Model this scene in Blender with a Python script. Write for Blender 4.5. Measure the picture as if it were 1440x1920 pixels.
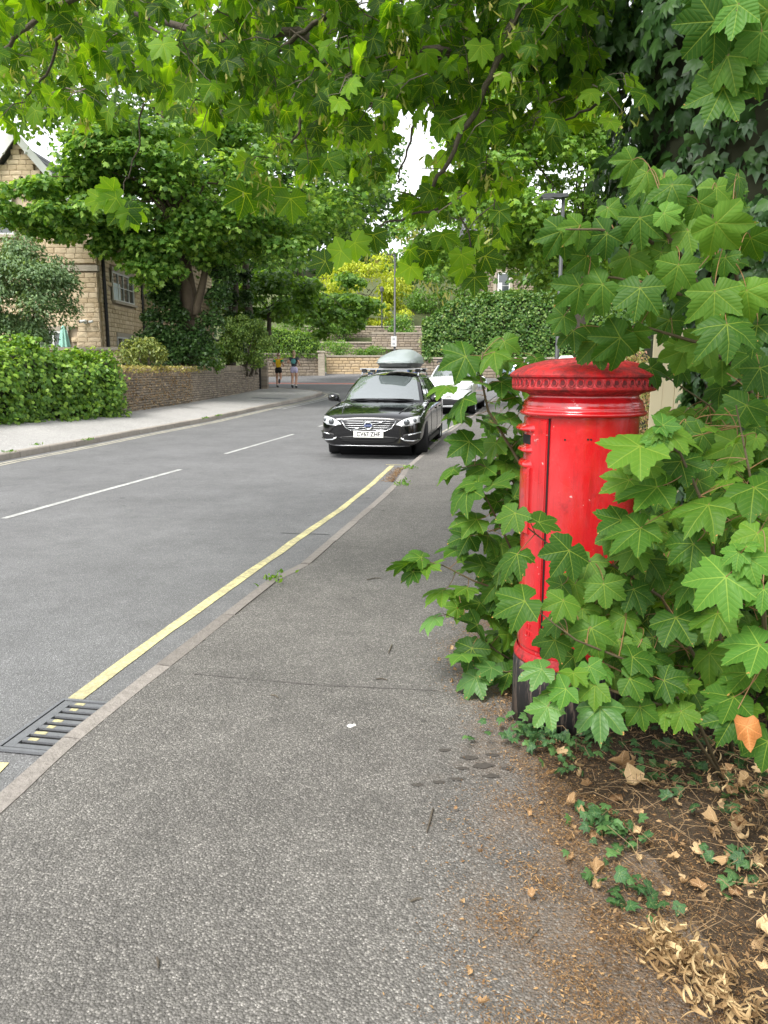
import bpy, bmesh, math, random
import numpy as np
from mathutils import Vector, Matrix, Euler
from mathutils.bvhtree import BVHTree

for o in list(bpy.data.objects):
    bpy.data.objects.remove(o)
SC = bpy.context.scene
COL = SC.collection
R = math.radians

# ------------------------------------------------------------------ camera, sky, sun, exposure
PITCH, CAM_Z, FPX = R(10.6), 1.5, 1442.0          # focal length in photograph pixels (1440 x 1920)
cam_d = bpy.data.cameras.new('camera')
cam = bpy.data.objects.new('camera', cam_d)
COL.objects.link(cam)
cam_d.sensor_fit = 'VERTICAL'
cam_d.sensor_height = 24.0
cam_d.lens = FPX / 1920 * 24.0
cam_d.clip_start, cam_d.clip_end = 0.05, 2000
cam.location = (0, 0, CAM_Z)
cam.rotation_euler = (math.pi / 2 - PITCH, 0, 0)
SC.camera = cam

SUN_EL, SUN_AZ = R(56), R(215)                    # azimuth clockwise from +Y: behind the camera, from its left
world = bpy.data.worlds.new('World')
SC.world = world
world.use_nodes = True
wn, wl = world.node_tree.nodes, world.node_tree.links
wn.clear()
sky = wn.new('ShaderNodeTexSky')
sky.sky_type = 'NISHITA'
sky.sun_disc = False
sky.sun_elevation = SUN_EL
sky.sun_rotation = SUN_AZ
sky.air_density, sky.dust_density, sky.ozone_density = 1.0, 1.5, 1.0
hs = wn.new('ShaderNodeHueSaturation')            # thin white overcast
hs.inputs['Saturation'].default_value = 0.12
bg = wn.new('ShaderNodeBackground')
bg.inputs['Strength'].default_value = 0.15
wo = wn.new('ShaderNodeOutputWorld')
wl.new(sky.outputs[0], hs.inputs['Color'])
wl.new(hs.outputs[0], bg.inputs['Color'])
wl.new(bg.outputs[0], wo.inputs['Surface'])

sun_d = bpy.data.lights.new('sun', 'SUN')
sun_d.energy, sun_d.angle, sun_d.color = 1.4, R(20), (1.0, 0.96, 0.9)
sun = bpy.data.objects.new('sun', sun_d)
COL.objects.link(sun)
sv = Vector((math.sin(SUN_AZ) * math.cos(SUN_EL), math.cos(SUN_AZ) * math.cos(SUN_EL), math.sin(SUN_EL)))
sun.rotation_euler = sv.to_track_quat('Z', 'Y').to_euler()

SC.view_settings.view_transform = 'Standard'
SC.view_settings.look = 'None'
SC.view_settings.gamma = 1.0
SC.view_settings.use_curve_mapping = False
SC.view_settings.exposure = 1.62
SC.render.engine = 'CYCLES'
SC.cycles.max_bounces = 7
SC.cycles.transmission_bounces = 6
SC.cycles.diffuse_bounces = 4
SC.cycles.use_denoising = True
SC.cycles.sample_clamp_indirect = 6.0

# ------------------------------------------------------------------ helpers
rng = np.random.default_rng(7)
random.seed(7)
FWD = np.array([0, math.cos(PITCH), -math.sin(PITCH)])
UPV = np.array([0, math.sin(PITCH), math.cos(PITCH)])
CAMP = np.array([0, 0, CAM_Z])


def at(u, v, Y):
    """World point that stands at depth Y (metres along +Y) where the photograph shows (u, v)."""
    d = np.array([(u - 720) / FPX, 0, 0]) + UPV * (960 - v) / FPX + FWD
    return CAMP + d * (Y / d[1])


def tag(o, label=None, cat=None, group=None, kind=None):
    if label: o['label'] = label
    if cat: o['category'] = cat
    if group: o['group'] = group
    if kind: o['kind'] = kind
    return o


def empty(name, loc=(0, 0, 0), rz=0.0):
    o = bpy.data.objects.new(name, None)
    o.empty_display_size = 0.1
    o.location = loc
    o.rotation_euler = (0, 0, rz)
    COL.objects.link(o)
    return o


def adopt(o, parent, world_space=False):
    """Parent o; world_space: o's coordinates are world ones and its parent is an unrotated Empty."""
    if parent is not None:
        o.parent = parent
        if world_space and parent.parent is None:
            o.matrix_parent_inverse = Matrix.Translation(-Vector(parent.location))
    return o


def link_mesh(name, me, mats=None, parent=None, ws=False, smooth=False):
    if mats is not None:
        for m in (mats if isinstance(mats, (list, tuple)) else [mats]):
            me.materials.append(m)
    if smooth and len(me.polygons):
        me.polygons.foreach_set('use_smooth', np.ones(len(me.polygons), bool))
    o = bpy.data.objects.new(name, me)
    COL.objects.link(o)
    return adopt(o, parent, ws)


class MB:
    """Collects polygons for one mesh."""
    def __init__(s):
        s.v, s.f, s.m, s.mi, s.r, s.rv = [], [], [], 0, [], 0.0

    def add(s, vs, fs):
        b = len(s.v)
        s.v.extend([tuple(map(float, p)) for p in vs])
        s.r.extend([s.rv] * len(vs))
        for f in fs:
            s.f.append([i + b for i in f])
            s.m.append(s.mi)
        return b

    def box(s, c, d, rz=0.0, M=None):
        x, y, z = d[0] / 2, d[1] / 2, d[2] / 2
        P = [Vector((i, j, k)) for i in (-x, x) for j in (-y, y) for k in (-z, z)]
        T = M if M is not None else Matrix.Translation(c) @ Matrix.Rotation(rz, 4, 'Z')
        s.add([T @ p for p in P], [(0, 1, 3, 2), (4, 6, 7, 5), (0, 4, 5, 1), (2, 3, 7, 6), (0, 2, 6, 4), (1, 5, 7, 3)])

    def block(s, c, d, rz=0.0, b=0.012, jit=0.0):
        """Stone block: the outer face (local -y) bulges behind a chamfer."""
        x, y, z = d[0] / 2, d[1] / 2, d[2] / 2
        T = Matrix.Translation(c) @ Matrix.Rotation(rz, 4, 'Z')
        j = lambda: random.uniform(-jit, jit)
        P = []
        for (yy, ins) in ((y, 0), (-y + b, 0), (-y, b)):
            for (sx, sz) in ((-1, -1), (1, -1), (1, 1), (-1, 1)):
                P.append(Vector((sx * (x - ins), yy + (j() if ins else 0), sz * (z - ins))))
        P.append(Vector((j() * 3, -y - jit * 1.2, j() * 2)))
        F = [(3, 2, 1, 0)]
        for a in (0, 4):
            for k in range(4):
                F.append((a + k, a + (k + 1) % 4, a + 4 + (k + 1) % 4, a + 4 + k))
        F += [(8 + k, 8 + (k + 1) % 4, 12) for k in range(4)]
        s.add([T @ p for p in P], F)

    def tube(s, pts, rad, n=8, caps=True):
        pts = [Vector(p) for p in pts]
        if not isinstance(rad, (list, tuple, np.ndarray)): rad = [rad] * len(pts)
        V, F = [], []
        ref = None
        for i, p in enumerate(pts):
            t = (pts[min(i + 1, len(pts) - 1)] - pts[max(i - 1, 0)]).normalized()
            if ref is None:
                ref = t.orthogonal().normalized()
            a = (ref - t * ref.dot(t)).normalized()
            ref = a
            b = t.cross(a)
            for k in range(n):
                w = 2 * math.pi * k / n
                V.append(p + (a * math.cos(w) + b * math.sin(w)) * rad[i])
        for i in range(len(pts) - 1):
            for k in range(n):
                F.append((i * n + k, i * n + (k + 1) % n, (i + 1) * n + (k + 1) % n, (i + 1) * n + k))
        if caps:
            F.append(tuple(reversed(range(n))))
            F.append(tuple(range((len(pts) - 1) * n, len(pts) * n)))
        s.add(V, F)

    def lathe(s, prof, n=32, c=(0, 0, 0), a0=0.0, a1=2 * math.pi, M=None):
        full = abs(a1 - a0 - 2 * math.pi) < 1e-6
        cols = n if full else n + 1
        V, F = [], []
        for (r, z) in prof:
            for k in range(cols):
                w = a0 + (a1 - a0) * k / n
                p = Vector((r * math.cos(w), r * math.sin(w), z))
                V.append((M @ p) if M is not None else p + Vector(c))
        for i in range(len(prof) - 1):
            for k in range(n if full else n):
                k2 = (k + 1) % cols
                F.append((i * cols + k, i * cols + k2, (i + 1) * cols + k2, (i + 1) * cols + k))
        s.add(V, F)

    def grid(s, rows, flip=False):
        nr, nc = len(rows), len(rows[0])
        V = [p for r in rows for p in r]
        F = []
        for i in range(nr - 1):
            for j in range(nc - 1):
                q = (i * nc + j, i * nc + j + 1, (i + 1) * nc + j + 1, (i + 1) * nc + j)
                F.append(tuple(reversed(q)) if flip else q)
        s.add(V, F)

    def prism(s, outline, z0, z1, M=None):
        n = len(outline)
        V = [Vector((x, y, z0)) for x, y in outline] + [Vector((x, y, z1)) for x, y in outline]
        if M is not None: V = [M @ p for p in V]
        F = [tuple(reversed(range(n))), tuple(range(n, 2 * n))]
        F += [(k, (k + 1) % n, n + (k + 1) % n, n + k) for k in range(n)]
        s.add(V, F)

    def mesh(s, name):
        me = bpy.data.meshes.new(name)
        me.from_pydata(s.v, [], s.f)
        if s.m and max(s.m) > 0:
            me.polygons.foreach_set('material_index', s.m)
        if any(s.r):
            a = me.attributes.new('rnd', 'FLOAT', 'POINT')
            a.data.foreach_set('value', np.array(s.r, np.float32))
        me.update()
        return me

    def build(s, name, mats=None, parent=None, ws=False, smooth=False):
        return link_mesh(name, s.mesh(name), mats, parent, ws, smooth)


def eval_mesh(o):
    dg = bpy.context.evaluated_depsgraph_get()
    return bpy.data.meshes.new_from_object(o.evaluated_get(dg))


def bake(o):
    """Apply o's modifiers."""
    me = eval_mesh(o)
    old = o.data
    o.modifiers.clear()
    o.data = me
    if old.users == 0: bpy.data.meshes.remove(old)
    return o


def text_obj(name, s, size, mat, parent, M, depth=0.002, align='CENTER'):
    cu = bpy.data.curves.new(name, 'FONT')
    cu.body, cu.size, cu.extrude, cu.offset = s, size, depth, size * .022
    cu.align_x, cu.align_y = align, 'CENTER'
    t = bpy.data.objects.new(name, cu)
    COL.objects.link(t)
    me = eval_mesh(t)
    bpy.data.objects.remove(t)
    me.transform(M)
    o = link_mesh(name, me, mat, parent)
    return o


# ------------------------------------------------------------------ material helpers
class NT:
    def __init__(s, name):
        s.m = bpy.data.materials.new(name)
        s.m.use_nodes = True
        s.t = s.m.node_tree
        s.t.nodes.clear()
        s.out = s.t.nodes.new('ShaderNodeOutputMaterial')

    def n(s, typ, ins=None, **kw):
        nd = s.t.nodes.new('ShaderNode' + typ)
        for k, v in kw.items(): setattr(nd, k, v)
        if ins:
            for k, v in ins.items():
                if isinstance(v, bpy.types.NodeSocket): s.t.links.new(v, nd.inputs[k])
                else: nd.inputs[k].default_value = v
        return nd

    def math(s, op, a, b=0.0, c=0.0, clamp=False):
        return s.n('Math', {0: a, 1: b, 2: c}, operation=op, use_clamp=clamp).outputs[0]

    def ramp(s, fac, stops, interp='LINEAR'):
        nd = s.n('ValToRGB', {0: fac})
        cr = nd.color_ramp
        cr.interpolation = interp
        while len(cr.elements) < len(stops): cr.elements.new(0.5)
        for e, (p, c) in zip(cr.elements, stops):
            e.position = p
            e.color = (c, c, c, 1) if isinstance(c, (int, float)) else (*c, 1)
        return nd.outputs[0]

    def mix(s, fac, a, b, mode='MIX'):
        nd = s.n('Mix', data_type='RGBA', blend_type=mode)
        for i, v in ((0, fac), (6, a), (7, b)):
            if isinstance(v, bpy.types.NodeSocket): s.t.links.new(v, nd.inputs[i])
            elif isinstance(v, (int, float)): nd.inputs[i].default_value = v if i == 0 else (v, v, v, 1)
            else: nd.inputs[i].default_value = (*v, 1)
        return nd.outputs[2]

    def noise(s, scale, detail=3, vec=None, rough=0.55):
        d = {'Scale': scale, 'Detail': detail, 'Roughness': rough}
        if vec is not None: d['Vector'] = vec
        return s.n('TexNoise', d).outputs[0]

    def objco(s):
        return s.n('TexCoord').outputs['Object']

    def bump(s, h, strength=0.3, dist=0.01):
        return s.n('Bump', {'Height': h, 'Strength': strength, 'Distance': dist}).outputs[0]

    def bsdf(s, **kw):
        nm = {'col': 'Base Color', 'rough': 'Roughness', 'metal': 'Metallic', 'spec': 'Specular IOR Level',
              'normal': 'Normal', 'coat': 'Coat Weight', 'coatr': 'Coat Roughness', 'ior': 'IOR',
              'trans': 'Transmission Weight', 'em': 'Emission Color', 'ems': 'Emission Strength', 'sheen': 'Sheen Weight'}
        ins = {}
        for k, v in kw.items():
            if k in ('col', 'em') and not isinstance(v, bpy.types.NodeSocket): v = (*v, 1)
            ins[nm[k]] = v
        return s.n('BsdfPrincipled', ins).outputs[0]

    def done(s, sh):
        s.t.links.new(sh, s.out.inputs['Surface'])
        return s.m


def plain(name, col, rough=0.6, var=0.12, nscale=6.0, metal=0.0, spec=0.4, coat=0.0, bump=0.0, bscale=60.0):
    t = NT(name)
    co = t.objco()
    n = t.noise(nscale, 4, co)
    c = t.mix(n, tuple(x * (1 - var) for x in col), tuple(min(1, x * (1 + var)) for x in col))
    kw = dict(col=c, rough=rough, metal=metal, spec=spec, coat=coat)
    if coat: kw['coatr'] = 0.03
    if bump: kw['normal'] = t.bump(t.noise(bscale, 4, co), bump, 0.01)
    return t.done(t.bsdf(**kw))


def rnd_socket(t):
    a = t.n('Attribute', attribute_name='rnd').outputs['Fac']
    b = t.n('ObjectInfo').outputs['Random']
    return t.math('FRACT', t.math('ADD', a, b))


def leaf_mat(name, dark, mid, light, trans=0.4, tcol=None, rough=0.42, spec=0.35, veins=False, spots=0.0, patch=0.25, sheen=0.0):
    t = NT(name)
    r = rnd_socket(t)
    c = t.ramp(r, [(0.0, dark), (0.5, mid), (0.9, light), (1.0, tuple(min(1, x * 1.2) for x in light))])
    co = t.n('TexCoord').outputs['Object']
    n = t.noise(14.0 if veins else 0.9, 2, co)
    c = t.mix(t.math('MULTIPLY', n, patch), c, tuple(x * 1.6 for x in mid))
    nrm = None
    if veins:
        uv = t.n('UVMap', uv_map='leaf').outputs[0]
        sp = t.n('SeparateXYZ', {0: uv})
        x, y = t.math('ABSOLUTE', sp.outputs[0]), sp.outputs[1]
        th = t.math('ARCTAN2', x, y)
        rr = t.math('SQRT', t.math('ADD', t.math('MULTIPLY', x, x), t.math('MULTIPLY', y, y)))
        a0 = t.math('MULTIPLY', t.math('GREATER_THAN', th, 0.40), 0.785)
        a1 = t.math('MULTIPLY', t.math('GREATER_THAN', th, 1.25), 0.96)
        dt = t.math('SUBTRACT', th, t.math('ADD', a0, a1))
        d = t.math('MULTIPLY', rr, t.math('ABSOLUTE', t.math('SINE', dt)))
        al = t.math('MULTIPLY', rr, t.math('COSINE', dt))
        w = t.math('SUBTRACT', 0.022, t.math('MULTIPLY', al, 0.014))
        main = t.math('SUBTRACT', 1.0, t.n('MapRange', {0: d, 1: t.math('MULTIPLY', w, 0.4), 2: w}, interpolation_type='SMOOTHSTEP').outputs[0])
        fr = t.math('FRACT', t.math('MULTIPLY', t.math('SUBTRACT', al, t.math('MULTIPLY', d, 0.9)), 7.5))
        tri = t.math('ABSOLUTE', t.math('SUBTRACT', fr, 0.5))
        sec = t.n('MapRange', {0: tri, 1: 0.41, 2: 0.5}, interpolation_type='SMOOTHSTEP').outputs[0]
        vm = t.math('MAXIMUM', t.math('MULTIPLY', main, 0.50), t.math('MULTIPLY', sec, 0.20), clamp=True)
        c = t.mix(vm, c, tuple(min(1.0, v * k + a) for v, k, a in zip(light, (2.6, 1.7, 2.0), (0.03, 0.03, 0.01))))
        puff = t.n('MapRange', {0: tri, 1: 0.0, 2: 0.5}).outputs[0]
        hh = t.math('SUBTRACT', t.math('MULTIPLY', puff, -0.5), t.math('MULTIPLY', main, 1.0))
        nrm = t.bump(hh, 0.35, 0.004)
        if spots:
            sn = t.noise(9.0, 3, t.n('VectorMath', {0: uv, 1: t.n('CombineXYZ', {2: t.math('MULTIPLY', r, 40.0)}).outputs[0]}, operation='ADD').outputs[0])
            edge = t.math('MULTIPLY', t.math('POWER', rr, 4.0), 0.20)
            sm = t.n('MapRange', {0: t.math('ADD', sn, edge), 1: 0.80 - spots * 0.045, 2: 0.84 - spots * 0.045}).outputs[0]
            c = t.mix(sm, c, (0.42, 0.22, 0.07))
    kw = dict(col=c, rough=rough, spec=spec)
    if nrm is not None: kw['normal'] = nrm
    if sheen: kw['sheen'] = sheen
    b = t.bsdf(**kw)
    if trans > 0:
        tc = t.mix(1.0, c, tcol or (2.2, 2.0, 0.7), 'MULTIPLY')
        tl = t.n('BsdfTranslucent', {'Color': tc}).outputs[0]
        b = t.n('MixShader', {0: trans, 1: b, 2: tl}).outputs[0]
    return t.done(b)


# ------------------------------------------------------------------ leaf templates
def leaf_template(kind='maple', seed=0, ring=True):
    """(verts, tris, uv) of one leaf; stalk joint at the origin, tip along +y, size 1."""
    r = random.Random(seed)
    half = {
        'maple': [(0, 1.0), (5, .89), (8, .90), (13, .79), (17, .80), (24, .64), (30, .76), (35, .79), (40, .90), (46, .96), (51, .87),
                  (56, .86), (62, .75), (68, .73), (76, .58), (84, .67), (90, .69), (97, .74), (104, .66), (112, .64), (126, .53), (144, .50), (163, .40), (174, .14)],
        'maple_low': [(0, 1.0), (13, .80), (25, .63), (36, .80), (46, .96), (58, .80), (76, .58), (98, .73), (128, .52), (160, .40)],
        'star': [(0, 1.0), (25, .62), (46, .94), (75, .56), (100, .72), (155, .40)],
        'ivy': [(0, 1.0), (14, .72), (28, .55), (44, .78), (62, .55), (82, .52), (104, .62), (140, .48), (170, .22)],
        'ivy_low': [(0, 1.0), (28, .58), (48, .76), (98, .58), (150, .40)],
        'oval': [(0, 1.0), (36, .50), (115, .34)],
        'star_low': [(0, 1.0), (27, .58), (48, .92), (100, .66)],
        'dry': [(0, 1.0), (12, .80), (25, .64), (42, .88), (60, .70), (78, .58), (100, .66), (140, .5), (168, .3)],
    }[kind]
    pts = [(math.radians(a), q * (1 + r.uniform(-.05, .05))) for a, q in half]
    out = [(-a, q * (1 + r.uniform(-.04, .04))) for a, q in reversed(pts[1:])] + pts
    vein = [0, .785, 1.745]
    curl, tw, bend = r.uniform(.05, .55), r.uniform(-.28, .28), r.uniform(-.30, .30)

    def zf(a, q):
        d = min(abs(abs(a) - w) for w in vein)
        z = 0.10 * math.sin(min(d, .39) / .39 * 1.57) * q
        z -= curl * q * q + tw * q * math.sin(a) + bend * q * q * math.sin(2 * a)
        if kind == 'dry': z += .28 * q * math.sin(3 * a + seed) + .5 * q * q * abs(math.sin(a))
        return z
    k1, k2 = (r.uniform(1.5, 3.6), r.uniform(.6, 2.2)) if kind == 'dry' else (0, 0)

    def roll(p):
        if not k1: return p
        x, y, z = p
        x, z = math.sin(x * k1) / k1, z + (1 - math.cos(x * k1)) / k1
        return (x, math.sin(y * k2) / k2, z + (1 - math.cos(y * k2)) / k2)
    V, U, T = [(0, 0, 0)], [(0, 0)], []
    n = len(out)
    rings = (0.52, 1.0) if ring else (1.0,)
    for k in rings:
        for a, q in out:
            qq = q * k if k == 1.0 else (0.5 * q + 0.14) * 0.85
            if k != 1.0: qq = min(qq, q * .8)
            V.append(roll((qq * math.sin(a), qq * math.cos(a), zf(a, qq))))
            U.append((qq * math.sin(a), qq * math.cos(a)))
    for i in range(n):
        j = (i + 1) % n
        T.append((0, 1 + j, 1 + i))
        if ring:
            T.append((1 + i, 1 + j, 1 + n + j))
            T.append((1 + i, 1 + n + j, 1 + n + i))
    return np.array(V, np.float32), np.array(T, np.int32), np.array(U, np.float32)


def tri_mesh(name, V, T, U=None, rnd=None):
    me = bpy.data.meshes.new(name)
    nv, nt = len(V), len(T)
    me.vertices.add(nv)
    me.vertices.foreach_set('co', np.ascontiguousarray(V, np.float32).ravel())
    me.loops.add(nt * 3)
    me.loops.foreach_set('vertex_index', np.ascontiguousarray(T, np.int32).ravel())
    me.polygons.add(nt)
    me.polygons.foreach_set('loop_start', np.arange(0, nt * 3, 3, dtype=np.int32))
    if U is not None:
        l = me.uv_layers.new(name='leaf')
        l.data.foreach_set('uv', np.ascontiguousarray(U[T.ravel()], np.float32).ravel())
    if rnd is not None:
        a = me.attributes.new('rnd', 'FLOAT', 'POINT')
        a.data.foreach_set('value', np.ascontiguousarray(rnd, np.float32))
    me.update(calc_edges=True)
    me.validate()
    return me


def unit(a):
    return a / np.maximum(np.linalg.norm(a, axis=-1, keepdims=True), 1e-9)


def frames(tip, nrm):
    Y = unit(np.asarray(tip, float))
    X = unit(np.cross(Y, np.asarray(nrm, float)))
    Z = np.cross(X, Y)
    return X, Y, Z


def scatter(name, tmpls, pos, tip, nrm, size, mat, parent=None, ws=True, kind='stuff', rnd=None, smooth=False):
    """Many leaves joined into one mesh."""
    pos = np.asarray(pos, float)
    N = len(pos)
    X, Y, Z = frames(tip, nrm)
    size = np.broadcast_to(np.asarray(size, float), (N,))
    Vs, Ts, Us, Rs, base = [], [], [], [], 0
    pick = rng.integers(0, len(tmpls), N)
    rr = rng.random(N) if rnd is None else rnd
    for k, (V, T, U) in enumerate(tmpls):
        ix = np.nonzero(pick == k)[0]
        if not len(ix): continue
        W = (V[None, :, 0, None] * X[ix][:, None] + V[None, :, 1, None] * Y[ix][:, None] + V[None, :, 2, None] * Z[ix][:, None]) * size[ix][:, None, None] + pos[ix][:, None]
        Vs.append(W.reshape(-1, 3))
        Ts.append((T[None] + (np.arange(len(ix)) * len(V))[:, None, None] + base).reshape(-1, 3))
        Us.append(np.tile(U, (len(ix), 1)))
        Rs.append(np.repeat(rr[ix], len(V)))
        base += len(ix) * len(V)
    me = tri_mesh(name, np.concatenate(Vs), np.concatenate(Ts), np.concatenate(Us), np.concatenate(Rs))
    o = link_mesh(name, me, mat, parent, ws, smooth)
    if kind: o['kind'] = kind
    return o


def leaf_objects(name, meshes, pos, tip, nrm, size, parent):
    """One object for each leaf, sharing the few meshes given."""
    X, Y, Z = frames(tip, nrm)
    out = []
    inv = Matrix.Translation(-Vector(parent.location))
    for i in range(len(pos)):
        o = bpy.data.objects.new(name, random.choice(meshes))
        s = float(size[i])
        X[i] *= random.uniform(.84, 1.14); Z[i] *= random.uniform(.6, 1.5)
        M = Matrix(((X[i][0] * s, Y[i][0] * s, Z[i][0] * s, pos[i][0]), (X[i][1] * s, Y[i][1] * s, Z[i][1] * s, pos[i][1]),
                    (X[i][2] * s, Y[i][2] * s, Z[i][2] * s, pos[i][2]), (0, 0, 0, 1)))
        COL.objects.link(o)
        o.parent = parent
        o.matrix_basis = inv @ M
        out.append(o)
    return out
# ------------------------------------------------------------------ materials
def asphalt(name, lo, hi, scale, warm=(1, 1, 1), stain=0.25, bump=0.5, dirt=False):
    t = NT(name)
    co = t.objco()
    v = t.n('TexVoronoi', {'Vector': co, 'Scale': scale})
    sp = t.n('SeparateColor', {0: v.outputs['Color']})
    v2 = t.n('TexVoronoi', {'Vector': co, 'Scale': scale * 2.3})
    sp2 = t.n('SeparateColor', {0: v2.outputs['Color']})
    g = t.ramp(sp.outputs[0], [(0, lo), (0.55, (lo * 1.4 + hi) / 2.4), (0.85, hi), (1.0, hi * 1.6)])
    g = t.mix(t.math('MULTIPLY', sp2.outputs[1], 0.5), g, lo * 1.1)
    crev = t.n('MapRange', {0: v.outputs['Distance'], 1: 0.25, 2: 0.75}).outputs[0]
    g = t.mix(t.math('MULTIPLY', crev, 0.55), g, lo * 0.55)
    big = t.noise(0.9, 5, co, 0.6)
    med = t.noise(6.0, 4, co, 0.6)
    k = t.math('ADD', t.math('MULTIPLY', big, 0.6), t.math('MULTIPLY', med, 0.4))
    k = t.n('MapRange', {0: k, 1: 0.3, 2: 0.7, 3: 1 - stain, 4: 1 + stain}).outputs[0]
    sv_ = t.n('TexVoronoi', {'Vector': co, 'Scale': 5.0, 'Randomness': 1.0})
    ssp = t.n('SeparateColor', {0: sv_.outputs['Color']})
    thr = t.math('MULTIPLY', t.math('POWER', ssp.outputs[0], 6.0), 0.16)
    wob = t.math('ADD', sv_.outputs['Distance'], t.math('MULTIPLY', t.math('SUBTRACT', t.noise(45, 3, co), 0.5), 0.12))
    spot = t.math('MULTIPLY', t.math('LESS_THAN', wob, thr), 0.6)
    g = t.mix(spot, g, lo * 0.35)
    c = t.mix(1.0, g, t.n('CombineColor', {0: t.math('MULTIPLY', k, warm[0]), 1: t.math('MULTIPLY', k, warm[1]), 2: t.math('MULTIPLY', k, warm[2])}).outputs[0], 'MULTIPLY')
    if dirt:                                        # trodden leaf dust along the planted edge
        xyz = t.n('SeparateXYZ', {0: co})
        e = t.math('SUBTRACT', xyz.outputs[0], t.math('MULTIPLY_ADD', xyz.outputs[1], 0.10, -0.10))
        e = t.math('ADD', e, t.math('MULTIPLY', t.math('SUBTRACT', t.noise(3.0, 4, co, .65), 0.5), 0.9))
        k1 = t.n('MapRange', {0: e, 1: 0.06, 2: 0.55}, interpolation_type='SMOOTHSTEP').outputs[0]
        k2 = t.n('MapRange', {0: xyz.outputs[1], 1: 4.4, 2: 5.2, 3: 1.0, 4: 0.0}).outputs[0]
        grit = t.n('MapRange', {0: t.noise(90, 3, co, .7), 1: 0.35, 2: 0.55}).outputs[0]
        c = t.mix(t.math('MULTIPLY', t.math('MULTIPLY', k1, k2), t.math('MULTIPLY_ADD', grit, 0.60, 0.12)), c, (0.15, 0.092, 0.048))
    nr = t.bump(t.math('SUBTRACT', 1.0, v.outputs['Distance']), bump, 0.006)
    return t.done(t.bsdf(col=c, rough=0.78, spec=0.4, normal=nr))


M_pave = asphalt('pavement_asphalt', 0.092, 0.232, 150, (1.06, 1.0, 0.92), 0.30, 0.7, True)
M_road = asphalt('road_asphalt', 0.12, 0.21, 160, (1.0, 1.0, 1.01), 0.24, 0.45)
M_pave2 = asphalt('far_pavement_asphalt', 0.30, 0.48, 90, (1.03, 1.0, 0.96), 0.14, 0.3)


def stone_mat(name, cols, rough=0.85, nscale=5.0, bump=0.5, dirt=0.3):
    t = NT(name)
    r = rnd_socket(t)
    c = t.ramp(r, [(i / (len(cols) - 1), k) for i, k in enumerate(cols)])
    co = t.objco()
    n = t.noise(nscale, 5, co, 0.65)
    f = t.noise(70, 3, co)
    c = t.mix(t.math('MULTIPLY', t.ramp(n, [(0.4, 0.0), (0.75, 1.0)]), dirt), c, tuple(x * 0.35 for x in cols[0]))
    c = t.mix(t.math('MULTIPLY', f, 0.35), c, tuple(min(1, x * 1.25) for x in cols[-1]))
    h = t.math('ADD', n, t.math('MULTIPLY', f, 0.4))
    return t.done(t.bsdf(col=c, rough=rough, spec=0.25, normal=t.bump(h, bump, 0.02)))


M_kerb = stone_mat('kerb_stone_gritstone', [(0.17, 0.153, 0.138), (0.22, 0.20, 0.182), (0.27, 0.245, 0.222)], 0.85, 22, 0.6, 0.45)
M_kerb2 = stone_mat('kerb_stone_grey', [(0.26, 0.23, 0.20), (0.33, 0.30, 0.26), (0.38, 0.34, 0.30)], 0.85, 9, 0.3, 0.35)
M_house = stone_mat('house_sandstone', [(0.44, 0.34, 0.215), (0.55, 0.44, 0.295), (0.61, 0.50, 0.35), (0.48, 0.37, 0.24)], 0.85, 2.0, 0.5, 0.22)
M_mortar = plain('mortar', (0.42, 0.35, 0.26), 0.95, 0.15, 3)
M_rubble = stone_mat('dry_stone', [(0.17, 0.14, 0.11), (0.29, 0.24, 0.185), (0.37, 0.305, 0.23), (0.23, 0.20, 0.165)], 0.9, 5, 0.6, 0.4)
M_rubble_dark = plain('dry_stone_gap', (0.07, 0.06, 0.05), 0.95)
M_sandwall = stone_mat('sandy_wall', [(0.42, 0.31, 0.18), (0.52, 0.39, 0.23), (0.46, 0.36, 0.24)], 0.9, 2.0, 0.4, 0.2)
M_greywall = stone_mat('weathered_wall', [(0.22, 0.18, 0.13), (0.30, 0.25, 0.19), (0.26, 0.22, 0.18)], 0.9, 2.0, 0.4, 0.3)
M_coping = stone_mat('coping_stone', [(0.32, 0.28, 0.22), (0.38, 0.33, 0.27), (0.42, 0.37, 0.30)], 0.9, 4, 0.3, 0.3)
M_soil = plain('garden_soil', (0.060, 0.042, 0.026), 0.95, 0.6, 35, bump=1.0, bscale=90)
M_garden = plain('garden_earth', (0.07, 0.085, 0.03), 0.95, 0.4, 1.5, bump=0.5)
M_white = plain('white_paint', (0.62, 0.62, 0.60), 0.5, 0.05)
M_black = plain('black_paint', (0.015, 0.015, 0.016), 0.4, 0.1)
M_iron = plain('cast_iron', (0.17, 0.175, 0.185), 0.5, 0.25, 30, metal=0.3, bump=0.25, bscale=120)
M_dark = plain('dark_void', (0.008, 0.008, 0.008), 0.9)  # near-black seams and gaps; also the painted shade in the drain slots
M_slate = plain('roof_slate', (0.10, 0.10, 0.11), 0.6, 0.25, 2)
M_glass = None


def glass_mat(name, col=(0.01, 0.012, 0.013), ior=1.6, rough=0.02):
    t = NT(name)
    return t.done(t.bsdf(col=col, rough=rough, spec=0.5, ior=ior))


M_winglass = glass_mat('window_glass', (0.05, 0.06, 0.065), 1.7, 0.04)


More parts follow.
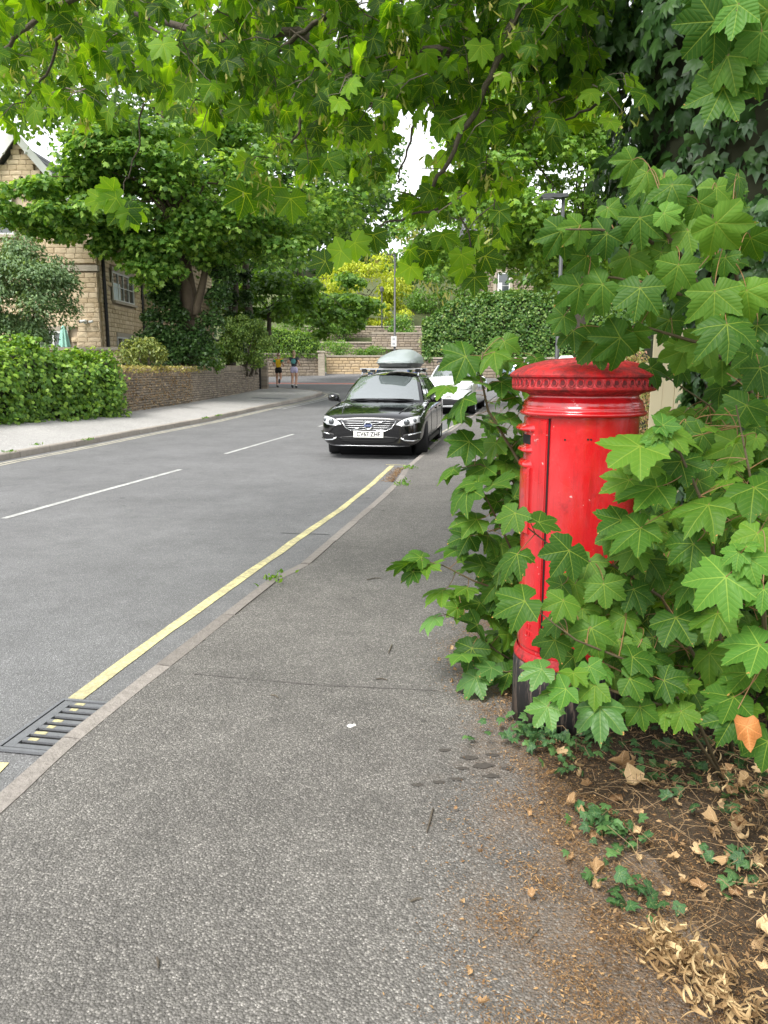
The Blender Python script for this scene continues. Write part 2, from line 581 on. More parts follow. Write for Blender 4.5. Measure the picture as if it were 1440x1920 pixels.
def marking_mat(name, col, wear=0.5, scale=40):
    t = NT(name)
    co = t.objco()
    n = t.noise(scale, 4, co, 0.7)
    b = t.noise(3, 3, co)
    k = t.ramp(t.math('ADD', t.math('MULTIPLY', n, 0.7), t.math('MULTIPLY', b, 0.3)), [(wear - 0.08, 1.0), (wear + 0.05, 0.0)])
    c = t.mix(t.math('MULTIPLY', k, 0.55), col, (0.12, 0.12, 0.12))
    return t.done(t.bsdf(col=c, rough=0.75, spec=0.3, normal=t.bump(n, 0.4, 0.004)))


M_yellow = marking_mat('yellow_marking', (0.60, 0.54, 0.27), 0.53)
M_whiteline = marking_mat('white_marking', (0.50, 0.50, 0.48), 0.54)
M_paleline = marking_mat('faded_marking', (0.46, 0.43, 0.34), 0.5)
M_redsurf = marking_mat('red_surfacing', (0.50, 0.20, 0.16), 0.42)


# ------------------------------------------------------------------ the lie of the land
def base(y):
    y = np.asarray(y, float)
    q = np.clip(y - 12, 0, 48)
    return 0.0007 * q * q + 0.0672 * np.clip(y - 60, 0, 60)


def gz(x, y):
    b = base(y)
    return b * (1 - 0.035 * np.clip(np.asarray(x, float) - 2, 0, 14))


def lerp_poly(pts, y):
    ys = [p[1] for p in pts]
    return float(np.interp(y, ys, [p[0] for p in pts]))


KERB_R = [(-1.75, -3), (-1.62, 0.0), (-1.46, 2.2), (-1.35, 2.92), (-1.29, 3.23), (-1.20, 3.7), (-1.02, 4.56), (-0.85, 5.39), (-0.67, 5.81), (-0.52, 6.65),
          (-0.21, 8.27), (0.12, 10.14), (0.30, 11.76), (0.66, 13.72), (1.28, 17.23), (2.0, 20.6), (2.75, 23.8), (3.6, 28), (4.6, 32.5), (6.6, 36), (10.5, 38.2), (18, 40), (34, 42)]
KERB_L = [(-7.6, -3), (-7.3, 5), (-6.9, 10), (-6.57, 13.1), (-6.22, 15.24), (-5.75, 18.35), (-5.05, 21.9), (-4.25, 27.1), (-3.3, 31.5), (-2.85, 34), (-2.8, 35.4), (-3.3, 36.9), (-4.6, 38.2), (-7, 39.4), (-12, 41), (-34, 45)]
WALL_L = [(-9.9, -3), (-9.5, 5), (-9.0, 11), (-8.55, 14), (-8.3, 16), (-7.6, 18.6), (-7.1, 21), (-6.75, 26), (-6.4, 31), (-6.15, 35), (-6.0, 37.2), (-6.1, 38), (-6.7, 38.8), (-8.5, 39.6), (-12.2, 40.8), (-34, 44.6)]


def zroad(x, y): return gz(x, y) - 0.065


ys = np.concatenate([np.arange(-6, 12, 1.5), np.arange(12, 62, 1.0)])
xs = np.concatenate([[-60, -40, -25], np.arange(-14, 20, 1.0), [25, 40, 60]])
m = MB()
m.grid([[(x, y, float(zroad(x, y))) for x in xs] for y in ys])
road = m.build('road', M_road, smooth=True)
tag(road, 'grey asphalt road bending away between two pavements', kind='structure')


def strip(a, b, za, zb, n=3):
    rows = []
    for k in range(n + 1):
        f = k / n
        rows.append([(p[0] * (1 - f) + q[0] * f, p[1] * (1 - f) + q[1] * f, (1 - f) * za(p) + f * zb(q)) for p, q in zip(a, b)])
    return rows


def offset(pts, d):
    out = []
    for i, p in enumerate(pts):
        a, b = pts[max(0, i - 1)], pts[min(len(pts) - 1, i + 1)]
        t = Vector((b[0] - a[0], b[1] - a[1])).normalized()
        out.append((p[0] + t.y * d, p[1] - t.x * d))
    return out


def densify(pts, step):
    out = []
    for a, b in zip(pts[:-1], pts[1:]):
        n = max(1, int(math.hypot(b[0] - a[0], b[1] - a[1]) / step))
        out += [(a[0] + (b[0] - a[0]) * k / n, a[1] + (b[1] - a[1]) * k / n) for k in range(n)]
    return out + [pts[-1]]


# right-hand pavement
ki = densify(offset(KERB_R, 0.085), 0.6)
ko = [(p[0] + 16, p[1] + (0 if p[1] < 30 else 0.0)) for p in ki]
m = MB()
m.grid(strip(ki, ko, lambda p: float(gz(*p)), lambda p: float(gz(*p)), 26))
tag(m.build('pavement_right', M_pave, smooth=True), 'speckled grey asphalt pavement beside the red post box', kind='structure')

# left-hand pavement
kl = offset(KERB_L, -0.12)
m = MB()
m.grid(strip(kl, WALL_L, lambda p: float(gz(*p)) + 0.045, lambda p: float(gz(*p)) + (0.32 if p[1] < 16 else float(np.interp(p[1], [16, 21, 38, 45], [0.36, 0.26, 0.05, 0.05]))), 5), flip=True)
pave_l = m.build('pavement_left', M_pave2, smooth=True)
tag(pave_l, 'pale asphalt pavement below the garden wall', kind='structure')

# inspection cover let into the left pavement
c0 = (-4.55, 30.6)
m = MB()
bv_ = BVHTree.FromPolygons([v.co for v in pave_l.data.vertices], [p.vertices for p in pave_l.data.polygons])
for k in range(3):
    cx_, cy_ = c0[0] - 0.25 + k * 0.42, c0[1] + 0.05 * k
    hit = bv_.ray_cast(Vector((cx_, cy_, 5)), Vector((0, 0, -1)))
    nz = hit[1] if hit[1].z > 0 else -hit[1]
    m.box((0, 0, 0), (0.405, 0.7, 0.012), M=Matrix.Translation(hit[0]) @ nz.to_track_quat('Z', 'Y').to_matrix().to_4x4() @ Matrix.Rotation(.15, 4, 'Z'))
tag(m.build('inspection_cover', M_iron), 'dark rectangular inspection cover in the far pavement', 'cover')

# kerb stones, each one a piece
kerb_r = empty('kerb_right', (0, 0, 0)); tag(kerb_r, 'low brown gritstone kerb along the near pavement', kind='structure')
kerb_l = empty('kerb_left', (0, 0, 0)); tag(kerb_l, 'grey stone kerb along the far pavement', kind='structure')


def walk(pts, step):
    P = [Vector(p) for p in pts]
    d = [0]
    for a, b in zip(P[:-1], P[1:]): d.append(d[-1] + (b - a).length)
    s, out = 0, []
    while s < d[-1]:
        out.append((float(np.interp(s, d, [p.x for p in P])), float(np.interp(s, d, [p.y for p in P]))))
        s += step
    return out


def kerb_stone(a, b, w, h0, h1, parent, mat, side):
    t = Vector((b[0] - a[0], b[1] - a[1])).normalized()
    nrm = Vector((t.y, -t.x)) * side
    g = 0.007
    A, B = Vector(a) + t * g, Vector(b) - t * g
    rows = []
    j = [random.uniform(-.004, .004) for _ in range(4)]
    for f in (0, 0.33, 0.66, 1.0):
        p = A.lerp(B, f)
        z = float(gz(p.x, p.y))
        q = p + nrm * (w + random.uniform(-.004, .004))
        e = random.uniform(-.003, .003)
        rows.append([(p.x, p.y, z + h0), (p.x + nrm.x * .006, p.y + nrm.y * .006, z + h1 - .02 + e), (p.x + nrm.x * .022, p.y + nrm.y * .022, z + h1 + j[0]), (q.x, q.y, z + h1 + j[1]), (q.x, q.y, z + h0)])
    m = MB()
    m.grid(rows, flip=(side > 0))
    for r_ in (rows[0], rows[-1]):
        m.add(r_, [(0, 1, 2, 3, 4)])
    return m.build('kerb_stone', mat, parent)


joints = [(-1.66, -1.0), (-1.59, 0.55), (-1.50, 1.6), (-1.42, 2.35), (-1.345, 2.95), (-1.19, 3.74), (-1.02, 4.56), (-0.85, 5.39), (-0.67, 5.83), (-0.52, 6.65), (-0.36, 7.5), (-0.21, 8.27), (-0.04, 9.2), (0.12, 10.14), (0.21, 10.9)]
joints += [p for p in walk([q for q in KERB_R if q[1] >= 11.7], 0.92)]
for a, b in zip(joints[:-1], joints[1:]):
    if b[1] > 41: break
    kerb_stone(a, b, 0.10, -0.10, 0.004, kerb_r, M_kerb, 1)
jl = walk([p for p in KERB_L if p[1] > 9], 0.92)
for a, b in zip(jl[:-1], jl[1:]):
    if b[0] < -11 and b[1] > 36: break
    kerb_stone(a, b, 0.13, -0.09, 0.055, kerb_l, M_kerb2, -1)


# painted markings
def ribbon(name, pts, w, mat, dz=0.004, wob=0.0, kind=None):
    P = densify(pts, 0.12 if wob else 0.5)
    L, Rr = offset(P, -w / 2), offset(P, w / 2)
    if wob:
        j1 = np.convolve(rng.normal(0, wob, len(P) + 4), np.ones(3) / 3, 'same')
        j2 = np.convolve(rng.normal(0, wob, len(P) + 4), np.ones(3) / 3, 'same')
        L = [(p[0] + j1[i], p[1]) for i, p in enumerate(L)]
        Rr = [(p[0] + j2[i], p[1]) for i, p in enumerate(Rr)]
    m = MB()
    m.grid([[(p[0], p[1], float(zroad(*p)) + dz) for p in L], [(p[0], p[1], float(zroad(*p)) + dz) for p in Rr]], flip=True)
    return m.build(name, mat, road)


yl = [(-1.49, 3.43), (-1.33, 4.34), (-1.13, 5.36), (-0.92, 6.36), (-0.82, 6.92), (-0.47, 8.6), (-0.17, 10.4), (0.13, 12.44)]
ribbon('yellow_line', yl, 0.078, M_yellow, 0.004, 0.006)
ribbon('yellow_line', [(-1.68, 0.2), (-1.60, 1.9), (-1.555, 2.86)], 0.085, M_yellow, 0.004, 0.006)
ribbon('yellow_end_bar', [(0.03, 12.58), (0.36, 12.50)], 0.05, M_yellow, 0.005)
for pts in ([(-4.9, 2.1), (-4.3, 6.0)], [(-4.02, 7.97), (-3.62, 9.97), (-3.19, 11.97)], [(-2.94, 14.18), (-2.55, 16.2), (-2.14, 18.21)], [(-1.72, 20.3), (-1.25, 22.4), (-0.7, 24.4)], [(-0.2, 26.4), (0.4, 28.4), (1.0, 30.2)]):
    ribbon('centre_dash', pts, 0.085, M_whiteline, 0.004, 0.004)
kk = [p for p in KERB_L if 5 <= p[1] < 39.3 and p[0] > -8]
ribbon('edge_line', offset(kk, 0.22), 0.07, M_paleline, 0.004, 0.006)
ribbon('edge_line', offset(kk, 0.36), 0.07, M_paleline, 0.004, 0.006)
bend = [p for p in KERB_L if 27 <= p[1] < 39.3 and p[0] > -8]
ribbon('edge_line', offset(bend, 0.52), 0.09, M_whiteline, 0.008)
ribbon('edge_line', offset(bend, 0.74), 0.09, M_whiteline, 0.008)
# parking bay lines on the near side
ribbon('bay_line', [(1.5, 20.3), (-0.1, 20.6)], 0.08, M_whiteline, 0.005)
ribbon('bay_line', [(0.85, 16.3), (2.05, 21.4)], 0.06, M_paleline, 0.005)
# red strip and white line across the junction
ribbon('red_strip', [(-30, 46.6), (-8, 44.2), (2, 43.4), (16, 42.6)], 0.85, M_redsurf, 0.004)
ribbon('give_way_line', [(-30, 45.7), (-8, 43.3), (2, 42.6), (16, 41.9)], 0.22, M_whiteline, 0.006)
# old trench joint across the near carriageway
t_ = ribbon('tar_joint', [(-1.0, 7.25), (-0.52, 7.18)], 0.012, M_dark, 0.003)

# patched joint across the pavement
pj = densify([(-0.95, 3.62), (-0.3, 3.48), (0.25, 3.42)], .08)
m = MB()
jw = [(.0015 + .004 * random.random()) for _ in pj]
m.grid([[(p[0], p[1] - w, .0035) for p, w in zip(pj, jw)], [(p[0], p[1] + w, .0035) for p, w in zip(pj, jw)]], flip=True)
m.build('pavement_joint', plain('joint_tar', (.11, .10, .095), .9, .3, 30), bpy.data.objects['pavement_right'])

# dark greasy blots near the post box
for (x, y, s_) in ((.33, 2.78, .022), (.38, 2.72, .028), (.30, 2.70, .018), (.43, 2.80, .02), (.27, 2.62, .018), (.20, 2.60, .018), (.40, 2.64, .022), (.12, 2.58, .016), (.47, 2.70, .02), (.24, 2.84, .016)):
    r_ = random.Random(int(x * 1000))
    m = MB()
    rim = [(x + s_ * (.6 + .6 * r_.random()) * math.cos(k * math.pi / 7) * 1.5, y + s_ * (.5 + .6 * r_.random()) * math.sin(k * math.pi / 7) * .8, .0035) for k in range(14)]
    m.add([(x, y, .0042)] + rim, [(0, 1 + k, 1 + (k + 1) % 14) for k in range(14)])
    m.build('dark_blot', plain('greasy_blot', (.062, .055, .048), .7, .5, 60), bpy.data.objects['pavement_right'])

# gully grate beside the kerb
gr = empty('drain_grate', (-1.52, 3.2, -0.065))
tag(gr, 'black cast iron slotted drain grate beside the kerb', 'drain grate')
gu, gv = Vector((-1.36, 2.94, 0)) - Vector((-1.29, 3.33, 0)), None
ex = Vector((0.09, 0.5, 0)).normalized()            # along the kerb
ey = Vector((-ex.y, ex.x, 0))                        # away from the kerb, into the road
Mg = Matrix(((ey.x, ex.x, 0, -1.325), (ey.y, ex.y, 0, 2.90), (0, 0, 1, -0.063), (0, 0, 0, 1)))
Lg, Wg = 0.50, 0.30


def gbox(name, x0, x1, y0, y1, z0, z1, mat):
    b = MB()
    b.prism([(x0, y0), (x1, y0), (x1, y1), (x0, y1)], z0, z1, Mg)
    return b.build(name, mat, gr, True)


gbox('slot_shade', 0.0, Wg, 0, Lg, 0.002, 0.004, M_dark)  # black sheet that paints the pit's shade behind the slots
for (x0, x1, y0, y1) in ((-0.0, 0.018, 0, Lg), (Wg - 0.018, Wg, 0, Lg), (0.018, Wg - 0.018, 0, 0.018), (0.018, Wg - 0.018, Lg - 0.018, Lg)):
    gbox('frame', x0, x1, y0, y1, 0.002, 0.016, M_iron)
gbox('side_rail', Wg - 0.07, Wg - 0.026, 0.026, Lg - 0.026, 0.004, 0.014, M_iron)
gbox('side_rail', 0.026, 0.045, 0.026, Lg - 0.026, 0.004, 0.014, M_iron)
for k in range(8):
    y = 0.028 + k * 0.0585
    gbox('bar', 0.045, Wg - 0.07, y, y + 0.029, 0.0045, 0.0135, M_iron)
for k in (1, 2, 3, 4, 6, 7):
    y = 0.028 + k * 0.0585
    gbox('paint_remnant', 0.16, 0.195 + 0.01 * (k % 3), y + 0.004, y + 0.025, 0.0136, 0.0152, M_yellow)

# soil under the shrubs and the wide garden ground
m = MB()
sp = [(0.62, -0.5), (0.72, 0.6), (0.82, 1.4), (0.86, 1.8), (0.84, 2.15), (0.73, 2.45), (0.60, 2.75), (0.58, 3.3), (0.62, 3.9), (1.0, 4.7), (2.2, 6.0), (2.6, 7.3)]
m.grid(strip(densify(sp, 0.3), densify([(p[0] + 7, p[1]) for p in sp], 0.3), lambda p: 0.004, lambda p: 0.25, 14))
soil = m.build('soil_bed', M_soil, smooth=True)
tag(soil, 'dark earth bed under the sycamore shrubs', kind='structure')

xs = np.concatenate([[-600, -300, -150, -80], np.arange(-50, 51, 2.5), [80, 150, 300, 600]])
ys = np.concatenate([[-600, -200, -60, -20], np.arange(-10, 110, 2.0), [140, 250, 600]])


def zground(x, y):
    z = float(base(min(max(y, -50), 110))) - 0.6
    wl = lerp_poly([p for p in WALL_L if p[0] > -8.6 or p[1] < 16][:11], y)
    if y < 38.5 and x < wl - 0.6: z = float(base(y)) + 0.45 + min(1.0, (wl - 0.6 - x) * 0.16)
    if y > 55: z = float(base(y)) + 0.4 + 0.22 * (min(y, 100) - 55)
    return z


m = MB()
m.grid([[(float(x), float(y), zground(x, y)) for x in xs] for y in ys])
tag(m.build('ground', M_garden, smooth=True), 'green garden ground running out to the horizon', kind='structure')


# ------------------------------------------------------------------ stone walls
def block_field(m, p0, p1, z0, z1, bw, bh, depth, rnd=True, jit=0.006, gap=0.012, keep=None, collect=None):
    """Courses of blocks between plan points p0 and p1; outer face on the right of p0->p1."""
    a, b = Vector((p0[0], p0[1], 0)), Vector((p1[0], p1[1], 0))
    L = (b - a).length
    t = (b - a).normalized()
    rz = math.atan2(t.y, t.x)
    z, row = z0, 0
    while z < z1 - 0.02:
        h = min(bh * random.uniform(.85, 1.15) if rnd else bh, z1 - z)
        x = 0.0 if (row % 2 == 0) else -bw * 0.5
        while x < L - 0.01:
            w = bw * random.uniform(.7, 1.35) if rnd else bw
            x0, x1 = max(0, x), min(L, x + w)
            if x1 - x0 > 0.03:
                c = a + t * ((x0 + x1) / 2)
                cc = (c.x, c.y, z + h / 2)
                if keep is None or keep((x0 + x1) / 2, z + h / 2, x1 - x0, h):
                    if collect is not None:
                        collect.append((cc, (x1 - x0 - gap, depth, h - gap), rz))
                    else:
                        m.rv = random.random()
                        m.block(cc, (x1 - x0 - gap, depth, h - gap), rz, min(0.012, h * .2), jit)
            x += w
        z += h
        row += 1
    m.rv = 0.0


def wall_core(name, p0, p1, z0, z1, th, mat, parent):
    a, b = Vector((p0[0], p0[1], 0)), Vector((p1[0], p1[1], 0))
    t = (b - a).normalized()
    c = (a + b) / 2 + Vector((-t.y, t.x, 0)) * (th / 2 + 0.012)
    m = MB()
    m.box((c.x, c.y, (z0 + z1) / 2), ((b - a).length, th, z1 - z0), math.atan2(t.y, t.x))
    return m.build(name, mat, parent, True)


# low rubble wall along the left pavement (outer face towards the road)
gw = empty('garden_wall', (-7.1, 21, 0.3))
tag(gw, 'low grey rubble stone wall with upright coping along the far pavement', 'wall')
wp = [(-7.15, 20.4), (-6.95, 23.5), (-6.75, 26), (-6.4, 31), (-6.15, 35), (-6.02, 37.3)]
m = MB(); cop = MB()
for a, b in zip(wp[:-1], wp[1:]):
    za = float(gz(0, (a[1] + b[1]) / 2)) + float(np.interp((a[1] + b[1]) / 2, [16, 21, 38], [0.36, 0.24, 0.02]))
    wall_core('core', a, b, za - 0.2, za + 1.05, 0.34, M_rubble_dark, gw)
    block_field(m, a, b, za - 0.1, za + 1.0, 0.24, 0.075, 0.12, jit=0.012, gap=0.012)
    A, B = Vector(a), Vector(b)
    n = int((B - A).length / 0.075)
    for k in range(n):
        p = A.lerp(B, (k + .5) / n)
        t = (B - A).normalized()
        cop.rv = random.random()
        h = random.uniform(.13, .22)
        cop.box((p.x - t.y * .12, p.y + t.x * .12, za + 1.0 + h / 2), (0.06, 0.36, h), math.atan2(t.y, t.x) + random.uniform(-.05, .05))
m.build('wall_stones', M_rubble, gw, True)['kind'] = 'stuff'
cop.build('coping_stones', M_rubble, gw, True)['kind'] = 'stuff'
# gate pier at its end
gp = empty('gate_pier', (-5.9, 37.9, 0.4))
tag(gp, 'short stone gate pier at the end of the rubble wall', 'pier')
m = MB()
for k in range(9):
    m.rv = random.random()
    m.box((-5.88, 37.95, 0.5 + 0.14 * k), (0.46 + random.uniform(-.02, .02), 0.5, 0.13))
m.build('shaft', M_rubble, gp, True)
m = MB(); m.box((-5.88, 37.95, 1.76), (0.56, 0.6, 0.1)); m.build('cap', M_coping, gp, True)
pp = empty('fence_post', (-6.0, 37.5, 0.4))
m = MB(); m.box((-5.98, 37.52, 1.0), (0.13, 0.13, 1.35)); m.build('post', M_black, pp, True)
m = MB(); m.prism([(-.085, -.085), (.085, -.085), (.085, .085), (-.085, .085)], 0, 0.05, Matrix.Translation((-5.98, 37.52, 1.676))); m.build('cap', M_black, pp, True)
tag(pp, 'dark square post between the rubble wall and gate pier', 'post')

# walls beyond the junction
def far_wall(name, label, p0, p1, z0, z1, mat, bw=0.42, bh=0.2, cope=True, dep=0.3):
    e = empty(name, ((p0[0] + p1[0]) / 2, (p0[1] + p1[1]) / 2, z0))
    tag(e, label, 'wall')
    wall_core('core', p0, p1, z0, z1 - .01, dep, M_rubble_dark, e)
    m = MB()
    block_field(m, p0, p1, z0, z1, bw, bh, 0.1, jit=0.01, gap=0.02)
    m.build('wall_stones', mat, e, True)['kind'] = 'stuff'
    if cope:
        m = MB()
        A, B = Vector(p0), Vector(p1)
        n = max(1, int((B - A).length / 0.9))
        t = (B - A).normalized()
        for k in range(n):
            p = A.lerp(B, (k + .5) / n)
            m.rv = random.random()
            m.box((p.x - t.y * dep * .5, p.y + t.x * dep * .5, z1 + 0.05), ((B - A).length / n - .012, dep + .18, 0.1), math.atan2(t.y, t.x))
        m.build('coping_stones', M_coping, e, True)['kind'] = 'stuff'
    return e


z5 = float(base(52))
far_wall('boundary_wall', 'grey stone wall below the clipped hedge behind the joggers', (-8.6, 49.5), (-4.25, 51.5), 0.8, 2.35, M_greywall)
m = MB()
for k in range(9):
    m.rv = random.random(); m.box((-4.1, 51.4, 0.9 + 0.18 * k), (0.42, 0.42, 0.17))
m.rv = 0; m.box((-4.1, 51.4, 2.56), (0.52, 0.52, 0.1))
e = m.build('gate_pier', M_coping); tag(e, 'pale stone pier at the end of the grey wall by the junction', 'pier')
far_wall('retaining_wall', 'sandy yellow low stone wall across the junction', (-3.9, 53.0), (1.1, 53.2), 0.85, 2.25, M_sandwall, 0.45, 0.2, True)
far_wall('retaining_wall', 'weathered stone wall under the tall ivy hedge', (1.1, 52.4), (16, 51.0), 0.7, 2.1, M_greywall, 0.42, 0.2, True)
far_wall('terrace_wall', 'rough stone terrace wall with a curved rising top', (-5.0, 57.6), (-0.9, 57.9), 1.2, 3.3, M_rubble, 0.4, 0.16, True)
far_wall('terrace_wall', 'taller stone terrace wall beside the white sign', (-0.9, 57.4), (3.2, 57.4), 1.2, 3.95, M_greywall, 0.4, 0.18, True)
far_wall('terrace_wall', 'dark upper stone wall beneath the yellow green tree', (-6.5, 62.5), (3.0, 63.0), 2.0, 4.7, M_rubble, 0.4, 0.18, True)
m = MB(); m.box((0.6, 56.7, 2.9), (2.9, 0.8, 0.12)); m.box((0.6, 56.9, 2.3), (2.7, 0.3, 1.1))
tag(m.build('stone_trough', M_coping), 'pale concrete ledge in front of the terrace wall', 'ledge')
# ------------------------------------------------------------------ stone house on the left
hs_ = empty('stone_house', (-12.9, 31, 0.9))
tag(hs_, 'yellow sandstone house with gable and white bargeboards above the far hedge', 'house')
HX0, HX1, HY, HZ0, HZE, HAP = -15.4, -10.4, 29.0, 0.9, 6.35, 9.35
HMID = (HX0 + HX1) / 2
unit_block = []
for k in range(4):
    b_ = MB(); b_.block((0, 0, 0), (1, 1, 1), 0, 0.07, 0.05); me_ = b_.mesh('stone_block'); me_.materials.append(M_house); unit_block.append(me_)
m = MB()                                                           # core walls behind the blocks
m.box(((HX0 + HX1) / 2, HY + 2.6, (HZ0 + HZE) / 2), (HX1 - HX0 - .06, 5.06, HZE - HZ0))
m.box(((HX0 - 9.1) / 2, 38.0, (HZ0 + HZE) / 2), (-9.1 - HX0 - .06, 7.9, HZE - HZ0))
m.prism([(HX0 + .04, HZE - .02), (HX1 - .04, HZE - .02), (HMID, HAP - .06)], -0.1, 0.0, Matrix(((1, 0, 0, 0), (0, 0, 1, HY + .17), (0, 1, 0, 0), (0, 0, 0, 1))))
m.build('wall', M_mortar, hs_, True)
front_open = [(-15.3, -13.15, 6.1, 7.5), (-12.75, -11.55, 1.2, 2.95)]
side_open = [(30.35, 33.0, 3.98, 5.2), (30.5, 33.2, 1.6, 2.78)]


def kf(x, z, w, h):
    X = HX0 + x
    if z > HZE and abs(X - HMID) + w * .28 > (HAP - z) / (HAP - HZE) * (HX1 - HX0) / 2: return False
    if 4.93 < z < 5.17: return False
    return not any(X + w / 2 > a and X - w / 2 < b and z + h / 2 > c and z - h / 2 < d for a, b, c, d in front_open)


def ks(x, z, w, h):
    Y = HY + .12 + x
    return not any(Y + w / 2 > a and Y - w / 2 < b and z + h / 2 > c and z - h / 2 < d for a, b, c, d in side_open)


blocks = []
block_field(MB(), (HX0, HY), (HX1, HY), 1.1, HAP, 0.34, 0.176, 0.14, collect=blocks, keep=kf, gap=0.009)
side = []
block_field(MB(), (HX1, HY + .12), (HX1, 33.98), 1.1, HZE - .1, 0.34, 0.176, 0.14, collect=side, keep=ks, gap=0.009)
wing = []
block_field(MB(), (HX1 + .1, 34.06), (-9.1, 34.06), 1.1, HZE - .1, 0.34, 0.176, 0.14, collect=wing, gap=0.016)
block_field(MB(), (-9.1, 34.2), (-9.1, 41.9), 1.1, HZE - .1, 0.34, 0.176, 0.14, collect=wing, gap=0.016)
vis = sorted([b for b in blocks if b[0][0] > -14.6 and b[0][2] > 1.9], key=lambda b: -b[0][0])
part_b, rest = vis[:215], vis[215:] + [b for b in blocks if not (b[0][0] > -14.6 and b[0][2] > 1.9)]
sv_ = [b for b in side if b[0][2] > 2.0]
part_b += sv_[:80]
rest += sv_[80:] + [b for b in side if b[0][2] <= 2.0] + wing
for (c, d, rz) in part_b:
    o = bpy.data.objects.new('stone_block', random.choice(unit_block))
    COL.objects.link(o)
    o.parent = hs_
    o.matrix_basis = Matrix.Translation(Vector(c) - Vector(hs_.location)) @ Matrix.Rotation(rz, 4, 'Z') @ Matrix.Diagonal((d[0], d[1], d[2], 1))
m = MB()
for (c, d, rz) in rest:
    m.rv = random.random()
    m.block(c, d, rz, 0.016, 0.012)
m.build('wall_stones', M_house, hs_, True)['kind'] = 'stuff'
m = MB(); m.box(((HX0 + HX1) / 2, HY + .0, 5.05), (HX1 - HX0 + .1, 0.2, 0.20)); m.build('string_course', M_coping, hs_, True)
# roof
m = MB()
sl = math.atan2(HAP - HZE, (HX1 - HX0) / 2)
for s in (-1, 1):
    for k in range(14):
        f0, f1 = k / 14, (k + 1.25) / 14
        a = Vector((HMID + s * (HX1 - HX0 + .5) / 2 * (1 - f0), 0, HZE - .25 + (HAP + .25 - HZE) * f0 + .03))
        b = Vector((HMID + s * (HX1 - HX0 + .5) / 2 * (1 - min(f1, 1)), 0, HZE - .25 + (HAP + .25 - HZE) * min(f1, 1) + .0))
        m.add([(a.x, HY - .25, a.z), (a.x, 41, a.z), (b.x, 41, b.z), (b.x, HY - .25, b.z), (a.x, HY - .25, a.z - .05), (a.x, 41, a.z - .05)], [(0, 1, 2, 3), (0, 4, 5, 1)])
m.box((-10.6, 38, HZE + .1), (3.6, 8.6, .1))
rf = m.build('roof', M_slate, hs_, True)
for s in (-1, 1):
    L = math.hypot((HX1 - HX0) / 2 + .25, HAP + .2 - HZE + .25)
    m = MB()
    m.box((0, 0, 0), (L, 0.05, 0.24), M=Matrix.Translation((HMID + s * ((HX1 - HX0) / 4 + .13), HY - .27 - (.004 if s > 0 else 0), (HZE + HAP) / 2 + .02)) @ Matrix.Rotation(s * sl, 4, 'Y'))
    m.build('bargeboard', M_white, rf)
    for f in (0.15, 0.5, 0.85):
        m = MB()
        p = Vector((HMID + s * ((HX1 - HX0) / 2 + .1) * (1 - f), HY - .31, HZE - .1 + (HAP - HZE + .1) * f))
        m.tube([p, p + Vector((0, -.05, 0))], [0.06, .02], 8)
        m.build('rosette', M_white, rf)
m = MB(); m.box((HX1 + .12, HY + 2.4, HZE - .02), (0.12, 5.0, 0.12)); m.box((HX1 + .04, HY + 2.4, HZE - .15), (0.08, 5.0, 0.16)); m.build('gutter', M_white, hs_, True)
for (x, y) in ((HX1 + .13, HY + .32), (HX1 + .10, 33.88)):
    m = MB(); m.tube([(x, y, 1.2), (x, y, HZE - .1)], 0.06, 10)
    for z in (2.2, 3.8, 5.4): m.tube([(x, y, z), (x, y, z + .07)], 0.075, 10)
    m.build('downpipe', M_black, hs_, True)


def window(parent, o, ux, w, h, cols, rows, frame=M_white, glass=M_winglass, out=None, curtain=None, th=0.06):
    """Frame mesh with panes, bars and sill under it; o: lower corner, ux: direction along the wall, out: outward."""
    o, ux, out = Vector(o), Vector(ux).normalized(), Vector(out).normalized()
    M = Matrix(((ux.x, -out.x, 0, o.x), (ux.y, -out.y, 0, o.y), (0, 0, 1, o.z), (0, 0, 0, 1)))
    def bx(m, x0, x1, z0, z1, d0=-.03, d1=.03):
        m.box((0, 0, 0), (x1 - x0, d1 - d0, z1 - z0), M=M @ Matrix.Translation(((x0 + x1) / 2, (d0 + d1) / 2, (z0 + z1) / 2)))
    m = MB()
    bx(m, 0, th, 0, h); bx(m, w - th, w, 0, h); bx(m, th, w - th, 0, th); bx(m, th, w - th, h - th, h)
    fr = m.build('window', frame, parent, True)
    cw = (w - th) / cols
    for k in range(1, cols):
        m = MB(); bx(m, k * cw + th / 2 - th * .4, k * cw + th / 2 + th * .4, th, h - th, -.027, .027); m.build('mullion', frame, fr, True)
    for k in range(1, rows):
        z = th + (h - 2 * th) * (k / rows)
        m = MB(); bx(m, th, w - th, z - .015, z + .015, -.022, .022); m.build('glazing_bar', frame, fr, True)
    for k in range(cols):
        m = MB(); bx(m, k * cw + th * .9, (k + 1) * cw + th * .1, th * .9, h - th * .9, .008, .014); m.build('pane', glass, fr, True)
    m = MB(); bx(m, -.08, w + .08, -.1, -.002, -.12, .03); m.build('sill', M_coping, fr, True)
    m = MB(); bx(m, -.05, w + .05, h + .002, h + .16, -.045, .03); m.build('lintel', M_coping, fr, True)
    if curtain:
        m = MB(); bx(m, th, w * .36, th, h * .62, .0005, .0075); m.build('curtain', curtain, fr, True)
    return fr


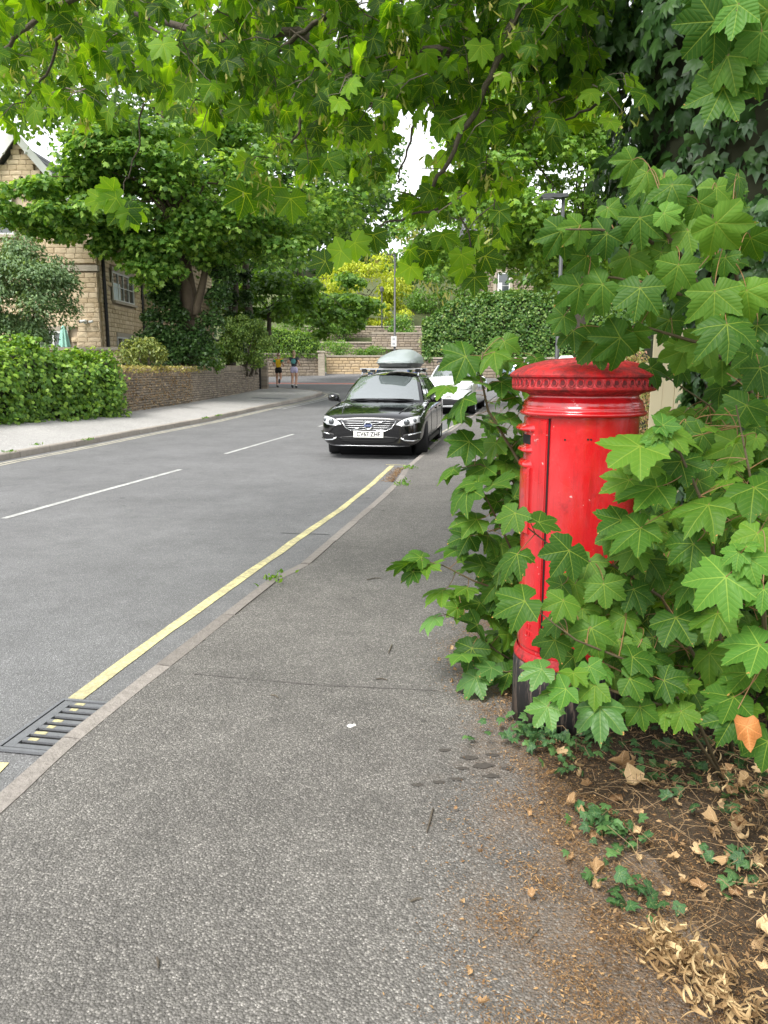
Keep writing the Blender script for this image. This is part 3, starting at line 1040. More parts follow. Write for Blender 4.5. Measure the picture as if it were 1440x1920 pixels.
M_curtain = plain('pale_curtain', (0.55, 0.62, 0.62), 0.9)
window(hs_, (HX1 + .045, 30.4, 4.05), (0, 1, 0), 2.5, 1.08, 4, 2, out=(1, 0, 0), curtain=M_curtain)
window(hs_, (HX1 + .045, 30.55, 1.65), (0, 1, 0), 2.5, 1.05, 4, 1, out=(1, 0, 0))
window(hs_, (-15.2, HY - .045, 6.2), (1, 0, 0), 1.95, 1.2, 3, 2, out=(0, -1, 0))
window(hs_, (-12.7, HY - .045, 1.25), (1, 0, 0), 1.1, 1.6, 2, 1, out=(0, -1, 0), th=.09)
window(hs_, (-9.055, 35.6, 3.6), (0, 1, 0), 1.9, 1.5, 2, 3, out=(1, 0, 0))
# small slit vent in the gable
m = MB(); m.box((HMID + .05, HY - .075, 7.95), (0.13, 0.04, 0.42)); m.build('gable_vent', M_dark, hs_, True)
# lean-to porch roof of the wing
m = MB(); m.box((0, 0, 0), (1.5, 3.2, .07), M=Matrix.Translation((-8.5, 35.9, 3.1)) @ Matrix.Rotation(R(28), 4, 'Y')); m.build('porch_roof', M_slate, hs_, True)
m = MB(); m.tube([(-8.0, 34.5, 1.0), (-8.0, 34.5, 2.75)], .05, 8); m.build('porch_post', M_white, hs_, True)
# security lights on the corner
sl_ = empty('security_camera', (-10.9, HY - .15, 3.16))
m = MB(); m.box((-10.9, HY - .12, 3.16), (0.10, 0.09, 0.14)); m.build('bracket', M_white, sl_, True)
m = MB(); m.tube([(-11.05, HY - .24, 3.16), (-10.86, HY - .22, 3.19)], [.06, .05], 10); m.build('housing', M_white, sl_, True)
m = MB(); m.tube([(-11.09, HY - .245, 3.155), (-11.05, HY - .24, 3.16)], [.055, .058], 10); m.build('lens_hood', M_black, sl_, True)
m = MB(); m.tube([(-10.74, HY - .20, 3.15), (-10.6, HY - .2, 3.17)], [.05, .045], 10); m.build('lamp_head', M_white, sl_, True)
tag(sl_, 'small white security camera on the house corner', 'camera')

# patio wall, closed parasol and pale boards in front of the house
far_wall('patio_wall', 'low patio wall with coping in front of the stone house', (-14.5, 27.4), (-9.2, 27.6), 0.9, 2.12, M_house, 0.42, 0.2, True, 0.22)
M_mint = plain('mint_canvas', (0.30, 0.55, 0.46), 0.85, 0.15, 5)
pa = empty('closed_parasol', (-11.45, 28.2, 0.95))
m = MB(); m.tube([(-11.45, 28.2, .95), (-11.45, 28.2, 3.0)], .02, 8); m.build('pole', M_white, pa, True)
m = MB()
rows = []
for z, r_ in ((3.0, .02), (2.9, .08), (2.6, .13), (2.2, .19), (1.9, .22), (1.78, .20)):
    rows.append([(-11.45 + r_ * (1 + .22 * math.cos(k * math.pi * 2 / 32 * 8)) * math.cos(k * math.pi / 16), 28.2 + r_ * (1 + .22 * math.cos(k * math.pi * 2 / 32 * 8)) * math.sin(k * math.pi / 16), z) for k in range(33)])
m.grid(rows); m.build('canopy', M_mint, pa, True, True)
m = MB(); m.tube([(-11.45, 28.2, .9), (-11.45, 28.2, 1.0)], .25, 14); m.build('base', M_coping, pa, True)
tag(pa, 'closed mint green parasol standing on the patio', 'parasol')

# ------------------------------------------------------------------ stone house behind the tall hedge
h2 = empty('stone_cottage', (10.5, 71, 5.5))
tag(h2, 'dark stone house with pale quoins seen above the tall hedge', 'house')
M_darkstone = stone_mat('sooty_stone', [(0.12, 0.10, 0.08), (0.24, 0.20, 0.15), (0.34, 0.28, 0.2), (0.18, 0.15, 0.11)], 0.9, 2, 0.5, 0.2)
m = MB(); m.box((14, 73.5, 8.5), (13.4, 4.8, 7)); m.build('wall', M_mortar, h2, True)
m = MB()
block_field(m, (7.2, 71), (20, 71), 5, 12, 0.42, 0.2, .14, keep=lambda x, z, w, h: not (2.75 < x < 4.25 and 7.3 < z < 10.0) and x > .5, gap=.03)
m.build('wall_stones', M_darkstone, h2, True)['kind'] = 'stuff'
for k in range(20):
    m = MB(); m.block((7.45 + .08 * (k % 2), 71, 5.15 + k * .35), (.52 + .18 * (k % 2), .2, .33), 0, .02, .005); m.build('quoin', M_coping, h2, True)
window(h2, (10.1, 70.93, 7.6), (1, 0, 0), 1.1, 2.2, 1, 2, out=(0, -1, 0), curtain=M_white, th=.1)
for x in (9.85, 11.3):
    m = MB(); m.box((x, 70.93, 8.6), (.25, .2, 2.5)); m.build('jamb', M_coping, h2, True)
m = MB(); m.prism([(-.3, 0), (5.3, 0), (2.5, 3)], 0, 14, Matrix(((0, 0, 1, 7), (1, 0, 0, 70.8), (0, 1, 0, 12), (0, 0, 0, 1)))); m.build('roof', M_slate, h2, True)

# ------------------------------------------------------------------ trees and hedges
T_star = [leaf_template('star', k, False) for k in range(4)]
T_low = [leaf_template('star_low', k, False) for k in range(4)]
T_oval = [leaf_template('oval', k, False) for k in range(3)]
T_ivy = [leaf_template('ivy_low', k, False) for k in range(5)]
M_bark = stone_mat('bark', [(0.06, 0.05, 0.04), (0.10, 0.085, 0.065), (0.13, 0.11, 0.085)], 0.95, 9, 0.9, 0.4)
M_barkpale = stone_mat('pale_bark', [(0.085, 0.065, 0.045), (0.13, 0.10, 0.07), (0.16, 0.125, 0.088)], 0.95, 7, 0.8, 0.4)  # paler, browner bark tone for the big left-hand sycamore
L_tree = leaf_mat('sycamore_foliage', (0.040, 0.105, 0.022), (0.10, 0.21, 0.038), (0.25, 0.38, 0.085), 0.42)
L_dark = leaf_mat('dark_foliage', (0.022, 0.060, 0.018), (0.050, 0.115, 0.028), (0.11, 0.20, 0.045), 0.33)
L_mid = leaf_mat('fresh_foliage', (0.045, 0.11, 0.02), (0.09, 0.19, 0.03), (0.16, 0.28, 0.05), 0.38)
L_yellow = leaf_mat('golden_foliage', (0.20, 0.26, 0.02), (0.34, 0.40, 0.03), (0.48, 0.50, 0.06), 0.4, (1.5, 1.5, .5))
L_hedge = leaf_mat('ivy_hedge_foliage', (0.030, 0.08, 0.014), (0.085, 0.18, 0.022), (0.24, 0.37, 0.05), 0.28, patch=.4)
L_grey = leaf_mat('greyish_foliage', (0.055, 0.10, 0.045), (0.11, 0.18, 0.08), (0.21, 0.30, 0.14), 0.28)
L_holly = leaf_mat('glossy_foliage', (0.018, 0.045, 0.014), (0.040, 0.090, 0.022), (0.10, 0.18, 0.05), 0.15, rough=.32, spec=.5)
L_ivy = leaf_mat('ivy_foliage', (0.018, 0.052, 0.014), (0.036, 0.092, 0.022), (0.075, 0.155, 0.038), 0.15, rough=.38, spec=.45)
L_pinkish = leaf_mat('pink_tipped_foliage', (0.18, 0.26, 0.06), (0.42, 0.38, 0.14), (0.62, 0.30, 0.26), 0.35, (1.4, 1.3, .9))
L_dead = leaf_mat('dead_ivy', (0.16, 0.10, 0.05), (0.28, 0.19, 0.10), (0.40, 0.30, 0.17), 0.15, (1.2, 1, .7))


def ball(n):
    return unit(rng.normal(size=(n, 3)))


def clump_leaves(cents, cr, per, flat=0.6, up=0.55):
    """Leaves on the shells of clumps: positions, tips, normals."""
    K = len(cents)
    d = ball(K * per)
    d[:, 2] = np.where(rng.random(K * per) < .62, np.abs(d[:, 2]), d[:, 2])
    q = rng.random(K * per) ** 0.35
    c = np.repeat(cents, per, 0)
    r = np.repeat(cr, per)[:, None]
    pos = c + d * r * q[:, None] * np.array([1, 1, flat])
    nrm = unit(d * (1 - up) + np.array([0, 0, 1]) * up + rng.normal(0, .32, (K * per, 3)))
    tip = unit(d * np.array([1, 1, .2]) + np.array([0, 0, -.55]) + rng.normal(0, .35, (K * per, 3)))
    return pos, tip, nrm


def ellipsoid_clumps(c, rad, n, hollow=0.45):
    d = ball(n)
    q = (hollow + (1 - hollow) * rng.random(n)) ** 0.6
    return np.asarray(c) + d * q[:, None] * np.asarray(rad)


def limb(m, a, b, r0, r1, n=6, sag=0.0, sides=7, wig=.06):
    a, b = Vector(a), Vector(b)
    L = (b - a).length
    pts = [a.lerp(b, k / n) + Vector((random.uniform(-1, 1), random.uniform(-1, 1), random.uniform(-1, 1))) * L * wig * (0 < k < n) + Vector((0, 0, sag * L * math.sin(math.pi * k / n))) for k in range(n + 1)]
    m.tube(pts, [r0 + (r1 - r0) * k / n for k in range(n + 1)], sides)
    return pts


def tree(name, label, cat, foot, fork, crowns, mat, tmpl, size, trunk_r, bark=M_bark, group=None, limbs=4, up=.55, flat=.6):
    """crowns: list of (centre, radii, clumps, clump radius, leaves per clump)."""
    e = empty(name, foot)
    tag(e, label, cat, group)
    m = MB()
    limb(m, Vector(foot) - Vector((0, 0, .2)), fork, trunk_r, trunk_r * .72, 7, 0, 12, .02)
    m.build('trunk', bark, e, True, True)
    P, T, Nn = [], [], []
    for (c, rad, k, cr, per) in crowns:
        cents = ellipsoid_clumps(c, rad, k)
        a, b, d = clump_leaves(cents, cr * rng.uniform(.7, 1.3, k), per, flat, up)
        P.append(a); T.append(b); Nn.append(d)
        pick = cents[rng.permutation(k)[:limbs]]
        m = MB()
        for q in pick:
            f_ = Vector(fork) + Vector((random.uniform(-.2, .2), random.uniform(-.2, .2), random.uniform(0, 1.2)))
            mid = f_.lerp(Vector(q), .35) + Vector((0, 0, .22 * (Vector(q) - f_).length))
            limb(m, f_, mid, trunk_r * .22, trunk_r * .13, 4)
            limb(m, mid, q, trunk_r * .13, .012, 5, .03)
        m.build('limb', bark, e, True, True)
    P, T, Nn = map(np.concatenate, (P, T, Nn))
    scatter('crown', tmpl, P, T, Nn, size * rng.uniform(.7, 1.25, len(P)), mat, e)
    return e


# big sycamore with the ivy-clad forked trunk behind the rubble wall
A = at(345, 690, 28.0)
big = tree('sycamore_tree', 'large sycamore with forked ivy clad trunk behind the rubble wall', 'tree', (A[0], 28.0, 0.6), tuple(at(350, 470, 28.0)),
           [(tuple(at(320, 345, 27)), (3.9, 3.0, 2.2), 72, .9, 120), (tuple(at(520, 330, 28)), (4.0, 3.0, 2.8), 64, .9, 120), (tuple(at(105, 392, 25.5)), (2.1, 2.0, .85), 30, .6, 190), ((-8.5, 27, 11), (5.5, 3.5, 1.8), 45, 1.1, 130), (tuple(at(300, 430, 26)), (1.9, 1.6, .7), 26, .6, 160), (tuple(at(235, 462, 26)), (1.1, 1.0, .5), 14, .5, 150), (tuple(at(290, 510, 26.4)), (.8, .8, .6), 12, .45, 140), (tuple(at(175, 300, 25.8)), (1.3, 1.5, .8), 14, .6, 150), (tuple(at(450, 450, 27)), (2.4, 1.6, 1.0), 30, .7, 150), (tuple(at(250, 300, 26)), (2.0, 2, 1.2), 26, .8, 160)],
           L_tree, T_star, 0.118, 0.26, M_barkpale)
m = MB()
f0 = at(362, 600, 28)
limb(m, f0, at(352, 460, 28), .15, .11, 5, 0, 10, .03); m.build('limb', M_barkpale, big, True, True)
m = MB(); limb(m, at(368, 590, 27.8), at(386, 500, 27.7), .15, .11, 5, 0, 10, .04); limb(m, at(383, 500, 27.7), at(345, 450, 27.6), .08, .05, 5, 0, 8, .04); limb(m, at(383, 500, 27.7), at(400, 430, 27.6), .1, .06, 5, 0, 8, .04)
m.build('limb', M_barkpale, big, True, True)
m = MB(); limb(m, at(345, 640, 28.2), at(325, 470, 28.4), .22, .17, 5, 0, 10, .02); m.build('limb', M_bark, big, True, True)
# ivy on that trunk
iv = empty('trunk_ivy', (A[0], 27.6, 0.6))
tag(iv, 'dark ivy wrapped round the forked sycamore trunk', 'ivy')
cs = []
for (u, v, r_) in ((325, 500, .28), (320, 540, .32), (318, 570, .36), (330, 600, .5), (330, 640, .7), (310, 670, .8), (350, 660, .7), (300, 640, .6), (370, 640, .5), (395, 610, .5), (410, 560, .45), (420, 520, .45), (280, 655, .7), (285, 600, .4), (295, 560, .38), (300, 525, .34), (335, 680, .6), (385, 665, .5)):
    cs.append((at(u, v, 27.6), r_ * 1.08))
a, b, d = clump_leaves(np.array([c[0] for c in cs]), np.array([c[1] for c in cs]), 620, 1.0, .25)
scatter('foliage', T_ivy, a, b, d, .075 * rng.uniform(.7, 1.3, len(a)), L_holly, iv)

# darker trees further along the left side
B = at(432, 600, 38)
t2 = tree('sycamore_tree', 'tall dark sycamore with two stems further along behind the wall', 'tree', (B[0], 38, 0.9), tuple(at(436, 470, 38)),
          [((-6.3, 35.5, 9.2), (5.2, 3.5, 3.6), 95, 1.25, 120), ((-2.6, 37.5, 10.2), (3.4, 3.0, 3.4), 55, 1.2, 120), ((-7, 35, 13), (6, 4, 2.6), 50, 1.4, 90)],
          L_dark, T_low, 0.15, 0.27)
m = MB(); limb(m, at(466, 620, 39), at(460, 450, 39), .2, .15, 5, 0, 9, .02); m.build('trunk', M_bark, t2, True, True)
ib = empty('trunk_ivy', (B[0], 37.6, 0.9)); tag(ib, 'ivy climbing the two stems of the dark sycamore', 'ivy')
cc = np.array([at(u, v, 37.5) for u, v in ((430, 640), (432, 600), (434, 560), (436, 520), (462, 640), (464, 600), (462, 560), (460, 520), (445, 660), (420, 660))])
a, b, d = clump_leaves(cc, np.array([.5, .4, .36, .33, .4, .36, .33, .3, .5, .5]), 420, 1.3, .25)
scatter('foliage', T_ivy, a, b, d, .085 * rng.uniform(.7, 1.3, len(a)), L_holly, ib)
tree('small_sycamore', 'light green low spreading tree behind the clipped rounded shrub', 'tree', tuple(at(505, 640, 41)), tuple(at(505, 585, 41)),
     [(tuple(at(500, 560, 41)), (2.7, 2, 1.3), 34, .75, 170), (tuple(at(620, 575, 46)), (2.6, 2, 1.7), 34, .75, 170)], L_mid, T_star, 0.15, .14)
tree('golden_tree', 'bright yellow green tree on the upper terrace', 'tree', tuple(at(690, 618, 66)), tuple(at(690, 570, 66)),
     [(tuple(at(690, 535, 66)), (3.6, 2.5, 2.4), 46, .95, 150), (tuple(at(700, 590, 65)), (3.2, 2, 1.3), 24, .7, 130)], L_yellow, T_oval, 0.20, .16)
tree('garden_tree', 'soft green round tree to the side of the golden tree', 'tree', tuple(at(810, 610, 72)), tuple(at(810, 570, 72)),
     [(tuple(at(815, 545, 72)), (3.9, 3, 3.0), 55, 1.1, 150)], L_mid, T_oval, 0.2, .2)
tree('roadside_tree', 'bright leafy maple beside the street lamp', 'tree', tuple(at(1090, 660, 24)), tuple(at(1085, 560, 24)),
     [((5.1, 24.2, 6.6), (2.6, 2.4, 2.3), 60, .72, 150), ((3.0, 25.5, 5.6), (2.2, 2, 1.3), 34, .7, 140), ((6.6, 24.5, 4.9), (2.2, 2, 1.7), 34, .7, 140), ((4.4, 24, 8.6), (2.8, 2.2, 1.3), 34, .75, 130)], leaf_mat('maple_foliage', (.06, .14, .025), (.13, .25, .04), (.24, .36, .07), .4), T_low, 0.125, .2)
for (u, v, Y, rx, rz, lab, mt) in ((560, 470, 90, 8, 5, 'distant dark tree on the hillside behind the golden tree', L_dark), (760, 480, 95, 6, 4.5, 'distant tall green tree behind the lamp column', L_tree),
                               (400, 480, 85, 8, 6, 'distant broad tree glimpsed between the two dark sycamores', L_tree), (930, 470, 92, 8, 5.5, 'distant tree behind the dark stone house', L_tree), (1130, 560, 60, 7, 5, 'dark tree filling the gap beyond the lamp post', L_dark),
                               (250, 560, 70, 8, 6, 'distant tree beyond the wing of the sandstone house', L_tree)):
    c = at(u, v, Y)
    tree('hillside_tree', lab, 'tree', (c[0], Y, float(zground(c[0], Y))), (c[0], Y, c[2] - rz * .4), [(tuple(c), (rx, 3.5, rz), 60, 1.6, 110)], mt, T_oval, 0.42, .3, limbs=4)


def hedge(name, label, cat, pts, wid, z0, ztop, n, size, mat, tmpl, bulge=.12, core=True, up=.2, group=None):
    """Clipped mass of leaves along a plan polyline; z0/ztop may be functions of the position along it (0..1)."""
    P = [Vector((p[0], p[1])) for p in pts]
    d = [0]
    for a, b in zip(P[:-1], P[1:]): d.append(d[-1] + (b - a).length)
    L = d[-1]
    f0 = z0 if callable(z0) else (lambda s: z0)
    f1 = ztop if callable(ztop) else (lambda s: ztop)
    e = empty(name, (P[0].x, P[0].y, f0(0)))
    tag(e, label, cat, group)

    def pl(s):
        x = np.interp(s, d, [p.x for p in P]); y = np.interp(s, d, [p.y for p in P])
        return x, y
    s = rng.random(n) * L
    x, y = pl(s); x2, y2 = pl(np.minimum(s + .05, L)); x1, y1 = pl(np.maximum(s - .05, 0))
    t = unit(np.stack([x2 - x1, y2 - y1], 1))
    nr = np.stack([t[:, 1], -t[:, 0]], 1)
    w = rng.random(n) * (2 + 1.0)
    H0 = np.array([f0(k / L) for k in s]); H1 = np.array([f1(k / L) for k in s])
    side = np.where(w < 1.45, 1.0, np.where(w < 1.9, -1.0, 0.0))
    h = np.where(side != 0, rng.random(n), 1.0)
    lat = np.where(side != 0, side * (1 - .35 * h ** 6), rng.uniform(-1, 1, n))
    hh = np.where(side == 0, 1.0 - .12 * np.abs(lat) ** 4, h)
    wob = .5 + .5 * np.sin(s * 2.3 + h * 4) * np.sin(s * 5.1 - h * 7) + rng.normal(0, .35, n)
    off = wid / 2 * lat + bulge * wob * np.where(side != 0, side, 0)
    z = H0 + (H1 - H0) * hh + bulge * wob * (side == 0) + rng.normal(0, .03, n)
    pos = np.stack([x + nr[:, 0] * off, y + nr[:, 1] * off, z], 1)
    ends = rng.random(n) < .08
    on = np.stack([nr[:, 0] * side, nr[:, 1] * side, (side == 0) * 1.0 + .25], 1)
    nrm = unit(on + np.array([0, 0, up]) + rng.normal(0, .4, (n, 3)))
    tip = unit(on * .5 + np.array([0, 0, -.7]) + rng.normal(0, .5, (n, 3)))
    scatter('foliage', tmpl, pos, tip, nrm, size * rng.uniform(.65, 1.3, n), mat, e)
    if core:
        m = MB()
        rows = []
        for k in range(int(L / .4) + 2):
            q = min(L, k * .4); xx, yy = pl(q); xa, ya = pl(min(q + .05, L)); xb, yb = pl(max(q - .05, 0))
            tt = Vector((xa - xb, ya - yb)).normalized(); nn = Vector((tt.y, -tt.x))
            a0, a1 = f0(q / L), f1(q / L); ww = wid / 2 - .1
            rows.append([(xx + nn.x * ww, yy + nn.y * ww, a0), (xx + nn.x * ww, yy + nn.y * ww, a0 + (a1 - a0) * .8), (xx + nn.x * ww * .5, yy + nn.y * ww * .5, a1 - .12), (xx - nn.x * ww * .5, yy - nn.y * ww * .5, a1 - .12), (xx - nn.x * ww, yy - nn.y * ww, a0 + (a1 - a0) * .8), (xx - nn.x * ww, yy - nn.y * ww, a0)])
        m.grid(rows)
        m.add(rows[0], [(0, 1, 2, 3, 4, 5)]); m.add(rows[-1], [(5, 4, 3, 2, 1, 0)])
        m.build('twigs', M_twig, e, True)
    return e


M_twig = plain('twig_mass', (0.030, 0.034, 0.016), 0.95, 0.4, 4)
hedge('ivy_hedge', 'bright green ivy hedge along the far pavement in front of the house', 'hedge', [(-10.0, 9.5), (-9.6, 13), (-9.0, 15.4), (-8.3, 17.8), (-7.65, 19.8), (-7.35, 20.5)], 1.1, .2, lambda s: 1.70 + .15 * math.sin(s * 19) + .05 * math.sin(s * 43) + .06 * math.sin(s * 71), 21000, .07, L_hedge, T_ivy, .24)
# dead ivy hanging on the rubble wall
n = 1500
yy = 20.4 + 6.5 * rng.random(n) ** 1.2
xx = np.interp(yy, [20.4, 23.5, 26], [-7.03, -6.83, -6.63]) + rng.random(n) * .03
zz = .25 + 1.2 * rng.random(n) ** .8
o = scatter('dead_ivy', T_ivy, np.stack([xx, yy, zz], 1), rng.normal(0, .5, (n, 3)) + [0, 0, -1], rng.normal(0, .5, (n, 3)) + [1, 0, 0], .036 * rng.uniform(.5, 1.4, n), L_dead, None)
tag(o, 'withered brown ivy clinging to the rubble wall', kind='stuff')
n = 2200
yy = 20.4 + 8 * rng.random(n)
xx = np.interp(yy, [20.4, 23.5, 26, 31], [-7.2, -7.0, -6.8, -6.5]) + rng.normal(0, .14, n)
o = scatter('wall_top_weeds', T_oval, np.stack([xx, yy, 1.38 + rng.random(n) * .18], 1), rng.normal(0, .6, (n, 3)), rng.normal(0, .4, (n, 3)) + [.3, 0, .8], .07 * rng.uniform(.6, 1.3, n), leaf_mat('dry_weeds', (.15, .13, .04), (.26, .24, .07), (.36, .30, .12), .2), None)
tag(o, 'dry yellowish weeds along the top of the rubble wall', kind='stuff')


def shrub(name, label, u, v, Y, rx, ry, rz, n, size, mat, tmpl, lumps=26, lr=.35, group=None):
    c = at(u, v, Y)
    e = empty(name, (c[0], Y, c[2] - rz))
    tag(e, label, 'shrub', group)
    cents = np.asarray(c) + ball(lumps) * np.array([rx, ry, rz]) * (1 - lr * .8)
    cents = np.vstack([cents, [c]])
    cr = np.full(len(cents), lr * (rx + rz) / 2)
    cr[-1] = min(rx, rz) * .75
    a, b, d = clump_leaves(cents, cr * rng.uniform(.8, 1.25, len(cents)), n // len(cents), .9, .3)
    scatter('foliage', tmpl, a, b, d, size * rng.uniform(.7, 1.3, len(a)), mat, e)
    m = MB()
    for k in range(5): limb(m, (c[0] + .1 * k - .2, Y, c[2] - rz - .3), cents[k], .05, .01, 4)
    m.build('stems', M_bark, e, True)
    return e


shrub('round_shrub', 'tall grey green shrub in front of the sandstone house', 40, 560, 24.0, 1.75, 1.3, 1.75, 22000, .078, L_grey, T_oval, 34, .34)
shrub('round_shrub', 'clipped dome shaped dark green shrub behind the rubble wall', 462, 640, 34.6, 1.5, .9, 1.2, 11000, .075, leaf_mat('dome_foliage', (.05, .10, .025), (.12, .21, .05), (.28, .38, .10), .3), T_oval, 30, .3)
shrub('round_shrub', 'pale green low bush topping the gate pier', 475, 678, 36.4, .62, .5, .26, 2200, .06, L_hedge, T_oval, 16, .35)
shrub('garden_bush', 'yellow green bush beside the ivy clad trunk', 388, 668, 30, .9, .6, .75, 2500, .08, L_mid, T_oval, 18, .35)
shrub('garden_bush', 'ragged olive bush on the bank below the house', 262, 665, 23.6, .95, .6, .5, 2300, .075, leaf_mat('olive_foliage', (.06, .09, .02), (.13, .17, .04), (.24, .26, .07), .25), T_oval, 18, .4)
shrub('garden_bush', 'small white flowering bush beside the tall ivy hedge', 806, 640, 54, .9, .6, .75, 1500, .09, leaf_mat('variegated_foliage', (.16, .22, .10), (.34, .38, .22), (.60, .58, .42), .25), T_oval, 16, .4)
shrub('garden_bush', 'green weeds growing on top of the sandy wall', 690, 662, 54.5, 1.6, .5, .45, 1500, .09, L_mid, T_oval, 14, .4)
shrub('garden_bush', 'dark leafy bush between terrace wall and sandy wall', 628, 655, 55, 1.6, .6, .6, 1800, .09, L_tree, T_oval, 14, .4)
shrub('garden_bush', 'fresh green bush spilling over the upper terrace wall', 640, 612, 61.5, 2.6, .8, .8, 2400, .12, L_mid, T_oval, 18, .4)
shrub('garden_bush', 'dark green bush beside the slim lamp column on the terrace', 760, 612, 60.5, 1.6, .8, .9, 1800, .12, L_tree, T_oval, 16, .4)
shrub('garden_bush', 'leafy bush at the foot of the golden tree', 560, 605, 60, 2.6, .8, 1.0, 2200, .12, L_mid, T_oval, 18, .4)
shrub('pink_shrub', 'pink and yellow tipped shrub behind the post box', 1160, 775, 11, .62, .5, 1.0, 7000, .034, L_pinkish, T_oval, 40, .28)
hedge('clipped_hedge', 'clipped dark hedge on the grey wall behind the joggers', 'hedge', [(-8.8, 50.2), (-6.5, 51.2), (-4.5, 52.1)], 1.4, 2.2, lambda s: 4.1 - .5 * s, 6500, .10, L_hedge, T_oval, .1)
hedge('tall_hedge', 'very tall ivy covered hedge above the weathered wall', 'hedge', [(2.6, 53.4), (6, 53.2), (11, 52.6), (17, 52)], 2.0, 1.9, lambda s: 5.3 + 1.0 * math.sin(min(1, s * 2.4) * 1.57) - .9 * max(0, .16 - s) / .16, 26000, .12, leaf_mat('tall_hedge_foliage', (.025, .07, .014), (.065, .15, .025), (.17, .25, .06), .25), T_ivy, .22)
hedge('garden_hedge', 'dark hedge running beside the near pavement beyond the post box', 'hedge', [(4.9, 12.5), (5.3, 17), (6.2, 22.0), (7.4, 27)], 1.4, .0, lambda s: 2.3 + .25 * math.sin(s * 9), 9000, .09, L_dark, T_ivy, .15)
# ------------------------------------------------------------------ lamp posts, sign, gateposts, fence
M_lamp = plain('lamp_grey', (0.055, 0.058, 0.06), 0.45, 0.1)
lp = at(1047, 600, 20)
ZL = float(gz(4.5, 20))
l1 = empty('street_lamp', (lp[0], 20, ZL))
tag(l1, 'black street lamp with flat lantern in front of the bright maple', 'street lamp')
tx = at(1060, 372, 20)
m = MB(); m.tube([(lp[0], 20, ZL), (lp[0], 20, ZL + 1.3), (lp[0], 20, ZL + 1.35), (lp[0], 20, tx[2])], [.085, .085, .055, .042], 14); m.build('column', M_lamp, l1, True, True)
m = MB()
hx = lp[0]
prof = [(-.56, .0), (-.52, .055), (-.30, .075), (-.12, .06), (.08, .07), (.10, .0), (-.1, -.03), (-.30, -.02), (-.34, -.05), (-.54, -.035)]
m.prism(prof, -.13, .13, Matrix(((1, 0, 0, hx), (0, 0, 1, 20), (0, 1, 0, tx[2] + .03), (0, 0, 0, 1)))); hd = m.build('lantern', M_lamp, l1, True)
m = MB(); m.box((hx - .38, 20, tx[2] - .02), (.26, .2, .02)); m.build('lens', glass_mat('lamp_lens', (.3, .3, .3)), hd, True)
m = MB(); m.tube([(hx + .02, 20, tx[2] + .1), (hx + .02, 20, tx[2] + .15), (hx + .02, 20, tx[2] + .19)], [.035, .03, .012], 10); m.build('photocell', M_white, hd, True)
m = MB(); m.box((lp[0] - .01, 19.91, ZL + .95), (.05, .012, .16)); m.build('number_plate', M_white, l1, True)

bz = float(base(51.5))
p2 = at(740, 660, 51.5)
l2 = empty('lamp_column', (p2[0], 51.5, bz)); tag(l2, 'slim dark lamp column carrying the white sign', 'lamp column')
zt = at(740, 478, 51.5)[2]
m = MB(); m.tube([(p2[0], 51.5, bz), (p2[0], 51.5, bz + 1.4), (p2[0], 51.5, bz + 1.45), (p2[0], 51.5, zt)], [.11, .11, .075, .06], 12); m.build('column', M_lamp, l2, True, True)
m = MB(); m.tube([(p2[0], 51.5, bz + 1.15), (p2[0], 51.5, bz + 1.35)], .12, 12); m.build('white_band', M_white, l2, True)
m = MB(); m.box((p2[0] - .25, 51.5, zt + .03), (.6, .2, .07)); m.build('lantern', M_lamp, l2, True)
sg = empty('street_sign', (p2[0] - .08, 51.35, bz + 1.6)); tag(sg, 'small white rectangular sign on the dark lamp column', 'sign')
sz = at(738, 640, 51.4)[2]
m = MB(); m.box((p2[0] - .06, 51.36, sz), (.36, .03, .66)); pl_ = m.build('plate', M_white, sg, True)
for dz in (.14, -.16):
    m = MB(); m.box((p2[0] - .06, 51.341, sz + dz), (.16, .006, .13)); m.build('symbol', plain('sign_grey', (.35, .36, .38), .6), pl_, True)
m = MB(); m.tube([(p2[0] - .06, 51.41, sz - .1), (p2[0] - .06, 51.41, sz + .1)], .04, 8); m.build('clip', M_lamp, sg, True)
p3 = at(716, 610, 63)
l3 = empty('garden_lamp', (p3[0], 62, 5.2)); tag(l3, 'thin dark lamp post on the upper terrace', 'lamp post')
m = MB(); m.tube([(p3[0], 62, 4.6), (p3[0], 62, at(716, 548, 62)[2])], .06, 10); m.build('column', M_lamp, l3, True)
m = MB(); m.lathe([(.02, 0), (.16, .05), (.17, .3), (.1, .4), (.02, .45)], 10, (p3[0], 62, at(716, 548, 62)[2])); m.build('lantern', M_lamp, l3, True)

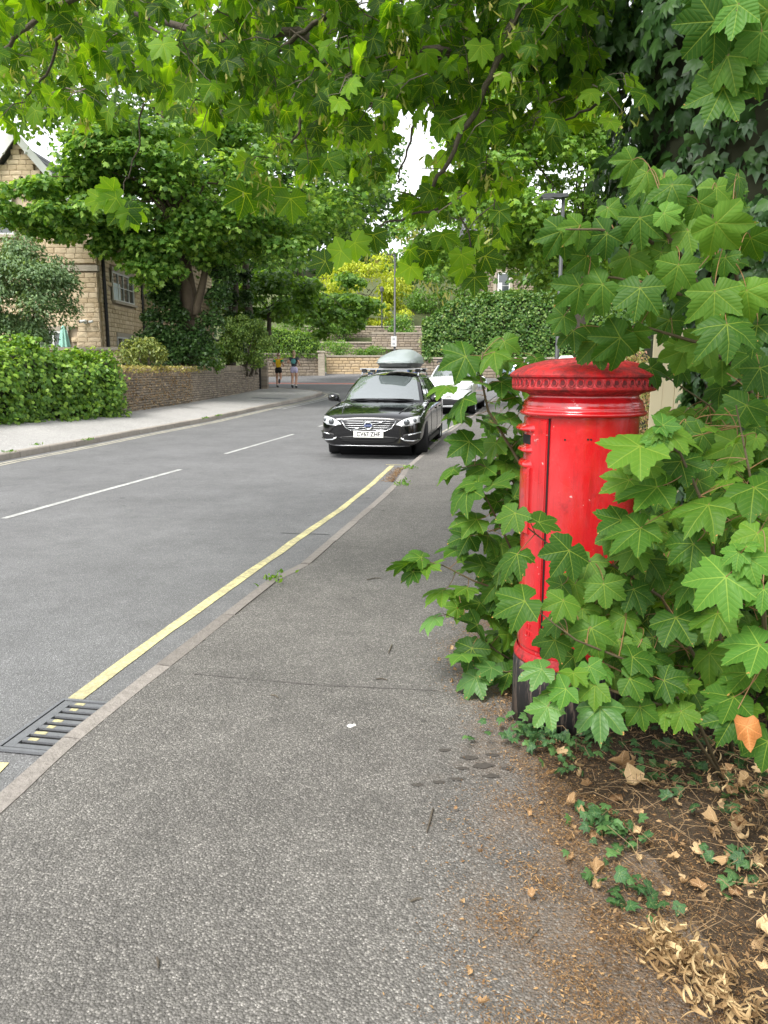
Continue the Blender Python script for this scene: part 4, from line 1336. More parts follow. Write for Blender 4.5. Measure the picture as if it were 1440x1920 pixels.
# two pale pyramid-capped gateposts behind the post box
for k, (u, lab) in enumerate(((1062, 'pale stone gatepost cap showing over the post box, the one nearer the road'), (1098, 'pale stone gatepost cap showing over the post box, the one nearer the pink shrub'))):
    c = at(u, 668, 13.5)
    e = empty('gatepost', (c[0], 13.5, 0)); tag(e, lab, 'gatepost', 'pale capped gateposts')
    m = MB(); m.box((c[0], 13.5, .72), (.27, .27, 1.46)); m.build('shaft', M_greywall, e, True)
    m = MB()
    s_ = .19
    m.add([(c[0] - s_, 13.5 - s_, 1.46), (c[0] + s_, 13.5 - s_, 1.46), (c[0] + s_, 13.5 + s_, 1.46), (c[0] - s_, 13.5 + s_, 1.46), (c[0] - s_, 13.5 - s_, 1.54), (c[0] + s_, 13.5 - s_, 1.54), (c[0] + s_, 13.5 + s_, 1.54), (c[0] - s_, 13.5 + s_, 1.54), (c[0] - .08, 13.42, 1.71), (c[0] + .08, 13.42, 1.71), (c[0] + .08, 13.58, 1.71), (c[0] - .08, 13.58, 1.71)],
          [(0, 1, 5, 4), (1, 2, 6, 5), (2, 3, 7, 6), (3, 0, 4, 7), (4, 5, 9, 8), (5, 6, 10, 9), (6, 7, 11, 10), (7, 4, 8, 11), (8, 9, 10, 11), (3, 2, 1, 0)])
    m.build('cap', plain('pale_cap', (.62, .62, .60), .8), e, True)

# cream boarded gate behind the shrubs, and the corner of a stone house
M_cream = plain('cream_boards', (0.80, 0.68, 0.45), 0.6, 0.06, 3)
cf = empty('boarded_fence', (3.4, 7.6, 0)); tag(cf, 'cream painted upright board fence behind the ivy trunk', 'fence')
for k in range(16):
    x = 2.66 + k * .115
    m = MB(); m.box((x, 7.6 + .004 * (k % 2), .98), (.111, .02, 1.86)); m.build('board', M_cream, cf, True)
m = MB(); m.box((3.5, 7.65, .5), (1.95, .05, .1)); m.box((3.5, 7.65, 1.5), (1.95, .05, .1)); m.build('rail', M_cream, cf, True)
ch = empty('house_corner', (5.6, 14.5, 0)); tag(ch, 'dark stone house corner with white downpipe behind the shrubs', 'house')
m = MB(); m.box((7.35, 15.1, 3), (3.9, 1.0, 6.2)); m.build('wall', M_mortar, ch, True)
m = MB(); block_field(m, (5.42, 14.5), (9, 14.5), 0, 6, .34, .13, .14, gap=.02); m.build('wall_stones', M_darkstone, ch, True)['kind'] = 'stuff'
m = MB()
for k in range(26): m.rv = random.random(); m.block((5.45 + .04 * (k % 2), 14.48, .12 + .23 * k), (.30 + .12 * (k % 2), .18, .21), 0, .015, .006)
m.build('quoins', M_greywall, ch, True)['kind'] = 'stuff'
m = MB(); m.tube([(5.85, 14.36, 0), (5.85, 14.36, 6)], .045, 10); m.build('downpipe', M_white, ch, True)

# ------------------------------------------------------------------ cars
def paint(name, col, metal=0.0, rough=0.25, coat=1.0):
    t = NT(name)
    return t.done(t.bsdf(col=col, metal=metal, rough=rough, coat=coat, coatr=0.015, spec=0.3))


M_tyre = plain('tyre_rubber', (0.018, 0.018, 0.019), 0.85, 0.2, 40)
M_chrome = plain('chrome', (0.75, 0.76, 0.77), 0.15, 0.03, metal=1.0)
M_alloy = plain('alloy', (0.50, 0.51, 0.53), 0.3, 0.05, metal=0.9)
M_trim = plain('black_trim', (0.012, 0.012, 0.013), 0.5, 0.1)
M_carglass = glass_mat('car_glass', (0.012, 0.015, 0.016), 1.95, 0.015)
M_screen = glass_mat('windscreen_glass', (0.10, 0.12, 0.12), 4.2, 0.02)  # lightened base and raised IOR put bright sky glare into the glass
M_lampglass = plain('headlamp', (0.60, 0.62, 0.63), 0.12, 0.2, 30, spec=.6, coat=1.0)
M_projector = plain('projector_lens', (0.10, 0.11, 0.12), 0.05, 0.1, metal=.6, coat=1.0)
M_plate = plain('number_plate_white', (0.80, 0.80, 0.76), 0.4, 0.02)
M_redlamp = plain('tail_lamp', (0.45, 0.02, 0.015), 0.15, 0.1, coat=1.0)
M_badgeblue = plain('badge_blue', (0.03, 0.06, 0.22), 0.3, 0.05)

STN = [-2.315, -2.30, -2.26, -2.18, -2.05, -1.85, -1.60, -1.3, -1.0, -0.7, -0.3, 0.3, 0.9, 1.4, 1.75, 2.0, 2.16, 2.26, 2.315]
WMI = [.56, .68, .77, .845, .885, .905, .92, .93, .93, .932, .932, .932, .932, .932, .925, .905, .87, .82, .74]
ZBO = [.25, .22, .20, .19, .185, .18, .18, .18, .18, .18, .18, .18, .18, .18, .19, .22, .26, .30, .34]
ZSH = [.60, .66, .695, .725, .755, .79, .825, .86, .885, .905, .92, .935, .95, .965, .975, .98, .96, .93, .86]
ZCE = [.645, .705, .745, .775, .805, .845, .885, .92, .955, .965, .97, .97, .97, .97, .98, .99, .99, .97, .90]


def make_car(name, label, loc, rz, pm, L=4.63, W=1.87, H=1.48, group=None, glass=None, screen=None, boxy=0.0, detail=True, steer=0.0, tail=False):
    """Estate car; local -y is the front, z = 0 the road."""
    e = empty(name, loc, rz)
    tag(e, label, 'car', group)
    sx, sy, sz = W / 1.87, L / 4.63, H / 1.48
    glass, screen = glass or M_carglass, screen or M_screen
    m = MB()
    rows = []
    for y, w, zb, zs, zc in zip(STN, WMI, ZBO, ZSH, ZCE):
        zs, zc = zs + boxy * .12 * (y < -.9), zc + boxy * .14 * (y < -.9)
        d = zs - zb
        half = [(.70 * w, zb), (.93 * w, zb + .05), (.985 * w, zb + .16), (w, zb + .34 * d), (.995 * w, zb + .6 * d), (.985 * w, zb + .82 * d), (.955 * w, zs - .02), (.90 * w, zs + .012),
                (.78 * w, zs + (zc - zs) * .45), (.5 * w, zs + (zc - zs) * .85), (.22 * w, zc)]
        sec = [(0, zb)] + half + [(0, zc)] + [(-x, z) for x, z in reversed(half)]
        rows.append([(x * sx, y * sy, z * sz) for x, z in sec])
    n = len(rows[0])
    V = [p for r in rows for p in r]
    F = []
    for i in range(len(rows) - 1):
        for k in range(n):
            F.append((i * n + k, i * n + (k + 1) % n, (i + 1) * n + (k + 1) % n, (i + 1) * n + k))
    F.append(tuple(range(n))[::-1]); F.append(tuple(range((len(rows) - 1) * n, len(rows) * n)))
    m.add(V, F)
    body = m.build('body', [pm, M_trim], e)
    bm = bmesh.new(); bm.from_mesh(body.data); bmesh.ops.recalc_face_normals(bm, faces=bm.faces); bm.to_mesh(body.data); bm.free()
    sm = body.modifiers.new('s', 'SUBSURF'); sm.levels = sm.render_levels = 1
    WX, RW = .80 * sx, .325 * sz
    ax = [(-1.385 * sy), (1.39 * sy)]
    cutters = []
    for y in ax:
        c = MB(); c.tube([(-1.2, y, RW), (1.2, y, RW)], RW + .055, 36)
        co = c.build('cut', M_trim)
        bm = bmesh.new(); bm.from_mesh(co.data); bmesh.ops.recalc_face_normals(bm, faces=bm.faces); bm.to_mesh(co.data); bm.free()
        b = body.modifiers.new('b', 'BOOLEAN'); b.operation = 'DIFFERENCE'; b.solver = 'EXACT'; b.object = co
        cutters.append(co)
    bpy.context.view_layer.update()
    bake(body)
    for c in cutters: bpy.data.objects.remove(c)
    body.data.polygons.foreach_set('use_smooth', np.ones(len(body.data.polygons), bool))
    try: body.data.set_sharp_from_angle(angle=R(40))
    except Exception: pass
    bvh = BVHTree.FromPolygons([v.co for v in body.data.vertices], [p.vertices for p in body.data.polygons])

    # cabin shell
    def q(x, y, z): return Vector((x * sx, y * sy, z * sz))
    bx_ = 1 + .10 * boxy
    TT = [k / 7 for k in range(8)]
    base_c = [(.775 * t_, -1.06 + .26 * t_ ** 2.2, .965 - .045 * t_ ** 2) for t_ in TT]
    head_c = [(.585 * t_, -.20 + .12 * t_ ** 2.2, 1.425 - .05 * t_ ** 2.2) for t_ in TT]
    def mir(l): return [(-x, y, z) for x, y, z in reversed(l[1:])] + list(l)
    def bil(a, b, f, bow): return [tuple(Vector(p).lerp(Vector(r_), f) + Vector((0, -.0, bow * 4 * f * (1 - f)))) for p, r_ in zip(a, b)]
    wrows = [[q(*p) for p in mir(bil(base_c, head_c, f, .035))] for f in (0, .2, .4, .6, .8, 1)]
    roof_st = [(-.08, 1.375, .585, 1.425), (.35, 1.405, .60, 1.47), (.9, 1.405, .60, 1.48), (1.4, 1.385, .59, 1.455), (1.80, 1.345, .565, 1.41)]
    rrows = [wrows[-1]]
    for (y, ze, wr, zc) in roof_st[1:]:
        hf = [(wr * t_, y, zc - (zc - ze) * t_ ** 2.2) for t_ in TT]
        rrows.append([q(*p) for p in mir(hf)])
    rear_b = [(.76 * t_, 2.20 - .18 * t_ ** 2.5, .97 - .01 * t_) for t_ in TT]
    rear_t = [(.565 * t_, 1.80, 1.41 - .065 * t_ ** 2.2) for t_ in TT]
    brows = [[q(*p) for p in mir(bil(rear_t, rear_b, f, .04))] for f in (0, .25, .5, .75, 1)]
    sh = MB()
    sh.grid(wrows, flip=True); sh.grid(rrows, flip=True); sh.grid(brows, flip=True)
    tops = [(.585, -.08, 1.375), (.60, .35, 1.405), (.60, .9, 1.405), (.59, 1.4, 1.385), (.565, 1.80, 1.345)]
    bots = [(.775, -.80, .92), (.845, -.2, .925), (.85, .7, .94), (.84, 1.5, .955), (.76, 2.02, .96)]
    def sidept(a, f, s):
        i = min(int(a * 4), 3); t_ = a * 4 - i
        T = Vector(tops[i]).lerp(Vector(tops[i + 1]), t_); B_ = Vector(bots[i]).lerp(Vector(bots[i + 1]), t_)
        p = B_.lerp(T, f); p.x += .035 * math.sin(f * math.pi)
        return Vector((p.x * sx * s, p.y * sy, p.z * sz))
    for s in (-1, 1):
        sh.grid([[sidept(a / 12, f / 5, s) for a in range(13)] for f in range(6)], flip=(s < 0))
    sh.build('cabin', pm, e, smooth=True)

    def panel(nm, rows, mat, off, cen):
        """Glass a little proud of the shell, shrunk inside its pillars."""
        mm = MB()
        mm.grid([[p + (p - cen).normalized() * off for p in r_] for r_ in rows])
        return mm.build(nm, mat, e, smooth=True)
    cen = q(0, .5, .9)
    def inner(rows, a0, a1, b0, b1, nr=6, nc=12):
        def sm_(f, g):
            r_ = f * (len(rows) - 1); i = min(int(r_), len(rows) - 2); c = g * (len(rows[0]) - 1); j = min(int(c), len(rows[0]) - 2)
            return rows[i][j].lerp(rows[i][j + 1], c - j).lerp(rows[i + 1][j].lerp(rows[i + 1][j + 1], c - j), r_ - i)
        return [[sm_(a0 + (a1 - a0) * k / nr, b0 + (b1 - b0) * l / nc) for l in range(nc + 1)] for k in range(nr + 1)]
    panel('windscreen', inner(wrows, .05, .94, .045, .955), screen, .008, cen)
    panel('rear_window', inner(brows, .12, .86, .08, .92), glass, .008, cen)
    for s in (-1, 1):
        for (a0, a1) in ((.13, .44), (.47, .72), (.745, .93)):
            rows_ = [[sidept(a0 + (a1 - a0) * k / 6, .10 + .78 * f / 5, s) + Vector((s * .006, 0, .002)) for k in range(7)] for f in range(6)]
            mm = MB(); mm.grid(rows_, flip=(s < 0)); mm.build('side_window', glass, e, smooth=True)
        if detail:
            mm = MB(); mm.tube([sidept(a / 14, .93, s) + Vector((s * .008, 0, 0)) for a in range(0, 14)], .009 * sz, 6); mm.build('window_trim', M_chrome, e)
            mm = MB(); mm.tube([sidept(a / 14, .05, s) + Vector((s * .012, 0, 0)) for a in range(1, 14)], .009 * sz, 6); mm.build('window_trim', M_chrome, e)
            mm = MB(); mm.tube([q(s * .56, y, z) for y, z in ((-.02, 1.40), (.05, 1.455), (.6, 1.475), (1.3, 1.465), (1.65, 1.44), (1.72, 1.40))], .018, 8); mm.build('roof_rail', M_chrome, e)
            for y in (.18, .98):
                mm = MB(); h = bvh.ray_cast(Vector((s * 2, y * sy, .78 * sz)), Vector((-s, 0, 0)))
                if h[0]: mm.box(tuple(h[0] + Vector((s * .012, .0, 0))), (.025, .2, .03)); mm.build('door_handle', pm, e)
            for y in (-.78, .30, 1.28):                               # door shut lines
                pts = []
                for k in range(9):
                    h = bvh.ray_cast(Vector((s * 2, y * sy + .12 * (1 - k / 8) * (y > 1), (.28 + .62 * k / 8) * sz)), Vector((-s, 0, 0)))
                    if h[0]: pts.append(h[0] + Vector((s * .0015, 0, 0)))
                if len(pts) > 3:
                    mm = MB(); mm.tube(pts, .004, 4); mm.build('shut_line', M_dark, e)
            mm = MB(); mm.box((s * .86 * sx, -.02, .235 * sz), (.10, 1.9 * sy, .07)); mm.build('sill', M_trim, e)
        # mirror
        mm = MB()
        cx, cy, cz = s * (.99 * sx), -.66 * sy, .985 * sz
        sec = [(-.105, 0), (-.09, .055), (-.03, .085), (.05, .085), (.10, .055), (.11, 0), (.10, -.05), (.03, -.07), (-.06, -.065), (-.10, -.035)]
        rws = []
        for t_, k in ((-.09, .35), (-.075, .75), (-.03, 1.0), (.05, .98), (.07, .9)):
            rws.append([(cx + s * x * k * 1.0, cy + t_, cz + z * k) for x, z in sec] + [(cx + s * sec[0][0] * k, cy + t_, cz + sec[0][1] * k)])
        mm.grid(rws, flip=(s > 0)); mm.add(rws[0][:-1], [tuple(range(len(sec)))]); mm.add(rws[-1][:-1], [tuple(range(len(sec)))])
        mir_ = mm.build('mirror', pm, e, smooth=True)
        mm = MB(); mm.tube([(s * .86 * sx, cy + .03, .93 * sz), (cx - s * .06, cy, cz - .03)], .03, 8); mm.build('mirror_arm', M_trim, mir_)

    # wheels
    for iy, y in enumerate(ax):
        for s in (-1, 1):
            we = bpy.data.objects.new('wheel', None); COL.objects.link(we); we.parent = e
            we.location = (s * WX, y, RW); we.rotation_euler = (0, 0, steer if iy == 0 else 0)
            Mx = Matrix(((0, 0, s, 0), (1, 0, 0, 0), (0, 1, 0, 0), (0, 0, 0, 1)))
            mm = MB()
            pr = [(RW * .68, -.10), (RW * .80, -.115), (RW * .93, -.112), (RW * .985, -.095), (RW, -.06), (RW, .06), (RW * .985, .095), (RW * .93, .112), (RW * .80, .115), (RW * .68, .10)]
            mm.lathe(pr, 36, M=Mx); mm.build('tyre', M_tyre, we, smooth=True)
            mm = MB(); mm.lathe([(RW * .69, -.10), (RW * .66, -.02), (RW * .66, .06), (RW * .69, .102), (RW * .665, .105), (RW * .63, .05), (RW * .60, .0), (.001, .0)], 32, M=Mx); mm.build('rim', M_alloy, we, smooth=True)
            for k in range(5):
                for dk in (-.16, .16):
                    a = k * 2 * math.pi / 5 + dk
                    mm = MB()
                    c_, s_ = math.cos(a), math.sin(a)
                    pr2 = [(.03, -.022), (RW * .66, -.016), (RW * .66, .016), (.03, .022)]
                    mm.prism([(c_ * x - s_ * y_, s_ * x + c_ * y_) for x, y_ in pr2], .055, .085, Mx)
                    mm.build('spoke', M_alloy, we)
            mm = MB(); mm.lathe([(.001, .096), (.035, .094), (.045, .08), (.045, .0)], 16, M=Mx); mm.build('hub_cap', M_trim, we, smooth=True)
    # wheel housings
    for y in ax:
        mm = MB()
        mm.tube([(-.66 * sx, y, RW), (.66 * sx, y, RW)], RW + .05, 24); mm.build('wheel_housing', M_trim, e)

    # fittings laid on the body by shooting rays at it
    def on(x, z, off=.004, back=False):
        h = bvh.ray_cast(Vector((x, 4 if back else -4, z)), Vector((0, -1 if back else 1, 0)))
        if h[0] is None:
            h = bvh.find_nearest(Vector((x, 2.3 if back else -2.3 * sy, z)))
        n_ = h[1] if h[1].y * (1 if back else -1) > 0 else -h[1]
        return h[0] + n_ * off

    def patch(nm, top, bot, mat, parent=e, off=.004, nx=14, nz=5, back=False):
        """top/bot: lists of (x, z) bounding a patch seen from the front, both running the same way."""
        def ev(l, f):
            xs_ = np.linspace(0, 1, len(l)); return np.interp(f, xs_, [p[0] for p in l]), np.interp(f, xs_, [p[1] for p in l])
        rows_ = []
        for k in range(nz + 1):
            r_ = []
            for j in range(nx + 1):
                a, b = ev(top, j / nx), ev(bot, j / nx)
                f = k / nz
                x, z = a[0] * (1 - f) + b[0] * f, a[1] * (1 - f) + b[1] * f
                r_.append(on(x * sx, z * sz, off, back))
            rows_.append(r_)
        mm = MB(); mm.grid(rows_)
        o = mm.build(nm, mat, parent, smooth=True)
        so = o.modifiers.new('t', 'SOLIDIFY'); so.thickness = .006; so.offset = 0
        bpy.context.view_layer.update()
        return bake(o)

    def bar(nm, pts, r_, mat, parent=e, off=.012, back=False):
        P = [on(x * sx, z * sz, off, back) for x, z in pts]
        mm = MB(); mm.tube(P, r_, 8); return mm.build(nm, mat, parent, smooth=True)

    up = .10 * boxy
    for s in (-1, 1):
        hl = patch('headlight', [(s * .50, .632 + up), (s * .62, .695 + up), (s * .74, .725 + up), (s * .845, .735 + up)], [(s * .48, .60 + up), (s * .60, .585 + up), (s * .74, .60 + up), (s * .855, .635 + up)], M_lampglass, nx=12)
        if detail:
            P = on(s * .655 * sx, .642 * sz, .008)
            mm = MB(); mm.tube([P + Vector((0, .03, 0)), P + Vector((0, -.012, 0)), P + Vector((0, -.02, 0))], [.055, .05, .03], 16); mm.build('projector', M_projector, hl, smooth=True)
            P = on(s * .775 * sx, .668 * sz, .008)
            mm = MB(); mm.tube([P + Vector((0, .03, 0)), P + Vector((0, -.008, 0)), P + Vector((0, -.014, 0))], [.038, .035, .02], 14); mm.build('projector', M_projector, hl, smooth=True)
            bar('headlight_surround', [(s * .48, .598), (s * .60, .580), (s * .74, .594), (s * .86, .632)], .007, M_chrome, off=.006)
            bar('headlight_surround', [(s * .50, .636), (s * .62, .70), (s * .74, .732), (s * .85, .74)], .008, M_trim, off=.006)
            patch('fog_recess', [(s * .60, .43), (s * .72, .455), (s * .87, .47)], [(s * .58, .345), (s * .72, .33), (s * .86, .35)], M_trim, nx=8)
            bar('chrome_blade', [(s * .68, .425), (s * .77, .445), (s * .865, .462)], .012, M_chrome, off=.016)
            bar('chrome_blade', [(s * .56, .375), (s * .63, .335), (s * .75, .328), (s * .86, .352)], .014, M_chrome, off=.016)
    if detail:
        g = patch('grille', [(-.475, .66), (-.3, .675), (0, .685), (.3, .675), (.475, .66)], [(-.40, .54), (-.30, .495), (0, .485), (.30, .495), (.40, .54)], M_trim, nx=18)
        for z in (.655, .618, .58, .545, .512):
            hw = .455 if z > .6 else (.44 if z > .56 else (.41 if z > .53 else .32))
            bar('slat', [(x, z) for x in np.linspace(-hw, hw, 11)], .0042, M_alloy, g, .012)
        bar('grille_frame', [(-.475, .66), (-.40, .54), (-.30, .493), (0, .483), (.30, .493), (.40, .54), (.475, .66)], .006, M_chrome, g, .012)
        bar('diagonal_bar', [(.30, .66), (.12, .612)], .009, M_chrome, g, .028)
        bar('diagonal_bar', [(-.11, .555), (-.30, .50)], .009, M_chrome, g, .028)
        P = on(0, .583 * sz, .02)
        mm = MB()
        ring_ = [(P.x + .062 * math.cos(a), P.y - .012, P.z + .062 * math.sin(a)) for a in np.linspace(0, 2 * math.pi, 25)]
        mm.tube(ring_, .014, 8, caps=False); bd = mm.build('badge', M_chrome, g, smooth=True)
        mm = MB(); mm.prism([(.05, .05), (.095, .05), (.095, .095), (.08, .08), (.055, .075)], 0, .012, Matrix(((-1, 0, 0, P.x + .0), (0, 0, 1, P.y - .022), (0, 1, 0, P.z), (0, 0, 0, 1)))); mm.build('badge_arrow', M_chrome, bd)
        mm = MB(); mm.box((P.x, P.y - .02, P.z), (.125, .012, .036)); mm.build('badge_band', M_badgeblue, bd)
        text_obj('badge_letters', 'VOLVO', .030, M_chrome, bd, Matrix.Translation((P.x, P.y - .027, P.z)) @ Matrix.Rotation(math.pi / 2, 4, 'X'), .0015)
        patch('lower_intake', [(-.55, .375), (-.3, .40), (0, .405), (.3, .40), (.55, .375)], [(-.46, .30), (-.3, .275), (0, .27), (.3, .275), (.46, .30)], M_trim, nx=16)
        for z in (.375, .345, .315):
            bar('intake_slat', [(x, z) for x in np.linspace(-.47, .47, 9)], .006, M_dark, off=.01)
        bar('bumper_lip', [(x, .235) for x in np.linspace(-.70, .70, 13)], .004, M_alloy, off=.004)
        bar('bonnet_edge', [(-.52, .675), (-.42, .70), (-.2, .715), (0, .72), (.2, .715), (.42, .70), (.52, .675)], .004, M_dark, off=.001)
        for s in (-1, 1):
            mm = MB(); mm.tube([q(s * x, y, 0) + Vector((0, 0, (bvh.ray_cast(Vector((s * x * sx, y * sy, 3)), Vector((0, 0, -1)))[0] or Vector((0, 0, .9))).z + .004)) for x, y in ((.50, -2.1), (.56, -1.8), (.62, -1.4), (.70, -1.02))], .010, 6); mm.build('bonnet_crease', pm, e, smooth=True)
            mm = MB(); mm.tube([q(s * .05, -1.03, .985), q(s * .35, -.99, .985), q(s * .60, -.91, .97)], .010, 6); mm.build('wiper', M_trim, e)
    else:
        g = patch('grille', [(-.42, .66 + up), (0, .69 + up), (.42, .66 + up)], [(-.36, .54 + up), (0, .52 + up), (.36, .54 + up)], M_trim, nx=10)
        bar('slat', [(x, .60 + up) for x in np.linspace(-.38, .38, 9)], .018, M_chrome, g, .012)
        patch('lower_intake', [(-.6, .42), (0, .43), (.6, .42)], [(-.55, .28), (0, .26), (.55, .28)], M_trim, nx=10)
    if tail:
        for s in (-1, 1):
            patch('tail_light', [(s * .50, .90), (s * .66, .93), (s * .80, .93)], [(s * .52, .80), (s * .66, .79), (s * .82, .78)], M_redlamp, nx=6, back=True)
    e['_front_y'] = float(on(0, .44 * sz, 0).y)
    return e


def front_plate(car, s, z=.445, w=.52, h=.111, right=False):
    y = car['_front_y'] - .022
    m = MB(); m.box((0, y, z), (w, .012, h)); pl = m.build('number_plate', M_plate, car)
    text_obj('plate_letters', s, .108, M_black, pl, Matrix.Translation((w / 2 - .03 if right else 0, y - .007, z - .003)) @ Matrix.Rotation(math.pi / 2, 4, 'X') @ Matrix.Diagonal((.86, 1.0, 1, 1)), .001, 'RIGHT' if right else 'CENTER')
    return pl


M_blackpaint = paint('black_car_paint', (0.003, 0.003, 0.004), 0.0, 0.12)
yaw = R(9.4)
cy = 13.25
fc = at(691, 800, cy)
ctr = Vector((fc[0] + math.sin(yaw) * 2.315, cy + math.cos(yaw) * 2.315, 0))
black = make_car('parked_car', 'black estate car with chrome grille and a roof box, parked at the kerb', (ctr.x, ctr.y, float(zroad(ctr.x, ctr.y)) + .004), -yaw, M_blackpaint, group=None, steer=R(10))
front_plate(black, 'CV67 ZHF', .435)
m = MB(); m.box((0, black['_front_y'] - .012, .375), (.30, .012, .02)); m.build('dealer_strip', M_trim, black)
m = MB(); m.box((.0, -.75, 1.02), (.2, .1, .07)); m.build('rear_view_mirror', M_trim, black)

# roof box and its bars
rb = empty('roof_box', (black.location.x + math.sin(yaw) * .38, black.location.y + math.cos(yaw) * .38, black.location.z), -yaw)
tag(rb, 'pale grey roof box strapped to bars on the black estate car', 'roof box')
M_rbox = plain('roof_box_plastic', (0.25, 0.285, 0.28), 0.32, 0.04, 3, spec=.5)
for y in (-.2, .75):
    m = MB(); m.box((0, y, 1.535), (1.26, .055, .03)); m.build('roof_bar', M_alloy, rb)
    for s in (-1, 1):
        m = MB(); m.box((s * .545, y, 1.50), (.10, .09, .07)); m.build('bar_foot', M_trim, rb)


def rbox(rows_spec, mat, nm):
    rows = []
    for (y, w, z0, z1, tw) in rows_spec:
        sec = []
        for k in range(13):
            a = math.pi * k / 12
            cx = math.cos(a); sxx = math.sin(a)
            x = (abs(cx) ** .55) * (1 if cx >= 0 else -1)
            sec.append((.13 + x * (w if sxx < .35 else w - (w - tw) * min(1, (sxx - .35) / .5)), y, z0 + (z1 - z0) * (sxx ** .62)))
        rows.append(sec)
    m = MB(); m.grid(rows, flip=True)
    m.add(rows[0], [tuple(range(13))]); m.add(rows[-1], [tuple(reversed(range(13)))])
    return m.build(nm, mat, rb, smooth=True)


rbox([(-.72, .16, 1.66, 1.68, .12), (-.69, .30, 1.655, 1.72, .2), (-.5, .36, 1.655, 1.79, .26), (-.2, .375, 1.655, 1.855, .28), (.3, .38, 1.655, 1.91, .29), (.85, .38, 1.655, 1.945, .28), (1.12, .375, 1.655, 1.93, .25), (1.26, .36, 1.655, 1.84, .24), (1.30, .30, 1.655, 1.70, .2)], M_rbox, 'lid')
m = MB()
trr = []
for (y, w, z0) in ((-.71, .16, 1.62), (-.68, .29, 1.58), (-.5, .345, 1.56), (.3, .365, 1.553), (1.1, .36, 1.56), (1.25, .34, 1.59), (1.29, .29, 1.63)):
    trr.append([(.13 - w, y, 1.655), (.13 - w, y, 1.635), (.13 - w * .86, y, z0), (.13 + w * .86, y, z0), (.13 + w, y, 1.635), (.13 + w, y, 1.655)])
m.grid(trr); m.add(trr[0], [tuple(range(6))]); m.add(trr[-1], [tuple(range(6))]); m.build('tray', plain('roof_box_tray', (.07, .075, .075), .45), rb)
m = MB()
m.tube([(.13 + s_, y, 1.655) for s_, y in ((-.16, -.725), (-.30, -.69), (-.37, -.48), (-.387, .3), (-.385, 1.1), (-.35, 1.27), (0, 1.31), (.35, 1.27), (.385, 1.1), (.387, .3), (.37, -.48), (.30, -.69), (.16, -.725), (-.16, -.725))], .012, 6)
m.build('rim_strip', M_rbox, rb)
m = MB(); m.box((.13 + .375, .0, 1.66), (.02, .05, .03)); m.build('lock', M_black, rb)
# tray foot: keep the clamps visible
for y in (-.2, .75):
    m = MB(); m.box((.13, y, 1.553), (.3, .05, .012)); m.build('clamp', M_trim, rb)

c = at(845, 720, 24.6)
white = make_car('parked_car', 'white sport utility car with dark roof bars parked behind the black estate', (1.85 + .55, 24.3 + 2.1, float(zroad(1.9, 25.5)) + .004), -R(14), paint('white_car_paint', (0.72, 0.73, 0.74)), L=4.35, W=1.83, H=1.64, boxy=1.0, detail=False)
front_plate(white, '7 LXW', .55, right=True)
for s in (-1, 1):
    m = MB(); m.tube([(s * .60, y, z) for y, z in ((-.1, 1.60), (.05, 1.66), (.9, 1.675), (1.5, 1.64), (1.58, 1.58))], .022, 8); m.build('roof_rail', M_trim, white)
for y in (.2, .9):
    m = MB(); m.box((0, y, 1.72), (1.3, .07, .04)); m.build('roof_bar', M_trim, white)
blue = make_car('oncoming_car', 'dark blue hatchback mostly hidden behind the black estate', (.42, 33.6, float(zroad(.4, 33.5)) + .004), -R(6), paint('blue_car_paint', (0.03, 0.075, 0.22)), L=4.1, W=1.76, H=1.50, boxy=.5, detail=False)
silver = make_car('distant_car', 'silver blue hatchback crossing the junction seen from behind', (8.9, 45.0, float(zroad(8.9, 45.0)) + .004), R(-122) + math.pi, paint('silver_blue_paint', (0.26, 0.33, 0.42), .4), L=4.2, W=1.78, H=1.46, boxy=.4, detail=False, tail=True)
silver.rotation_euler.z = R(68)

# ------------------------------------------------------------------ joggers
M_skin = plain('skin', (0.52, 0.30, 0.21), 0.5, 0.08, 8)


def body_graph(name, J, E, mat, parent, sub=2):
    keys = list(J)
    me = bpy.data.meshes.new(name)
    me.from_pydata([J[k][0] for k in keys], [(keys.index(a), keys.index(b)) for a, b in E], [])
    o = bpy.data.objects.new(name, me); COL.objects.link(o); o.parent = parent
    bm = bmesh.new(); bm.from_mesh(me); lay = bm.verts.layers.skin.verify(); bm.verts.ensure_lookup_table()
    for i, v in enumerate(bm.verts):
        r_ = J[keys[i]][1]
        v[lay].radius = r_ if isinstance(r_, tuple) else (r_, r_)
        v[lay].use_root = (keys[i] == 'pelvis')
    bm.to_mesh(me); bm.free()
    o.modifiers.new('skin', 'SKIN').use_smooth_shade = True
    ss = o.modifiers.new('sub', 'SUBSURF'); ss.levels = ss.render_levels = sub
    bpy.context.view_layer.update(); bake(o)
    o.data.materials.clear(); o.data.materials.append(mat)
    o.data.polygons.foreach_set('use_smooth', np.ones(len(o.data.polygons), bool))
    return o


